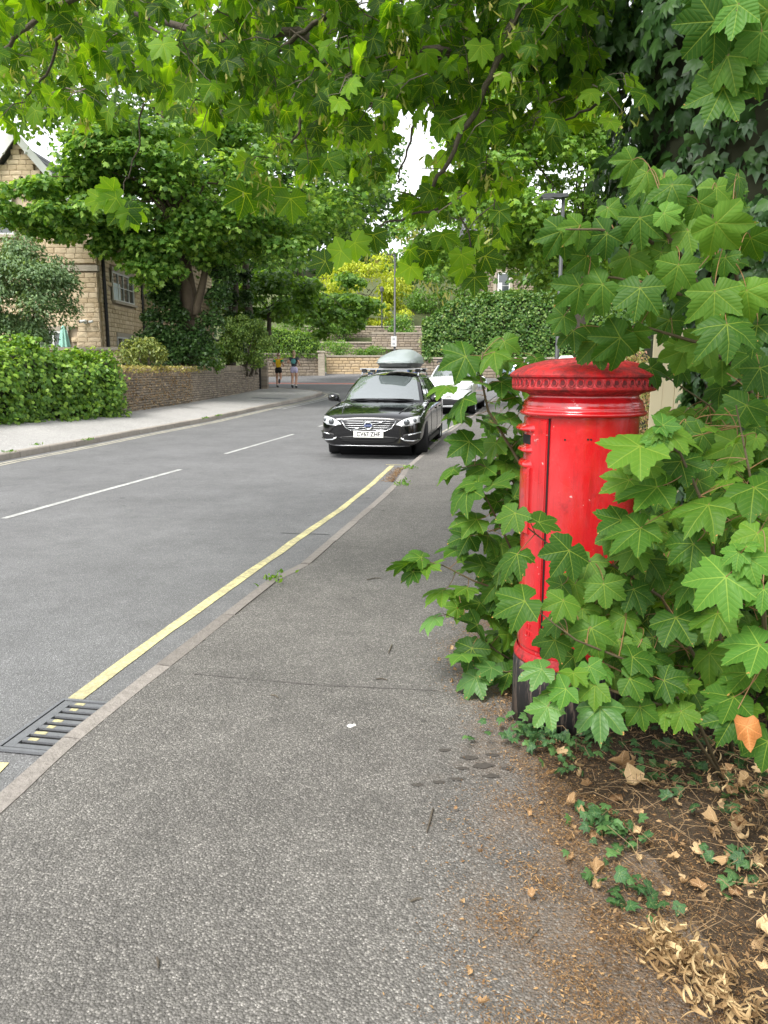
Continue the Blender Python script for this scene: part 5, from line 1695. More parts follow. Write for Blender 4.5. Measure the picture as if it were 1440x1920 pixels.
def person(label, loc, rz, pose, shirt, shorts, hair, shoe, sleeve=None, tall=1.0, bun=False, band=None, logo=None):
    """Runner seen from behind; local +y is the way they run. pose: joints for arms and legs."""
    e = empty('person', loc, rz)
    tag(e, label, 'person', 'joggers on the far pavement')
    e.scale = (tall, tall, tall)
    J = {'pelvis': ((0, 0, .93), (.115, .095)), 'waist': ((0, .01, 1.08), (.105, .085)), 'chest': ((0, .03, 1.27), (.135, .10)), 'neckb': ((0, .04, 1.42), (.075, .065)), 'neck': ((0, .05, 1.49), .048), 'skull': ((0, .06, 1.58), (.073, .085)), 'top': ((0, .055, 1.66), (.062, .075)),
         'sl': ((-.16, .03, 1.38), .055), 'sr': ((.16, .03, 1.38), .055), 'hl': ((-.09, 0, .88), .085), 'hr': ((.09, 0, .88), .085)}
    J.update(pose)
    E = [('pelvis', 'waist'), ('waist', 'chest'), ('chest', 'neckb'), ('neckb', 'neck'), ('neck', 'skull'), ('skull', 'top'), ('chest', 'sl'), ('sl', 'el'), ('el', 'wl'), ('wl', 'pl'), ('pl', 'fl'), ('chest', 'sr'), ('sr', 'er'), ('er', 'wr'), ('wr', 'pr'), ('pr', 'fr'),
         ('pelvis', 'hl'), ('hl', 'kl'), ('kl', 'cl'), ('cl', 'al'), ('al', 'tl'), ('pelvis', 'hr'), ('hr', 'kr'), ('kr', 'cr'), ('cr', 'ar'), ('ar', 'tr')]
    body_graph('body', J, E, M_skin, e)
    V = lambda k: Vector(J[k][0])
    # shirt
    JS = {'pelvis': ((0, 0, .95), (.142, .122)), 'waist': ((0, .01, 1.10), (.125, .105)), 'chest': ((0, .03, 1.27), (.155, .12)), 'n': ((0, .04, 1.42), (.09, .075)),
          'sl': (V('sl'), .075), 'ml': (V('sl').lerp(V('el'), .5), .066), 'sr': (V('sr'), .075), 'mr': (V('sr').lerp(V('er'), .5), .066)}
    body_graph('shirt', {k: (tuple(v[0]), v[1]) for k, v in JS.items()}, [('pelvis', 'waist'), ('waist', 'chest'), ('chest', 'n'), ('chest', 'sl'), ('sl', 'ml'), ('chest', 'sr'), ('sr', 'mr')], shirt, e)
    if sleeve:
        for s in 'lr':
            a, b = V('s' + s).lerp(V('e' + s), .12), V('s' + s).lerp(V('e' + s), .56)
            m = MB(); m.tube([a, a.lerp(b, .5), b], [.079, .077, .072], 12); m.build('sleeve', sleeve, e, smooth=True)
    JP = {'pelvis': ((0, 0, .95), (.14, .12)), 'hl': (V('hl') + Vector((-.005, 0, 0)), .112), 'ml': (V('hl').lerp(V('kl'), .48), .10), 'hr': (V('hr') + Vector((.005, 0, 0)), .112), 'mr': (V('hr').lerp(V('kr'), .48), .10), 'top': ((0, .005, 1.05), (.128, .108))}
    body_graph('shorts', {k: (tuple(v[0]), v[1]) for k, v in JP.items()}, [('pelvis', 'top'), ('pelvis', 'hl'), ('hl', 'ml'), ('pelvis', 'hr'), ('hr', 'mr')], shorts, e)
    # hair: cap of hair on the back and crown of the head
    m = MB(); rows = []
    for i in range(9):
        ph = math.pi * .62 * i / 8
        rows.append([(.094 * math.sin(ph) * math.cos(t_), .055 + .105 * math.sin(ph) * math.sin(t_) - .012, 1.605 + .115 * math.cos(ph)) for t_ in np.linspace(math.pi * .93, math.pi * 2.07, 17)])
    m.grid(rows); m.grid([[(p[0] * .99, .055 + abs(p[1] - .055) * .55, p[2]) for p in r_] for r_ in rows[:5]])
    m.build('hair', hair, e, smooth=True)
    if bun:
        m = MB(); m.lathe([(.001, .055), (.04, .045), (.055, 0), (.04, -.045), (.001, -.055)], 12, (0, -.0, 1.735)); m.build('hair_bun', hair, e, smooth=True)
    if band:
        m = MB(); m.lathe([(.096, -.012), (.099, 0), (.096, .012)], 20, M=Matrix.Translation((0, .048, 1.645)) @ Matrix.Rotation(R(14), 4, 'X') @ Matrix.Diagonal((1, 1.12, 1.6, 1))); m.build('head_band', band, e, smooth=True)
    # face on the far side
    for s in (-1, 1):
        m = MB(); m.lathe([(.001, .010), (.009, .005), (.011, 0), (.009, -.005), (.001, -.010)], 8, (s * .03, .142, 1.60)); m.build('eye', M_white, e, smooth=True)
        m = MB(); m.tube([(s * .082, .05, 1.57), (s * .092, .045, 1.60), (s * .088, .05, 1.63)], [.008, .014, .009], 8); m.build('ear', M_skin, e, smooth=True)
    m = MB(); m.tube([(0, .14, 1.60), (0, .162, 1.565), (0, .145, 1.555)], [.008, .014, .01], 8); m.build('nose', M_skin, e, smooth=True)
    m = MB(); m.tube([(-.025, .138, 1.53), (0, .146, 1.528), (.025, .138, 1.53)], [.004, .007, .004], 6); m.build('mouth', plain('lips', (.45, .16, .13), .5), e, smooth=True)
    # fingers
    for s in 'lr':
        a, b = V('p' + s), V('f' + s)
        d = (b - a).normalized(); n_ = d.orthogonal().normalized()
        for k, ln in enumerate((.055, .065, .062, .048)):
            o_ = n_ * (k - 1.5) * .018
            m = MB(); m.tube([b + o_, b + o_ + d * ln * .5, b + o_ + d * ln * .7 - d.cross(n_) * ln * .4], [.009, .008, .006], 6); m.build('finger', M_skin, e, smooth=True)
        m = MB(); m.tube([a + n_ * .03, a + n_ * .05 + d * .03, a + n_ * .045 + d * .055], [.011, .009, .007], 6); m.build('thumb', M_skin, e, smooth=True)
    # shoes and socks
    for s in 'lr':
        a, t_ = V('a' + s), V('t' + s)
        d = (t_ - a).normalized()
        m = MB(); m.tube([a - d * .06, a - d * .03 + Vector((0, 0, -.01)), a.lerp(t_, .5), t_, t_ + d * .04], [.03, .05, .052, .045, .018], 12); m.build('shoe', shoe, e, smooth=True)
        c_ = V('c' + s)
        m = MB(); m.tube([a.lerp(c_, .12), a.lerp(c_, .32)], [.045, .046], 12); m.build('sock', M_white, e, smooth=True)
    if logo:
        m = MB(); rows = []
        for k in range(7):
            z = 1.15 + .22 * k / 6
            wd = .045 + .075 * math.sin(math.pi * (k + .5) / 7)
            rows.append([(x * wd, -.118 - .02 * (1 - abs(x)) + .02 * (z - 1.16) / .2, z) for x in np.linspace(-1, 1, 7)])
        m.grid(rows); m.build('back_panel', logo, e, smooth=True)
    return e


arms_bent = {'el': ((-.25, -.10, 1.16), .044), 'wl': ((-.22, .10, 1.10), .032), 'pl': ((-.205, .15, 1.11), .034), 'fl': ((-.20, .19, 1.12), .024),
             'er': ((.27, -.14, 1.18), .044), 'wr': ((.26, .05, 1.06), .032), 'pr': ((.25, .10, 1.06), .034), 'fr': ((.245, .14, 1.065), .024)}
p1 = dict(arms_bent)
p1.update({'kl': ((-.10, .10, .49), .062), 'cl': ((-.09, .02, .33), .054), 'al': ((-.075, .01, .09), .036), 'tl': ((-.075, .15, .05), .034), 'kr': ((.10, .02, .48), .062), 'cr': ((.10, -.14, .42), .054), 'ar': ((.11, -.36, .38), .036), 'tr': ((.11, -.44, .26), .034)})
p2_ = dict(arms_bent)
p2_.update({'el': ((-.30, -.06, 1.20), .044), 'wl': ((-.24, .10, 1.18), .032), 'pl': ((-.22, .14, 1.2), .034), 'fl': ((-.21, .18, 1.21), .024), 'kl': ((-.09, .05, .48), .062), 'cl': ((-.085, -.03, .33), .056), 'al': ((-.08, -.10, .13), .036), 'tl': ((-.08, .02, .06), .034), 'kr': ((.09, .10, .48), .062), 'cr': ((.085, .06, .31), .056), 'ar': ((.08, .02, .09), .036), 'tr': ((.08, .16, .05), .034)})
M_ysh = plain('yellow_shirt', (.78, .48, .02), .8)
M_gsl = plain('green_sleeve', (.03, .28, .14), .8)
M_cloth_b = plain('black_cloth', (.012, .012, .014), .85)
M_tee = plain('charcoal_shirt', (.05, .055, .07), .85)
M_teal = plain('teal_print', (.10, .32, .32), .8)
M_lil = plain('lilac_shorts', (.52, .47, .66), .85)
M_hairb = plain('brown_hair', (.20, .11, .06), .6)
M_hairl = plain('fair_hair', (.42, .30, .19), .6)
M_shoe = plain('dark_shoe', (.03, .03, .035), .7)
M_cap = plain('pale_cap_cloth', (.70, .66, .60), .8)
j1, j2 = at(523, 728, 38.5), at(552, 729, 38.0)
person('jogger in yellow shirt with green sleeves and black shorts', (j1[0], 38.5, float(gz(j1[0], 38.5)) + .05), R(-4), p1, M_ysh, M_cloth_b, M_hairb, M_shoe, M_gsl, .98, False, M_cap)
person('jogger in charcoal shirt with teal back print and lilac shorts', (j2[0], 38.0, float(gz(j2[0], 38.0)) + .05), R(-4), p2_, M_tee, M_lil, M_hairl, M_shoe, None, 1.03, True, None, M_teal)
# ------------------------------------------------------------------ the red post box
def red_mat(name, worn):
    t = NT(name)
    co = t.objco()
    n1 = t.noise(5, 5, co, .65)
    n2 = t.noise(38, 4, co, .7)
    n3 = t.noise(2.2, 3, co)
    c = t.mix(n1, (0.42, 0.005, 0.009), (0.57, 0.012, 0.017))
    c = t.mix(t.ramp(n3, [(.47, 0), (.60, .55)]), c, (0.40, 0.035, 0.036))
    st_ = t.noise(16, 4, t.n('Mapping', {0: co, 'Scale': (1, 1, .10)}).outputs[0], .7)
    c = t.mix(t.ramp(st_, [(.52, 0), (.66, .5)]), c, (0.17, 0.008, 0.010))
    if worn:
        k = t.ramp(t.math('ADD', t.math('MULTIPLY', n2, .55), t.math('MULTIPLY', n1, .45)), [(.44, 0), (.60, 1.0)])
        c = t.mix(t.math('MULTIPLY', k, .75), c, (0.045, 0.014, 0.012))
        rough = t.mix(k, .38, .85)
    else:
        chips = t.ramp(t.noise(26, 4, co, .75), [(.66, 0), (.70, 1.0)])
        c = t.mix(t.math('MULTIPLY', chips, .7), c, (0.62, 0.42, 0.40))
        dk = t.ramp(t.noise(11, 5, co, .75), [(.58, 0), (.72, 1.0)])
        c = t.mix(t.math('MULTIPLY', dk, .6), c, (0.16, 0.01, 0.012))
        rough = t.mix(t.ramp(n3, [(.45, 0), (.6, 1)]), .14, .36)
    b = t.bump(t.math('ADD', t.math('MULTIPLY', n2, .5), n1), .22 if not worn else .5, .01)
    return t.done(t.bsdf(col=c, rough=rough, spec=.5, normal=b, coat=0.0 if worn else .6, coatr=.08))


M_red = red_mat('red_post_paint', False)
M_redworn = red_mat('red_post_paint_worn', True)
M_dimple = plain('dimple_shade_red', (.10, .006, .008), .7, .3, 40)  # dark red that paints the shade inside the cap dimples


def plinth_mat():
    t = NT('plinth_paint')
    co = t.objco()
    mp = t.n('Mapping', {0: co, 'Scale': (1, 1, .12)}).outputs[0]
    n = t.noise(40, 4, mp, .7)
    c = t.mix(t.ramp(n, [(.52, 0), (.62, .8)]), (.022, .021, .022), (.20, .15, .12))
    return t.done(t.bsdf(col=c, rough=.6, spec=.35, normal=t.bump(n, .4, .006)))


BX, BY = 0.81, 3.16
pb = empty('post_box', (BX, BY, 0))
tag(pb, 'red cast iron pillar post box half hidden by sycamore leaves', 'post box')
m = MB(); m.lathe([(.001, 0), (.247, 0), (.247, .26), (.244, .285), (.236, .30)], 64); m.build('plinth', plinth_mat(), pb, smooth=True)
m = MB(); m.lathe([(.2365, .29), (.2455, .287), (.246, .295), (.240, .315), (.234, .33)], 64); m.build('plinth_ring', M_redworn, pb, smooth=True)
m = MB(); m.lathe([(.235, .302), (.2275, .33), (.226, .7), (.2245, 1.31), (.2245, 1.318)], 72); body = m.build('body', M_red, pb, smooth=True)
m = MB()
m.lathe([(.224, 1.312), (.246, 1.314), (.252, 1.320), (.252, 1.327), (.246, 1.333), (.241, 1.334), (.243, 1.342), (.242, 1.350), (.236, 1.354), (.237, 1.362), (.233, 1.372), (.224, 1.379), (.216, 1.392), (.222, 1.402)], 72)
m.build('collar', M_red, pb, smooth=True)
m = MB()
m.lathe([(.214, 1.392), (.232, 1.402), (.262, 1.409), (.278, 1.413), (.285, 1.419), (.2865, 1.426), (.284, 1.430), (.284, 1.460), (.2875, 1.464), (.2955, 1.467), (.297, 1.474), (.290, 1.482), (.268, 1.496), (.24, 1.509), (.20, 1.521), (.15, 1.532), (.09, 1.539), (.04, 1.542), (.001, 1.5425)], 72)
cap = m.build('cap', M_redworn, pb, smooth=True)
mod = cap.modifiers.new('e', 'EDGE_SPLIT'); mod.split_angle = R(35); bpy.context.view_layer.update(); bake(cap)
dm = MB()
ring_ = [(.0115 * math.cos(a), 0, .014 * math.sin(a)) for a in np.linspace(0, 2 * math.pi, 11)]
dm.tube(ring_, .0032, 5, caps=False)
dm_me = dm.mesh('dimple'); dm_me.materials.append(M_redworn)
for k in range(54):
    a = 2 * math.pi * k / 54
    o = bpy.data.objects.new('dimple', dm_me); COL.objects.link(o); o.parent = cap
    o.location = (.2842 * math.cos(a), .2842 * math.sin(a), 1.445); o.rotation_euler = (0, 0, a + math.pi / 2)
    o2 = None
pit = MB(); pit.tube([(0, .002, 0), (0, -.0015, 0)], [.0095, .0085], 10)
pit_me = pit.mesh('dimple_hollow'); pit_me.materials.append(M_dimple)
for k in range(54):
    a = 2 * math.pi * k / 54
    o = bpy.data.objects.new('dimple_hollow', pit_me); COL.objects.link(o); o.parent = cap
    o.location = (.2842 * math.cos(a), .2842 * math.sin(a), 1.445); o.rotation_euler = (0, 0, a + math.pi / 2)
# door on the road side
A0, A1 = R(126), R(222.5)
def arc_panel(nm, a0, a1, z0, z1, r0, r1, mat, parent, n=20, bev=.004):
    m = MB()
    rows = []
    for (z, r_) in ((z0, r0), (z0, r1 - bev), (z0 + bev, r1), (z1 - bev, r1), (z1, r1 - bev), (z1, r0)):
        row = [(r0 * math.cos(a0), r0 * math.sin(a0), z)]
        for k in range(n + 1):
            a = a0 + (a1 - a0) * k / n
            row.append((r_ * math.cos(a), r_ * math.sin(a), z))
        row.append((r0 * math.cos(a1), r0 * math.sin(a1), z))
        rows.append(row)
    m.grid(rows)
    return m.build(nm, mat, parent, smooth=False)
arc_panel('door_gap', A1, A1 + R(1.6), .335, 1.308, .2275, .2292, M_dark, pb, 3, .0005)
door = arc_panel('door', A0, A1, .345, 1.306, .222, .233, M_red, pb, 26)
arc_panel('door_edge', A1 - R(9), A1 - R(1), .35, 1.300, .232, .2375, M_red, door, 5)
arc_panel('door_edge', A0 + R(1), A0 + R(9), .35, 1.300, .232, .2375, M_red, door, 5)
arc_panel('aperture', R(152), R(198), 1.195, 1.238, .231, .2345, M_dark, door, 14)
def hood(nm, a0, a1, z, out, th, parent):
    m = MB(); rows = []
    for (r_, dz) in ((.230, -th), (.232 + out * .7, -th * .75), (.232 + out, -th * .35), (.232 + out, 0), (.232 + out * .7, th * .5), (.230, th)):
        rows.append([((.229 + (r_ - .229) * min(1, 6 * min(k, 14 - k) / 14)) * math.cos(a0 + (a1 - a0) * k / 14), (.229 + (r_ - .229) * min(1, 6 * min(k, 14 - k) / 14)) * math.sin(a0 + (a1 - a0) * k / 14), z + dz) for k in range(15)])
    m.grid(rows); return m.build(nm, M_red, parent, smooth=True)
hood('aperture_hood', R(146), R(206), 1.262, .034, .016, door)
hood('aperture_lip', R(150), R(203), 1.175, .024, .014, door)
hood('plate_ledge', R(150), R(203), 1.115, .020, .020, door)
arc_panel('collection_plate_frame', R(150), R(201), .83, 1.105, .232, .2425, M_red, door, 14)
arc_panel('collection_plate', R(155), R(196), .85, 1.085, .240, .2435, M_red, door, 12)
hood('lock_boss', R(188), R(208), .555, .022, .026, door)
hood('lock_boss', R(184), R(207), .505, .018, .012, door)
# embossed founder's marks low on the door (too small and worn to read)
for r_ in range(2):
    for k in range(4):
        a = R(203 + k * 4.5)
        m = MB(); m.box((0, 0, 0), (.011, .005, .020 if r_ == 0 else .015), M=Matrix.Rotation(a + math.pi / 2, 4, 'Z') @ Matrix.Translation((0, -.2335, .445 - r_ * .032)))
        m.build('embossed_mark', M_red, door)
for (a, z) in ((240, 1.228), (262, 1.232), (265, 1.231)):
    m = MB(); m.tube([(.222 * math.cos(R(a)), .222 * math.sin(R(a)), z), (.2262 * math.cos(R(a)), .2262 * math.sin(R(a)), z)], .0042, 8); m.build('screw_hole', M_dark, pb)

# ------------------------------------------------------------------ sycamore leaves near the camera
L_near = leaf_mat('sycamore_leaf', (0.022, 0.066, 0.009), (0.044, 0.112, 0.013), (0.088, 0.180, 0.020), 0.30, (1.8, 1.9, .5), .46, .14, True, .5, .2)
L_young = leaf_mat('young_sycamore_leaf', (0.050, 0.14, 0.021), (0.072, 0.18, 0.026), (0.11, 0.24, 0.034), 0.3, (1.7, 1.7, .6), .46, .15, True, .1, .12)
L_edge = leaf_mat('browned_sycamore_leaf', (0.045, 0.12, 0.026), (0.06, 0.15, 0.032), (0.085, 0.19, 0.04), 0.28, (1.7, 1.8, .7), .42, .35, True, 1.6, .12)
L_canopy = leaf_mat('canopy_sycamore_leaf', (0.017, 0.050, 0.009), (0.052, 0.128, 0.015), (0.15, 0.28, 0.028), 0.58, (2.8, 2.6, .42), .48, .2, True, 0, .15)
L_dry = leaf_mat('dry_leaf', (0.22, 0.12, 0.055), (0.38, 0.24, 0.115), (0.55, 0.40, 0.22), 0.2, (1.1, 1.0, .8), .75, .2, True, 0, .1)
L_litter = leaf_mat('litter_flake', (0.08, 0.044, 0.02), (0.18, 0.10, 0.044), (0.38, 0.24, 0.11), 0.0, None, .85, .2)
L_orange = leaf_mat('scorched_leaf', (0.32, 0.12, 0.035), (0.36, 0.15, 0.045), (0.42, 0.19, 0.06), 0.2, (1.2, 1, .6), .6, .3, True)
M_stem = stone_mat('green_brown_stem', [(0.07, 0.055, 0.03), (0.10, 0.08, 0.04)], .7, 20, .3, .2)
M_petiole = plain('red_petiole', (0.20, 0.11, 0.045), .5, .5, 6)

TM = [leaf_template('maple', k + 10) for k in range(12)]
TML = [leaf_template('maple_low', k + 30, True) for k in range(4)]


def leaf_meshes(tm, mat, nm='leaf'):
    out = []
    for V, T, U in tm:
        me = tri_mesh(nm, V, T, U); me.materials.append(mat)
        me.polygons.foreach_set('use_smooth', np.ones(len(me.polygons), bool))
        out.append(me)
    return out


G_near, G_young, G_edge, G_can, G_orange = (leaf_meshes(TM, x) for x in (L_near, L_young, L_edge, L_canopy, L_orange))
G_ivy = leaf_meshes([leaf_template('ivy', k + 50, True) for k in range(5)], L_ivy)
G_dry = leaf_meshes([leaf_template('dry', k + 70, True) for k in range(8)], L_dry)


def facing(pos, ang, up=.55, cam=.6, jit=.22, tiltdown=.0):
    """Tip and normal of a leaf whose tip points at image angle ang (0 right, 90 down) and whose face looks up and towards the viewer."""
    pos = np.asarray(pos); n = len(pos)
    a = np.radians(np.asarray(ang, float))
    t = np.cos(a)[:, None] * np.array([1., 0, 0]) - np.sin(a)[:, None] * UPV
    c = unit(CAMP - pos)
    nn = unit(c * cam + np.array([0, 0, up]) + rng.normal(0, jit, (n, 3)))
    t = t - nn * (t * nn).sum(1, keepdims=True)
    return unit(t), nn


class Shrub:
    def __init__(s, name, label, root, stems, cat='shrub', mat=None):
        s.e = empty(name, root); tag(s.e, label, cat)
        s.nodes = []
        s.pet = MB()
        for st in stems:
            pts = [Vector(p[:3]) for p in st['p']]
            n = len(pts)
            m = MB(); m.tube(pts, [st['r'] * (1 - .7 * k / (n - 1)) for k in range(n)], 7)
            m.build('stem', mat or M_stem, s.e, True, True)
            for a, b in zip(pts[:-1], pts[1:]):
                for k in range(5): s.nodes.append(np.array(a.lerp(b, k / 5)))
        s.nodes = np.array(s.nodes)

    def petiole(s, p, tip, maxl=.22):
        d = np.linalg.norm(s.nodes - p, axis=1)
        q = s.nodes[int(np.argmin(d))]
        v = q - p
        L = np.linalg.norm(v)
        if L < .01: return
        if L > maxl: v = v / L * maxl * random.uniform(.6, 1.0)
        p, v, t = Vector(p), Vector(v), Vector(tip)
        e_ = p + v
        c = p - t * min(.07, v.length * .45)
        pts = [p.lerp(c, f).lerp(c.lerp(e_, f), f) for f in (0, .17, .34, .5, .67, .84, 1)]
        s.pet.tube(pts, [.0013, .0013, .0014, .0014, .0015, .0017, .002], 4, False)

    def add(s, meshes, pos, tip, nrm, size, pet=True):
        leaf_objects('leaf', meshes, pos, tip, nrm, size, s.e)
        if pet:
            for p, t in zip(pos, tip): s.petiole(p, t)

    def finish(s):
        if s.pet.v: s.pet.build('petioles', M_petiole, s.e, True)['kind'] = 'stuff'


def stem_px(pts, r, ground=None):
    P = [tuple(at(u, v, Y)) for u, v, Y in pts]
    if ground is not None: P = [ground] + P
    return {'p': P, 'r': r}


# --- shrub in front of the post box and to its right
fs = Shrub('sycamore_shrub', 'broad leaved sycamore shrub spreading in front of the post box', (1.35, 2.75, 0), [
    stem_px([(1350, 1200, 2.55), (1335, 1010, 2.45), (1312, 930, 2.4), (1275, 850, 2.4), (1235, 820, 2.4)], .009, (1.35, 2.75, 0)),
    stem_px([(1330, 1280, 2.6), (1240, 1120, 2.6), (1150, 1060, 2.6), (1060, 1045, 2.6), (990, 990, 2.7)], .008, (1.3, 2.75, 0)),
    stem_px([(1300, 1330, 2.5), (1180, 1240, 2.4), (1080, 1200, 2.4), (1000, 1140, 2.4)], .007, (1.25, 2.6, 0)),
    stem_px([(1270, 1330, 2.4), (1160, 1300, 2.35), (1080, 1270, 2.35), (1030, 1265, 2.35)], .006, (1.25, 2.55, 0)),
    stem_px([(1440, 1250, 2.3), (1430, 1100, 2.1), (1400, 1060, 2.0), (1380, 1040, 2.0)], .007, (1.5, 2.5, 0)),
    stem_px([(1480, 1300, 2.2), (1470, 1200, 2.0), (1440, 1210, 1.95)], .006, (1.5, 2.4, 0)),
    stem_px([(1430, 1150, 2.6), (1420, 960, 2.5), (1400, 860, 2.5), (1380, 760, 2.6)], .008, (1.5, 2.7, 0))], mat=M_stem)
H = [  # u, v, reach in px, angle, depth, kind (n near, y young, e edge, o orange)
    (1200, 837, 82, 138, 2.35, 'n'), (1252, 808, 60, 60, 2.35, 'n'), (1232, 913, 84, 172, 2.38, 'n'), (1277, 865, 56, 80, 2.42, 'n'), (1328, 947, 84, 120, 2.3, 'n'), (1201, 990, 76, 140, 2.36, 'n'), (1414, 914, 84, 60, 2.3, 'n'),
    (1334, 877, 44, 100, 2.5, 'n'), (1361, 1082, 84, 140, 2.0, 'y'), (1404, 1047, 50, 70, 1.98, 'y'), (1386, 1035, 38, 160, 1.99, 'y'), (1400, 1025, 34, -60, 1.98, 'y'), (1216, 1047, 52, 100, 2.55, 'n'), (1132, 1095, 50, 85, 2.5, 'n'), (1188, 1105, 52, 75, 2.5, 'n'), (1170, 1156, 47, 100, 2.5, 'n'),
    (1267, 1158, 66, 65, 2.42, 'n'), (1109, 1178, 62, 75, 2.42, 'n'), (1186, 1232, 52, 12, 2.38, 'n'), (1181, 1273, 50, 24, 2.34, 'n'), (1116, 1285, 47, 150, 2.32, 'n'), (1424, 1210, 78, 160, 1.95, 'y'), (1245, 1276, 47, 40, 2.35, 'n'), (1067, 1032, 64, 125, 2.5, 'n'),
    (984, 1127, 70, 162, 2.36, 'n'), (1056, 1126, 47, 110, 2.42, 'n'), (1200, 1326, 46, 80, 2.34, 'n'), (1125, 1326, 66, 88, 2.3, 'e'), (1061, 1292, 44, 150, 2.25, 'y'), (1016, 1255, 52, 155, 2.3, 'e'), (1027, 1325, 52, 120, 2.26, 'e'), (1277, 1334, 47, 70, 2.32, 'n'), (1250, 1330, 42, 90, 2.35, 'n'),
    (1375, 1345, 62, 120, 1.95, 'n'), (1376, 1307, 68, 170, 2.0, 'n'), (1402, 1262, 72, 178, 2.05, 'n'), (1440, 1390, 60, 100, 1.95, 'n'), (1432, 1105, 50, 95, 1.95, 'y'), (1300, 1020, 60, 150, 2.3, 'n'), (1345, 1150, 62, 100, 2.35, 'n'), (1225, 1195, 48, 140, 2.5, 'n'), (1105, 1250, 40, 70, 2.36, 'y'), (1128, 1255, 34, 20, 2.36, 'y'), (1075, 1262, 36, 100, 2.34, 'n'),
    (1237, 805, 40, 178, 2.34, 'n'), (1233, 822, 36, 135, 2.33, 'y'), (1243, 797, 34, -40, 2.33, 'y'), (1238, 800, 30, 40, 2.33, 'y'), (1150, 1000, 50, 60, 2.56, 'n'), (1040, 1200, 46, 120, 2.5, 'n'), (1330, 1225, 60, 60, 2.45, 'n'), (1300, 1090, 62, 130, 2.4, 'n'), (1420, 1000, 60, 120, 2.2, 'n'), (1295, 1290, 48, 70, 2.5, 'n'), (1160, 1200, 44, 130, 2.46, 'n'),
    (1180, 900, 60, 160, 2.45, 'n'), (1165, 975, 56, 150, 2.48, 'n'), (1215, 870, 50, 120, 2.45, 'n'), (1105, 1052, 50, 105, 2.6, 'n'), (1150, 1065, 48, 80, 2.6, 'n'), (1078, 1095, 44, 125, 2.56, 'n'), (1092, 1142, 44, 60, 2.55, 'n'), (1045, 1165, 42, 140, 2.5, 'n'), (1190, 1030, 52, 120, 2.5, 'n'),
    (1010, 979, 46, -35, 2.62, 'n'), (966, 962, 50, 120, 2.66, 'n'), (970, 1039, 58, 120, 2.62, 'n')]


def add_heroes(sh, H, up=.5, cam=.75, jit=.16):
    for kind, G in (('n', G_near), ('y', G_young), ('e', G_edge), ('o', G_orange)):
        S = [h for h in H if h[5] == kind]
        if not S: continue
        pos = np.array([at(h[0], h[1], h[4]) for h in S])
        t, n = facing(pos, [h[3] for h in S], up, cam, jit)
        dep = (pos - CAMP) @ FWD
        sz = np.array([h[2] for h in S]) * dep / FPX * 0.98
        sh.add(G, pos, t, n, sz)


add_heroes(fs, H)
# the scorched half of the low leaf
pos = np.array([at(1400, 1362, 1.84)])
t, n = facing(pos, [82], .3, .9, .05)
leaf_objects('scorched_leaf', leaf_meshes([leaf_template('dry', 74, True)], L_orange), pos, t, n, [.072], fs.e)


def fill(N, box, bound, depth, size, ang=(40, 150), up=.5, cam=.6, jit=.3):
    P = []
    while len(P) < N:
        u, v = random.uniform(box[0], box[2]), random.uniform(box[1], box[3])
        if not bound(u, v): continue
        P.append(at(u, v, depth(u, v)))
    P = np.array(P)
    t, n = facing(P, rng.uniform(ang[0], ang[1], N), up, cam, jit)
    return P, t, n, rng.uniform(size[0], size[1], N)


def fb(u, v):
    ub = np.interp(v, [780, 800, 900, 960, 1000, 1030, 1100, 1250, 1330, 1400], [1260, 1230, 1235, 1220, 1170, 1110, 1050, 1050, 1060, 1110])
    vb = np.interp(u, [1000, 1100, 1200, 1300, 1400, 1440], [1330, 1335, 1340, 1350, 1370, 1400])
    return u > ub and v < vb


P, t, n, s = fill(222, (1000, 790, 1500, 1400), fb, lambda u, v: random.uniform(2.5, 2.75) if u < 1190 else random.uniform(2.4, 3.1), (.045, .085), (30, 160), .5, .55, .42)
fs.add(G_near, P, t, n, s)
P, t, n, s = fill(520, (1130, 790, 1540, 1370), lambda u, v: fb(u - 70, v), lambda u, v: random.uniform(2.85, 3.8), (.055, .095))
scatter('inner_foliage', TML, P, t, n, s, L_near, fs.e, smooth=True)
fs.finish()

# --- sapling behind and to the left of the post box
ls = Shrub('sycamore_sapling', 'sycamore sapling leaning over the pavement on the road side of the post box', (.95, 3.75, 0), [
    stem_px([(1010, 1200, 3.6), (990, 1000, 3.55), (985, 885, 3.5), (915, 770, 3.45), (900, 700, 3.45), (905, 660, 3.45)], .011, (.95, 3.75, 0)),
    stem_px([(1000, 1150, 3.6), (950, 1110, 3.5), (890, 1090, 3.4), (830, 1060, 3.4), (790, 1050, 3.4)], .007, (.93, 3.7, 0)),
    stem_px([(990, 1100, 3.55), (940, 990, 3.4), (920, 950, 3.35), (900, 910, 3.35)], .007, (.93, 3.72, 0)),
    stem_px([(980, 1250, 3.6), (930, 1220, 3.5), (880, 1170, 3.5), (830, 1150, 3.5)], .006, (.92, 3.7, 0)),
    stem_px([(985, 1250, 3.45), (950, 1260, 3.4), (910, 1255, 3.4)], .005, (.9, 3.6, 0)),
    stem_px([(990, 950, 3.6), (960, 900, 3.55), (900, 870, 3.5), (850, 880, 3.5)], .006, (.95, 3.74, 0))])
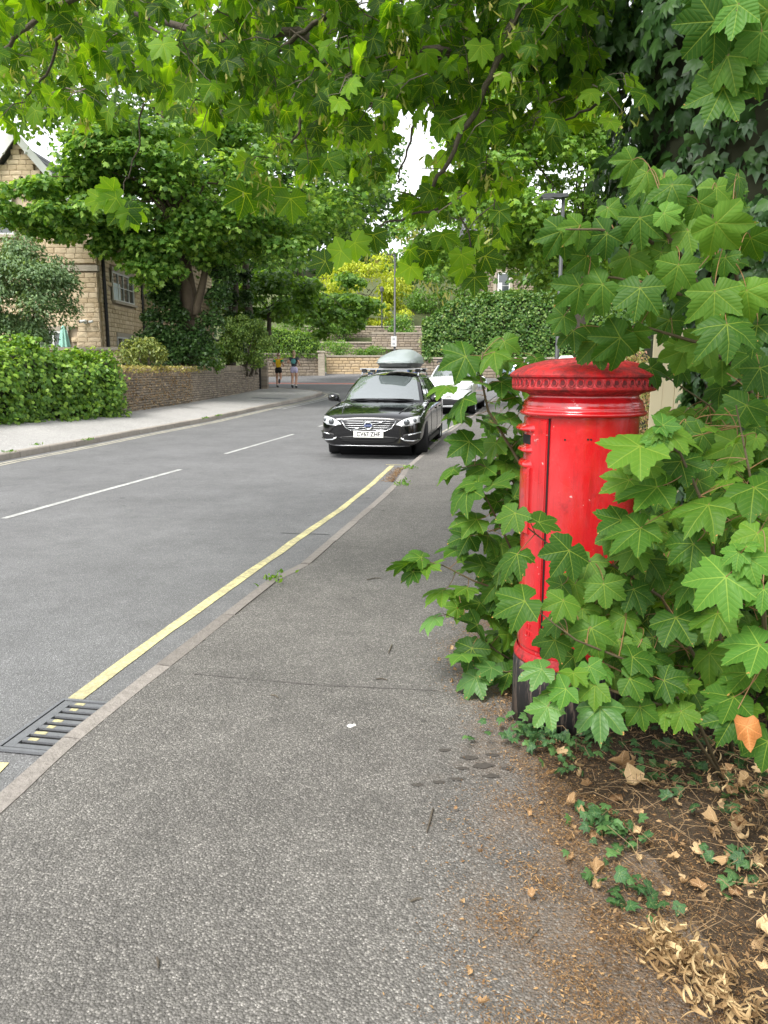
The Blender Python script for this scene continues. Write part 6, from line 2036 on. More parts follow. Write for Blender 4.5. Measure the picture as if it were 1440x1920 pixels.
H2 = [(897, 905, 46, -115, 3.35, 'n'), (877, 915, 62, 145, 3.35, 'n'), (924, 909, 56, 40, 3.33, 'n'), (894, 974, 54, 165, 3.35, 'n'), (830, 1107, 46, 110, 3.45, 'n'), (765, 1057, 46, 165, 3.4, 'n'), (790, 1045, 40, -170, 3.42, 'n'), (800, 1060, 42, 70, 3.41, 'n'), (775, 1072, 34, 95, 3.4, 'n'), (875, 1102, 36, 120, 3.4, 'n'), (915, 1005, 46, 80, 3.42, 'n'), (895, 1172, 48, 140, 3.4, 'n'), (885, 1215, 52, 100, 3.45, 'n'),
      (866, 1228, 42, 95, 3.38, 'y'), (892, 1270, 46, 110, 3.35, 'e'), (922, 1252, 38, 130, 3.34, 'e'), (955, 1262, 50, 100, 3.4, 'n'), (952, 1190, 42, 90, 3.5, 'n'), (815, 1158, 40, 110, 3.45, 'e'), (927, 661, 50, 110, 3.45, 'n'), (873, 668, 56, 160, 3.45, 'n'), (899, 716, 50, 140, 3.45, 'n'), (838, 725, 44, 150, 3.45, 'n'), (870, 748, 60, 140, 3.42, 'n'), (940, 716, 46, 60, 3.5, 'n'), (915, 792, 50, 100, 3.45, 'n'), (867, 780, 44, 130, 3.45, 'n'), (880, 828, 54, 140, 3.45, 'n'), (911, 876, 46, 150, 3.5, 'n'), (956, 786, 44, 80, 3.5, 'n'), (850, 880, 40, 160, 3.5, 'n'), (842, 890, 34, 100, 3.5, 'n'),
      (940, 1085, 60, 130, 3.45, 'n'), (905, 1060, 46, 150, 3.48, 'n'), (860, 1030, 48, 150, 3.5, 'n'), (880, 1005, 46, 160, 3.5, 'n'), (950, 870, 46, 60, 3.55, 'n'), (970, 830, 44, 70, 3.55, 'n'), (930, 830, 44, 100, 3.55, 'n'), (965, 930, 48, 40, 3.5, 'n'), (940, 1020, 50, 70, 3.5, 'n'), (900, 1130, 50, 150, 3.5, 'n'), (945, 640, 40, 80, 3.5, 'n')]
add_heroes(ls, H2, .85, .3, .3)


def lb(u, v):
    ul = np.interp(v, [780, 900, 1000, 1100, 1200, 1280], [930, 890, 880, 850, 870, 900])
    return ul < u < 1040 and v < 1285


P, t, n, s = fill(75, (820, 840, 1040, 1290), lb, lambda u, v: random.uniform(3.45, 3.95), (.07, .115), (50, 160), .6, .45, .35)
ls.add(G_near, P, t, n, s)
P, t, n, s = fill(34, (850, 660, 1010, 900), lambda u, v: u > 930 - (v - 660) * .25, lambda u, v: random.uniform(3.5, 3.9), (.05, .085), (50, 160), .8, .3, .4)
ls.add(G_near, P, t, n, s)
P, t, n, s = fill(90, (930, 1000, 1120, 1300), lambda u, v: lb(u - 30, v), lambda u, v: random.uniform(3.6, 4.3), (.07, .11), (50, 160), .6, .4, .35)
scatter('inner_foliage', TML, P, t, n, s, L_near, ls.e, smooth=True)
ls.finish()

# --- tall sapling beside the ivy trunk, above the post box
us = Shrub('sycamore_sapling', 'sycamore branches reaching over the post box from the ivy covered trunk', (1.75, 3.3, 0), [
    stem_px([(1440, 900, 3.2), (1400, 700, 3.0), (1330, 580, 2.8), (1290, 500, 2.7), (1245, 430, 2.6), (1245, 380, 2.6)], .014, (1.75, 3.3, 0)),
    stem_px([(1330, 580, 2.8), (1250, 540, 2.75), (1150, 520, 2.7), (1090, 520, 2.7)], .008),
    stem_px([(1290, 500, 2.7), (1200, 440, 2.65), (1120, 430, 2.6), (1060, 430, 2.6)], .008),
    stem_px([(1400, 700, 3.0), (1300, 640, 2.8), (1200, 610, 2.8), (1130, 620, 2.8)], .008),
    stem_px([(1400, 700, 3.0), (1390, 560, 2.7), (1370, 470, 2.6), (1350, 400, 2.5)], .009),
    stem_px([(1400, 700, 3.0), (1330, 760, 3.0), (1270, 720, 3.0), (1240, 700, 3.0)], .006)])
H3 = [(1200, 408, 62, 90, 2.6, 'n'), (1138, 438, 58, 130, 2.6, 'n'), (1260, 347, 56, 110, 2.6, 'n'), (1087, 423, 50, 130, 2.62, 'n'), (1200, 540, 66, 100, 2.6, 'n'), (1130, 533, 52, 150, 2.65, 'n'), (1272, 497, 64, 100, 2.55, 'n'), (1343, 418, 72, 60, 2.45, 'n'), (1363, 608, 70, 90, 2.4, 'n'), (1340, 547, 72, 90, 2.45, 'n'), (1290, 433, 52, 80, 2.6, 'n'), (1240, 473, 46, 110, 2.65, 'n'), (1120, 563, 50, 115, 2.75, 'n'),
      (1163, 633, 66, 140, 2.75, 'n'), (1087, 537, 56, 140, 2.7, 'n'), (1213, 323, 50, 120, 2.65, 'n'), (1140, 390, 36, 60, 2.65, 'n'), (1360, 483, 46, 100, 2.6, 'n'), (1053, 433, 60, 120, 2.65, 'n'), (1057, 593, 40, 130, 2.8, 'n'), (1185, 300, 50, 140, 2.65, 'n'), (1230, 395, 60, 60, 2.63, 'n'), (1245, 400, 40, 30, 2.58, 'y'), (1310, 380, 50, 70, 2.6, 'n'), (1100, 480, 48, 140, 2.7, 'n'), (1180, 480, 50, 80, 2.68, 'n'), (1400, 545, 60, 80, 2.45, 'n'), (1420, 610, 60, 100, 2.5, 'n'), (1300, 560, 52, 100, 2.75, 'n'),
      (1320, 640, 56, 120, 2.8, 'n'), (1255, 600, 50, 110, 2.85, 'n'), (1220, 690, 44, 60, 2.95, 'n'), (1285, 655, 54, 110, 2.9, 'n'), (1400, 760, 60, 120, 2.7, 'n'), (1120, 640, 56, 130, 2.85, 'n'), (1075, 620, 46, 130, 2.85, 'n'), (1380, 830, 60, 110, 2.6, 'n'), (1425, 690, 60, 80, 2.6, 'n'), (1275, 690, 40, 100, 3.0, 'n')]
add_heroes(us, H3, .35, .85, .2)
P, t, n, s = fill(34, (1180, 330, 1470, 680), lambda u, v: u > 1150 + (v - 330) * .12 and not (1235 < u < 1335 and 610 < v < 760), lambda u, v: random.uniform(2.7, 3.2), (.065, .105), (50, 140), .35, .7, .3)
us.add(G_near, P, t, n, s)
P, t, n, s = fill(60, (1240, 700, 1480, 900), lambda u, v: (u > 1340 or v > 770) and u > 1210, lambda u, v: random.uniform(2.9, 3.5), (.06, .10), (50, 140), .35, .6, .3)
us.add(G_near, P, t, n, s)
us.finish()

# --- leaves hanging in from the upper right corner
cs = Shrub('overhanging_branch', 'cluster of large pale sycamore leaves hanging in at the top corner', (1.9, 2.2, 2.6), [
    {'p': [tuple(at(1560, 60, 2.3)), tuple(at(1480, 40, 2.0)), tuple(at(1425, 30, 1.8)), tuple(at(1380, 20, 1.75))], 'r': .007},
    {'p': [tuple(at(1480, 40, 2.0)), tuple(at(1430, 90, 1.85)), tuple(at(1400, 105, 1.8))], 'r': .005}], 'branch')
H4 = [(1384, 8, 66, 150, 1.75, 'y'), (1341, 40, 80, 132, 1.78, 'n'), (1364, 105, 78, 125, 1.8, 'n'), (1402, 111, 66, 112, 1.8, 'n'), (1356, 165, 74, 118, 1.82, 'n'), (1428, 60, 66, 100, 1.75, 'y'), (1419, 128, 60, 95, 1.8, 'n'), (1440, 20, 70, 120, 1.75, 'n'), (1330, -10, 66, 130, 1.8, 'n'), (1440, 100, 60, 80, 1.8, 'n'), (1400, 60, 66, 140, 1.85, 'n')]
add_heroes(cs, H4, .25, .8, .2)
cs.finish()

# ------------------------------------------------------------------ the roadside sycamore: trunk, limbs, canopy
TX, TY = 2.2, 4.35
st = empty('sycamore_tree', (TX, TY, 0)); tag(st, 'old sycamore whose ivy clad trunk and leafy canopy overhang the pavement', 'tree')
m = MB(); m.tube([(TX, TY, -.2), (TX - .02, TY, 1), (TX - .1, TY, 2.2), (TX - .1, TY, 3.4), (TX, TY + .1, 5), (TX + .1, TY, 7)], [.42, .36, .36, .36, .32, .2], 18); m.build('trunk', M_bark, st, True, True)


def branch(pts, r0, r1, nm='branch', sides=8):
    P = [Vector(at(u, v, Y)) for u, v, Y in pts]
    Q = []
    for a, b in zip(P[:-1], P[1:]):
        for k in range(4): Q.append(a.lerp(b, k / 4) + Vector([random.uniform(-.012, .012) for _ in range(3)]))
    Q.append(P[-1])
    m = MB(); m.tube(Q, list(np.linspace(r0, r1, len(Q))), sides); m.build(nm, M_bark, st, True, True)
    return [np.array(q) for q in Q]


NODES = []
for pts, r0, r1 in (
        ([(1260, 90, 4.5), (1130, 75, 4.5), (1010, 76, 4.5), (920, 82, 4.5), (830, 95, 4.5), (740, 104, 4.5), (660, 118, 4.6), (560, 60, 4.7), (420, 70, 5.0), (240, 20, 5.3)], .055, .018),
        ([(985, -40, 4.2), (960, 40, 4.2), (930, 120, 4.25), (890, 210, 4.3), (850, 285, 4.35), (812, 350, 4.4)], .022, .010),
        ([(700, 108, 4.55), (620, 160, 4.6), (575, 190, 4.6), (560, 240, 4.6), (545, 268, 4.6)], .012, .006),
        ([(640, 10, 4.6), (570, 60, 4.6), (520, 100, 4.6), (450, 135, 4.6), (380, 120, 4.7), (280, 50, 4.8)], .016, .007),
        ([(200, -30, 4.4), (90, 20, 4.4), (40, 60, 4.4), (0, 100, 4.4)], .018, .010),
        ([(110, 60, 4.4), (100, 110, 4.45), (80, 150, 4.5), (50, 178, 4.5)], .009, .005),
        ([(268, 190, 4.9), (260, 270, 4.9), (240, 330, 4.85), (226, 362, 4.8)], .006, .003),
        ([(780, 230, 4.5), (765, 280, 4.5), (752, 320, 4.5), (745, 345, 4.5)], .007, .004),
        ([(1060, -20, 4.6), (1040, 80, 4.7), (1020, 160, 4.8), (1000, 215, 4.8), (960, 250, 4.9)], .016, .007),
        ([(1200, 150, 4.6), (1120, 200, 4.8), (1060, 225, 4.9)], .012, .006),
        ([(640, 480, 4.7), (680, 450, 4.7), (720, 420, 4.8), (790, 400, 4.9), (850, 380, 4.8)], .004, .008),
        ([(850, 380, 4.8), (880, 440, 4.8), (890, 500, 4.8)], .006, .004),
        ([(740, 104, 4.5), (700, 40, 4.8), (690, -60, 5.2)], .02, .01),
        ([(1500, -60, 4.5), (1240, -90, 4.2), (900, -130, 4.0), (500, -100, 3.9), (200, -60, 4.0)], .06, .02)):
    NODES += branch(pts, r0, r1)
NODES = np.array(NODES)


def canopy_edge(u):
    return np.interp(u, [-200, 0, 60, 130, 200, 260, 330, 400, 440, 500, 560, 600, 650, 700, 760, 820, 880, 950, 990, 1060, 1130, 1210], [165, 195, 210, 225, 205, 170, 190, 235, 260, 310, 310, 240, 270, 310, 395, 440, 460, 390, 230, 215, 205, 210])


def canopy_ok(u, v):
    if v > canopy_edge(u): return False
    if 720 < u < 822 and 185 < v < 355 and random.random() < .90: return False
    if u > 1170: return False
    if u > 960 and v > 190 and random.random() < .5: return False
    dens = 1.0 if v < 140 else (.85 if v < 240 else .62)
    if u < 420: dens *= .62 if v > 90 else .8
    if v > 330: dens *= .55
    return random.random() < dens


def spray(N, box, ok, dep):
    """Short drooping twigs with leaves hanging along them."""
    P, T, Nn, S, tw, keys = [], [], [], [], MB(), []
    while len(P) < N:
        u, v = random.uniform(box[0], box[2]), random.uniform(box[1], box[3])
        if not ok(u, v): continue
        a = at(u, v, dep(u, v))
        h = random.uniform(0, 2 * math.pi)
        d = np.array([math.cos(h), math.sin(h), random.uniform(-.7, .1)]); d /= np.linalg.norm(d)
        k = random.randint(3, 6)
        ln = random.uniform(.14, .30)
        tw.tube([Vector(a - d * ln * .5), Vector(a), Vector(a + d * ln * .5 + np.array([0, 0, -.05]))], [.0035, .0028, .0016], 4, False)
        for j in range(k):
            f = j / (k - 1) - .5
            b = a + d * ln * f + np.array([0, 0, -.05 * max(0, f) * 2])
            sd = np.cross(d, [0, 0, 1]) * random.choice((-1, 1))
            pet = unit(sd * random.uniform(.5, 1) + d * .5 + rng.normal(0, .25, 3) + np.array([0, 0, -.25])) * random.uniform(.06, .12)
            p = b + pet
            tw.tube([Vector(b), Vector(b + pet * .5 + np.array([0, 0, .008])), Vector(p)], [.0014, .0012, .001], 3, False)
            tip = unit(pet * 7 + np.array([0, 0, -1.0]) + rng.normal(0, .3, 3))
            nn = unit(np.array([0, 0, .75]) + rng.normal(0, .5, 3) + unit(pet) * .35)
            P.append(p); T.append(tip); Nn.append(nn); S.append(random.uniform(.055, .100))
        if random.random() < .20: keys.append(a + d * ln * .5)
    return np.array(P), np.array(T), np.array(Nn), np.array(S), tw, keys


dep1 = lambda u, v: random.uniform(3.8, 4.8) if random.random() < .3 else (random.uniform(4.6, 7.0) if u > 450 else random.uniform(5.0, 8.0))
P, T, Nn, S, tw, keys = spray(3300, (-160, -120, 1240, 520), canopy_ok, dep1)
tw.build('twigs', M_bark, st, True)['kind'] = 'stuff'
# bottom sprigs that stand out singly in the photograph
sp_ = [(460, 362, 46, 95), (545, 372, 44, 85), (218, 372, 40, 160), (232, 392, 40, 90), (243, 398, 34, 60), (190, 372, 36, 170), (212, 355, 32, 190), (640, 470, 38, 150), (665, 455, 36, 40), (610, 490, 34, 165), (505, 350, 40, 100), (890, 520, 36, 90), (870, 500, 36, 110), (910, 480, 36, 60), (800, 470, 36, 90), (770, 500, 34, 100), (700, 440, 36, 90), (830, 440, 38, 70), (950, 420, 38, 90)]
hp = np.array([at(u, v, 4.6) for u, v, _, _ in sp_])
ht, hn = facing(hp, [q[3] for q in sp_], .3, .8, .25)
hsz = np.array([q[2] for q in sp_]) * 4.6 / FPX
dist = np.linalg.norm(P - CAMP, axis=1)
vis_ = (P - CAMP) @ FWD
uu = 720 + FPX * (P - CAMP)[:, 0] / vis_
vv = 960 - FPX * ((P - CAMP) @ UPV) / vis_
inview = (uu > -20) & (uu < 1460) & (vv > -20)
order = np.argsort(np.where(inview, dist / S, 1e6))
near = order[:300 - len(hp)]
rest_ = order[300 - len(hp):]
leaf_objects('leaf', G_can, np.vstack([hp, P[near]]), np.vstack([ht, T[near]]), np.vstack([hn, Nn[near]]), np.concatenate([hsz, S[near]]), st)
scatter('crown', TML, P[rest_], T[rest_], Nn[rest_], S[rest_], L_canopy, st, smooth=True)
# the rest of the crown, above the frame and over the shrubs
P, T, Nn, S, tw, _ = spray(1500, (-400, -1500, 1600, -60), lambda u, v: u > 300 or v > -500, lambda u, v: random.uniform(3.2, 6.5))
scatter('crown', [leaf_template('star', k, False) for k in range(4)], P, T, Nn, S * 1.25, L_canopy, st)
a_, b_, d_ = clump_leaves(np.vstack([ellipsoid_clumps((3.2, 4.6, 8.0), (4.0, 4.6, 2.2), 120, .1), ellipsoid_clumps((3.4, 6.0, 6.6), (2.6, 2.4, 1.4), 40), ellipsoid_clumps((3.0, -.6, 7.4), (3.4, 4.0, 1.8), 90, .1)]), np.full(250, .95), 110)  # unseen dense clumps added overhead and behind the camera to deepen the shade
scatter('crown', T_low, a_, b_, d_, .14 * rng.uniform(.7, 1.2, len(a_)), L_canopy, st)
# bunches of winged seeds
kt = (np.array([(0, 0, 0), (.16, .5, 0), (.10, 1, .02), (-.10, .95, .02), (-.06, .4, 0)], np.float32), np.array([(0, 1, 4), (1, 2, 3), (1, 3, 4)], np.int32), np.array([(0, 0), (.1, .5), (.1, 1), (-.1, .9), (0, .4)], np.float32))
kp = []
for k in keys + [at(u, v, 4.6) for u, v in ((510, 330), (500, 360), (820, 520), (845, 540), (110, 60), (60, 40), (165, 215), (360, 190), (480, 300), (700, 470), (790, 505), (880, 470))]:
    for _ in range(14): kp.append(k + np.array([random.gauss(0, .035), random.gauss(0, .035), -abs(random.gauss(0, .06))]))
kp = np.array(kp)
scatter('seed_keys', [kt], kp, rng.normal(0, .5, kp.shape) + [0, 0, -1], rng.normal(0, 1, kp.shape), .045 * rng.uniform(.8, 1.2, len(kp)), leaf_mat('seed_wing', (.20, .24, .05), (.30, .33, .08), (.40, .36, .12), .45, (1.5, 1.4, .7)), st)

# ivy on the trunk and along the big limb
ivy = empty('ivy', (TX, TY - .4, 0)); tag(ivy, 'dark glossy ivy covering the roadside sycamore trunk', 'ivy')
n = 8200
z = rng.uniform(.0, 5.6, n)
rad = np.interp(z, [0, 1.0, 1.35, 1.7, 2.1, 2.5, 3.2, 5.5], [.46, .44, .44, .52, .82, .92, .96, .98])
th = rng.uniform(R(135), R(330), n)
lump = 1 + .10 * np.sin(z * 5 + th * 3) + .07 * np.sin(z * 11 - th * 7)
q = rad * lump * rng.uniform(.86, 1.04, n)
pos = np.stack([TX + q * np.cos(th), TY + q * np.sin(th), z], 1)
out = np.stack([np.cos(th), np.sin(th), np.zeros(n)], 1)
nrm = unit(out + np.array([0, 0, .45]) + rng.normal(0, .3, (n, 3)))
tip = unit(out * .35 + np.array([0, 0, -1]) + rng.normal(0, .45, (n, 3)))
m = MB()
zz_ = np.linspace(0, 6.4, 24)
m.lathe([(float(np.interp(k, [0, 1.0, 1.35, 1.7, 2.1, 2.5, 3.2, 5.5], [.40, .38, .38, .44, .68, .77, .80, .82])), float(k)) for k in zz_], 26, (TX, TY, 0))
m.build('ivy_dark_core', M_twig, ivy, True)  # solid dark core added inside the ivy to block light through it
# limb ivy
n2 = 900
f = rng.random(n2)
lp_ = np.array([at(1230 - 330 * k, 85, 4.5) for k in f]) + rng.normal(0, .07, (n2, 3)) * np.array([1, 1, 1.1]) * (1.25 - f)[:, None]
pos = np.vstack([pos, lp_]); nrm = np.vstack([nrm, unit(rng.normal(0, .6, (n2, 3)) + [0, -.5, .4])]); tip = np.vstack([tip, unit(rng.normal(0, .4, (n2, 3)) + [0, 0, -1])])
sz = rng.uniform(.045, .082, len(pos))
dep_ = (pos - CAMP) @ FWD
uu = 720 + FPX * (pos - CAMP)[:, 0] / dep_; vv = 960 - FPX * ((pos - CAMP) @ UPV) / dep_
sc_ = np.where((uu > 1100) & (uu < 1440) & (vv > 0) & (vv < 950), np.linalg.norm(pos - CAMP, axis=1) - sz * 12, 99)
order = np.argsort(sc_)
leaf_objects('leaf', G_ivy, pos[order[:300]], tip[order[:300]], nrm[order[:300]], sz[order[:300]], ivy)
scatter('foliage', [leaf_template('ivy', k + 50, False) for k in range(4)], pos[order[300:]], tip[order[300:]], nrm[order[300:]], sz[order[300:]], L_ivy, ivy, smooth=True)
# dark undergrowth between trunk, shrubs and fence
n = 2600
pos = np.stack([rng.uniform(1.5, 4.6, n), rng.uniform(3.9, 6.6, n), rng.random(n) ** 1.3 * 1.15], 1)
keepm = ~((pos[:, 1] > 4.2) & (pos[:, 2] > .85) & (pos[:, 0] < 2.9))
pos = pos[keepm]; n = len(pos)
o = scatter('undergrowth', T_star, pos, rng.normal(0, .6, (n, 3)) + [0, -.3, -.6], rng.normal(0, .4, (n, 3)) + [0, -.3, .8], rng.uniform(.06, .11, n), L_near, None)
tag(o, 'dense green undergrowth at the foot of the ivy trunk', kind='stuff')

# ------------------------------------------------------------------ leaf litter, ground ivy and small things on the pavement
EDGE = [(1.0, -.06), (1.54, .06), (1.94, .13), (2.48, .24), (2.9, .40), (3.2, .30), (3.6, .24), (4.11, .27), (4.7, .42), (5.5, .8)]
def edge_x(y): return np.interp(y, [e[0] for e in EDGE], [e[1] for e in EDGE])
fl = (np.array([(0, 0, 0), (.24, .45, .10), (.04, 1, .0), (-.17, .55, .05)], np.float32), np.array([(0, 1, 2), (0, 2, 3)], np.int32), np.array([(0, 0), (.2, 0), (.2, 1), (0, 1)], np.float32))
fl2 = (np.array([(-.03, 0, 0), (.09, .6, .12), (.10, 1.5, .02), (-.02, .8, .05)], np.float32), np.array([(0, 1, 2), (0, 2, 3)], np.int32), np.array([(0, 0), (.2, 0), (.2, 1), (0, 1)], np.float32))
N = 170000
yy = 1.15 + rng.random(N) ** 1.25 * 3.6
xx = edge_x(yy) + rng.normal(.30, .20, N) + np.abs(rng.normal(0, .25, N))
clus = np.sin(xx * 9 + 2 * np.sin(yy * 5)) * np.sin(yy * 7.3 + 1.7 * np.sin(xx * 6)) + .6 * np.sin(xx * 23 + yy * 17)
k = (xx < edge_x(yy) + 1.1) & (rng.random(N) < np.clip((xx - edge_x(yy) + .12) * 3.6, 0, 1)) & (rng.random(N) < np.clip(.62 + .5 * clus, .08, 1)) & (np.hypot(xx - BX, yy - BY) > .26)
xx, yy = xx[k], yy[k]; n = len(xx)
zz = .005 + rng.random(n) * .008 + .012 * np.clip(xx - .8, 0, 1)
litter = empty('leaf_litter', (.7, 1.9, 0)); tag(litter, 'brown flaky leaf litter and dry leaves spilled across the pavement edge', 'leaf litter', kind='stuff')
scatter('flakes', [fl, fl, fl2, fl2], np.stack([xx, yy, zz], 1), unit(rng.normal(0, 1, (n, 3)) * [1, 1, .15]), rng.normal(0, .35, (n, 3)) + [0, 0, 1], rng.choice([.004, .0065, .0095, .015], n, p=[.45, .33, .16, .06]), L_litter, litter)
# gutter debris near the end of the yellow line
n = 900
yy = rng.uniform(10.6, 12.2, n); xx = np.interp(yy, [10.1, 11.8, 12.2], [.10, .28, .36]) - np.abs(rng.normal(0, .08, n)) - .02
o = scatter('gutter_litter', [fl, fl2], np.stack([xx, yy, np.full(n, -.058)], 1), unit(rng.normal(0, 1, (n, 3)) * [1, 1, .1]), rng.normal(0, .3, (n, 3)) + [0, 0, 1], .028 * rng.uniform(.5, 1.3, n), L_litter, None)
tag(o, 'brown leaf debris gathered in the gutter by the yellow line', kind='stuff')
# dry leaves
def dry(n, xr, yr, zr, sr, cond=None):
    P = []
    while len(P) < n:
        x, y = random.uniform(*xr), random.uniform(*yr)
        if cond and not cond(x, y): continue
        P.append((x, y, random.uniform(*zr) + .02))
    P = np.array(P)
    leaf_objects('dry_leaf', G_dry, P, unit(rng.normal(0, 1, (n, 3)) * [1, 1, .35]), rng.normal(0, .55, (n, 3)) + [0, -.2, .9], rng.uniform(*sr, n), litter)
dry(150, (.82, 1.55), (1.15, 2.5), (.0, .12), (.022, .046), lambda x, y: x > .86 + (y - 1.4) * .2)
dry(75, (.62, 1.5), (1.9, 2.75), (-.01, .03), (.016, .040), lambda x, y: x > edge_x(y) + .32)
dry(26, (.2, .8), (1.3, 4.0), (-.008, .004), (.012, .026), lambda x, y: x > edge_x(y) + .02 and math.hypot(x - BX, y - BY) > .3)
for (u, v, s) in ((1165, 1450, .07), (1185, 1480, .07), (1390, 1490, .05), (1030, 1465, .035), (1370, 1500, .05)):
    g_ = at(u, v, 2.2); k_ = CAM_Z / (CAM_Z - g_[2]) if g_[2] < CAM_Z else 1
    p = CAMP + (g_ - CAMP) * k_
    leaf_objects('dry_leaf', G_dry, np.array([p + [0, 0, .03]]), np.array([[random.uniform(-1, 1), random.uniform(-1, 1), .2]]), np.array([[0, -.4, 1.]]), [s], litter)
# deeper litter on the soil: larger flakes and dry stalks
N = 46000
yy = rng.uniform(.9, 3.4, N); xx = rng.uniform(.55, 2.3, N)
k = (xx > edge_x(yy) + .25) & (np.hypot(xx - BX, yy - BY) > .26)
xx, yy = xx[k], yy[k]; n = len(xx)
scatter('coarse_flakes', [fl, fl2, fl2], np.stack([xx, yy, .012 + rng.random(n) * .016 + .036 * np.clip(xx - .55, 0, 2)], 1), unit(rng.normal(0, 1, (n, 3)) * [1, 1, .3]), rng.normal(0, .5, (n, 3)) + [0, 0, 1], rng.choice([.006, .009, .014, .022], n, p=[.4, .34, .18, .08]), leaf_mat('coarse_litter', (.035, .022, .013), (.12, .070, .034), (.34, .22, .11), 0.0, None, .85, .2), litter)
m = MB()
for _ in range(420):
    x, y = random.uniform(.75, 1.9), random.uniform(1.1, 3.0)
    a_ = random.uniform(0, 6.28); L_ = random.uniform(.05, .22); z_ = .02 + .034 * max(0, x - .75) + random.uniform(0, .04)
    m.tube([(x, y, z_), (x + math.cos(a_) * L_ * .5, y + math.sin(a_) * L_ * .5, z_ + random.uniform(0, .03)), (x + math.cos(a_ + .3) * L_, y + math.sin(a_ + .3) * L_, z_ + random.uniform(-.01, .03))], [.0014, .0012, .0008], 3, False)
m.build('dry_stalks', plain('dry_stalk', (.22, .145, .075), .8, .5, 9), litter, True)['kind'] = 'stuff'
# the withered bunch hanging out of the hedge: curled straps
def strap(seed):
    r = random.Random(seed); V, T, U = [], [], []
    w, c = r.uniform(.05, .12), r.uniform(.8, 3.2)
    for k in range(6):
        f = k / 5; a = c * f; ww = w * math.sin(math.pi * min(.96, f * .85 + .12))
        x, z = 0.12 * math.sin(f * 4 + seed), (1 - math.cos(a)) / c
        for s_ in (-1, 0, 1): V.append((x + s_ * ww, math.sin(a) / c, z + abs(s_) * ww * .8)); U.append((s_ * .1, f))
    for k in range(5):
        for j in (0, 1):
            a = k * 3 + j; T += [(a, a + 1, a + 4), (a, a + 4, a + 3)]
    return np.array(V, np.float32), np.array(T, np.int32), np.array(U, np.float32)
n = 420
a0 = at(1235, 1640, 1.75); a1 = at(1420, 1850, 1.5)
f = rng.random(n)
pos = a0 + (a1 - a0) * f[:, None] + rng.normal(0, 1, (n, 3)) * np.array([.035, .035, .03]) * (.5 + f[:, None])
pos[:, 2] = .02 + rng.random(n) * .09
L_with = leaf_mat('withered_leaf', (.14, .085, .04), (.32, .21, .10), (.55, .42, .23), .15, (1.1, 1, .8), .75, .2)
scatter('withered_bunch', [strap(k) for k in range(6)], pos, unit(np.array([-.6, .5, -.05]) + rng.normal(0, .55, (n, 3)) * [1, 1, .5]), rng.normal(0, .8, (n, 3)) + [0, -.3, .6], rng.uniform(.03, .065, n), L_with, litter, smooth=True)
n = 900
pos = np.stack([rng.uniform(.85, 1.5, n), rng.uniform(1.05, 2.7, n), rng.random(n) ** 1.6 * .16 + .02], 1)
pos = pos[pos[:, 0] > .88 + (pos[:, 1] - 1.3) * .22]; n = len(pos)
scatter('withered_tangle', [strap(k + 9) for k in range(6)], pos, unit(rng.normal(0, 1, (n, 3)) * [1, 1, .5]), rng.normal(0, 1, (n, 3)) + [0, 0, .4], rng.uniform(.02, .06, n), L_with, litter, smooth=True)
# ground ivy
gi = empty('ground_ivy', (.8, 2.5, 0)); tag(gi, 'small dark ivy leaves creeping through the litter below the post box', 'ivy')
P = []
for (u, v, k, r_) in ((985, 1385, 26, .07), (1020, 1400, 26, .08), (1060, 1390, 30, .09), (1090, 1400, 24, .08), (1060, 1370, 24, .08), (1050, 1450, 8, .04), (1110, 1550, 18, .05), (1150, 1570, 22, .05), (1165, 1600, 10, .04), (1130, 1680, 12, .05), (1205, 1700, 12, .045), (1370, 1640, 14, .05), (1390, 1660, 10, .05), (1180, 1440, 16, .12), (1330, 1480, 40, .13), (1300, 1420, 40, .13), (1400, 1470, 30, .1), (900, 1330, 5, .03)):
    d = at(u, v, 2) - CAMP
    g_ = CAMP + d * (CAM_Z / -d[2])
    for _ in range(k): P.append(g_ + np.array([random.gauss(0, r_), random.gauss(0, r_), random.uniform(.02, .07)]))
P = np.array(P); n = len(P)
P = P[np.hypot(P[:, 0] - BX, P[:, 1] - BY) > .25][:300]; n = len(P)
leaf_objects('leaf', leaf_meshes([leaf_template('ivy', k + 50, True) for k in range(4)], leaf_mat('ground_ivy_leaf', (.02, .06, .02), (.035, .10, .03), (.08, .17, .05), .15, rough=.4, veins=True)), P, unit(rng.normal(0, .8, (n, 3)) * [1, 1, .3] + [0, -.4, -.1]), rng.normal(0, .3, (n, 3)) + [0, -.35, .9], rng.uniform(.020, .040, n), gi)
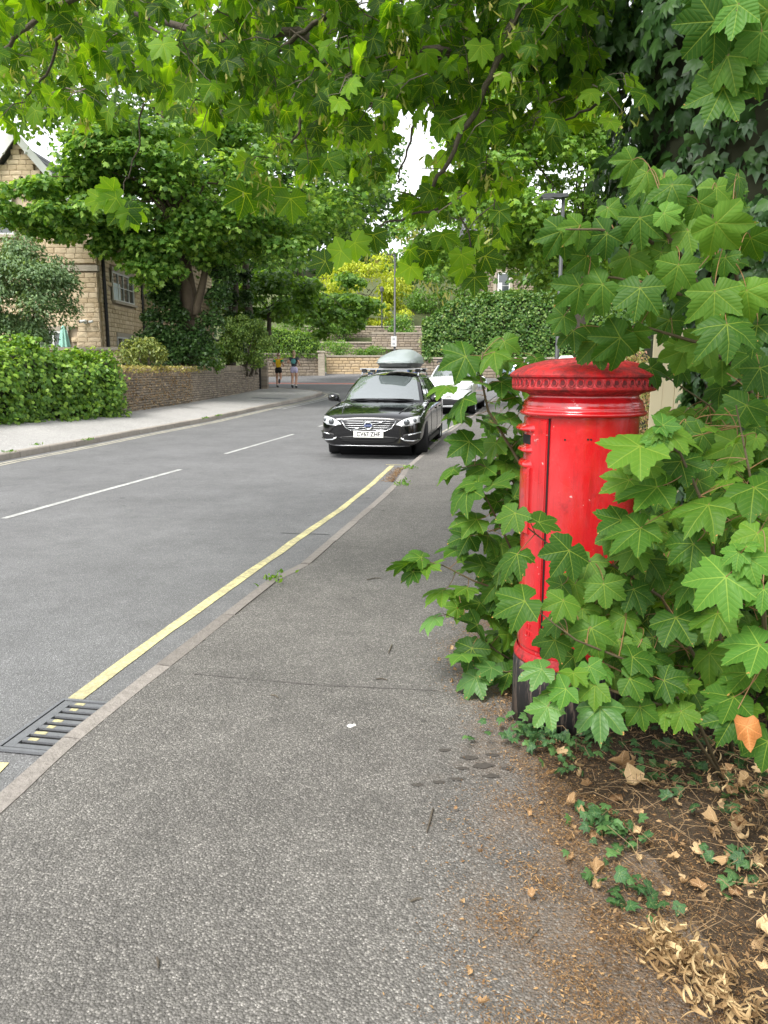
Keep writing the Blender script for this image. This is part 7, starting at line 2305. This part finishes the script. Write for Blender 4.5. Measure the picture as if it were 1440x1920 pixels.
# twigs on the pavement
for (u0, v0, u1, v1, lab) in ((688, 1087, 716, 1084, 'dark twig on the pavement beside the outermost sapling leaves'), (735, 1208, 728, 1225, 'thin curved twig on bare pavement between kerb and post box'), (508, 1303, 522, 1308, 'short twig on the pavement nearest the drain grate'),
        (294, 1795, 297, 1815, 'tiny dark twig on the pavement farthest from the leaf litter'), (705, 1273, 726, 1275, 'small twig lying just beyond the tarred pavement joint'), (812, 1515, 800, 1560, 'long bent twig beside the edge of the leaf litter'), (1010, 1740, 985, 1770, 'dark twig lying among the brown leaf litter'), (770, 1690, 790, 1684, 'small level twig just outside the brown litter dust')):
    q_ = []
    for (u, v) in ((u0, v0), ((u0 + u1) / 2 + 1, (v0 + v1) / 2 - 2), (u1, v1)):
        d = at(u, v, 2) - CAMP; q_.append(CAMP + d * (CAM_Z - .006) / -d[2])
    m = MB(); m.tube(q_, [.003, .004, .002], 6)
    tag(m.build('twig', M_bark), lab, 'twig', 'twigs fallen on the pavement')
d = at(657, 1361, 2) - CAMP; g_ = CAMP + d * (CAM_Z / -d[2])
m = MB(); m.lathe([(.001, .008), (.008, .006), (.013, .002), (.015, .0)], 9, tuple(g_)); m.lathe([(.001, .006), (.006, .004), (.009, 0)], 8, tuple(g_ + np.array([.016, .008, 0])))
tag(m.build('white_crumb', M_white), 'tiny white crumb on the speckled pavement', 'crumb')
# green tufts in the kerb joints
TP = []
for (u, v, Y0, k) in ((753, 907, 10.0, 60), (766, 878, 11.6, 40), (515, 1087, 5.36, 30), (800, 842, 14.3, 40), (812, 828, 15.8, 40), (165, 830, 15.6, 40), (385, 787, 21.6, 40), (410, 783, 22.6, 40), (70, 838, 14.6, 30), (15, 850, 13.4, 30)):
    p = at(u, v, Y0); p[2] = float(gz(p[0], Y0)) + (.055 if u < 450 else .006)
    for _ in range(k): TP.append(p + np.array([random.gauss(0, .05), random.gauss(0, .09), random.uniform(0, .025)]))
TP = np.array(TP); n = len(TP)
o = scatter('kerb_weeds', T_oval, TP, rng.normal(0, .7, (n, 3)) + [0, 0, .6], rng.normal(0, 1, (n, 3)), .035 * rng.uniform(.5, 1.3, n), L_mid, None)
tag(o, 'tufts of green weed growing in the kerb joints', kind='stuff')
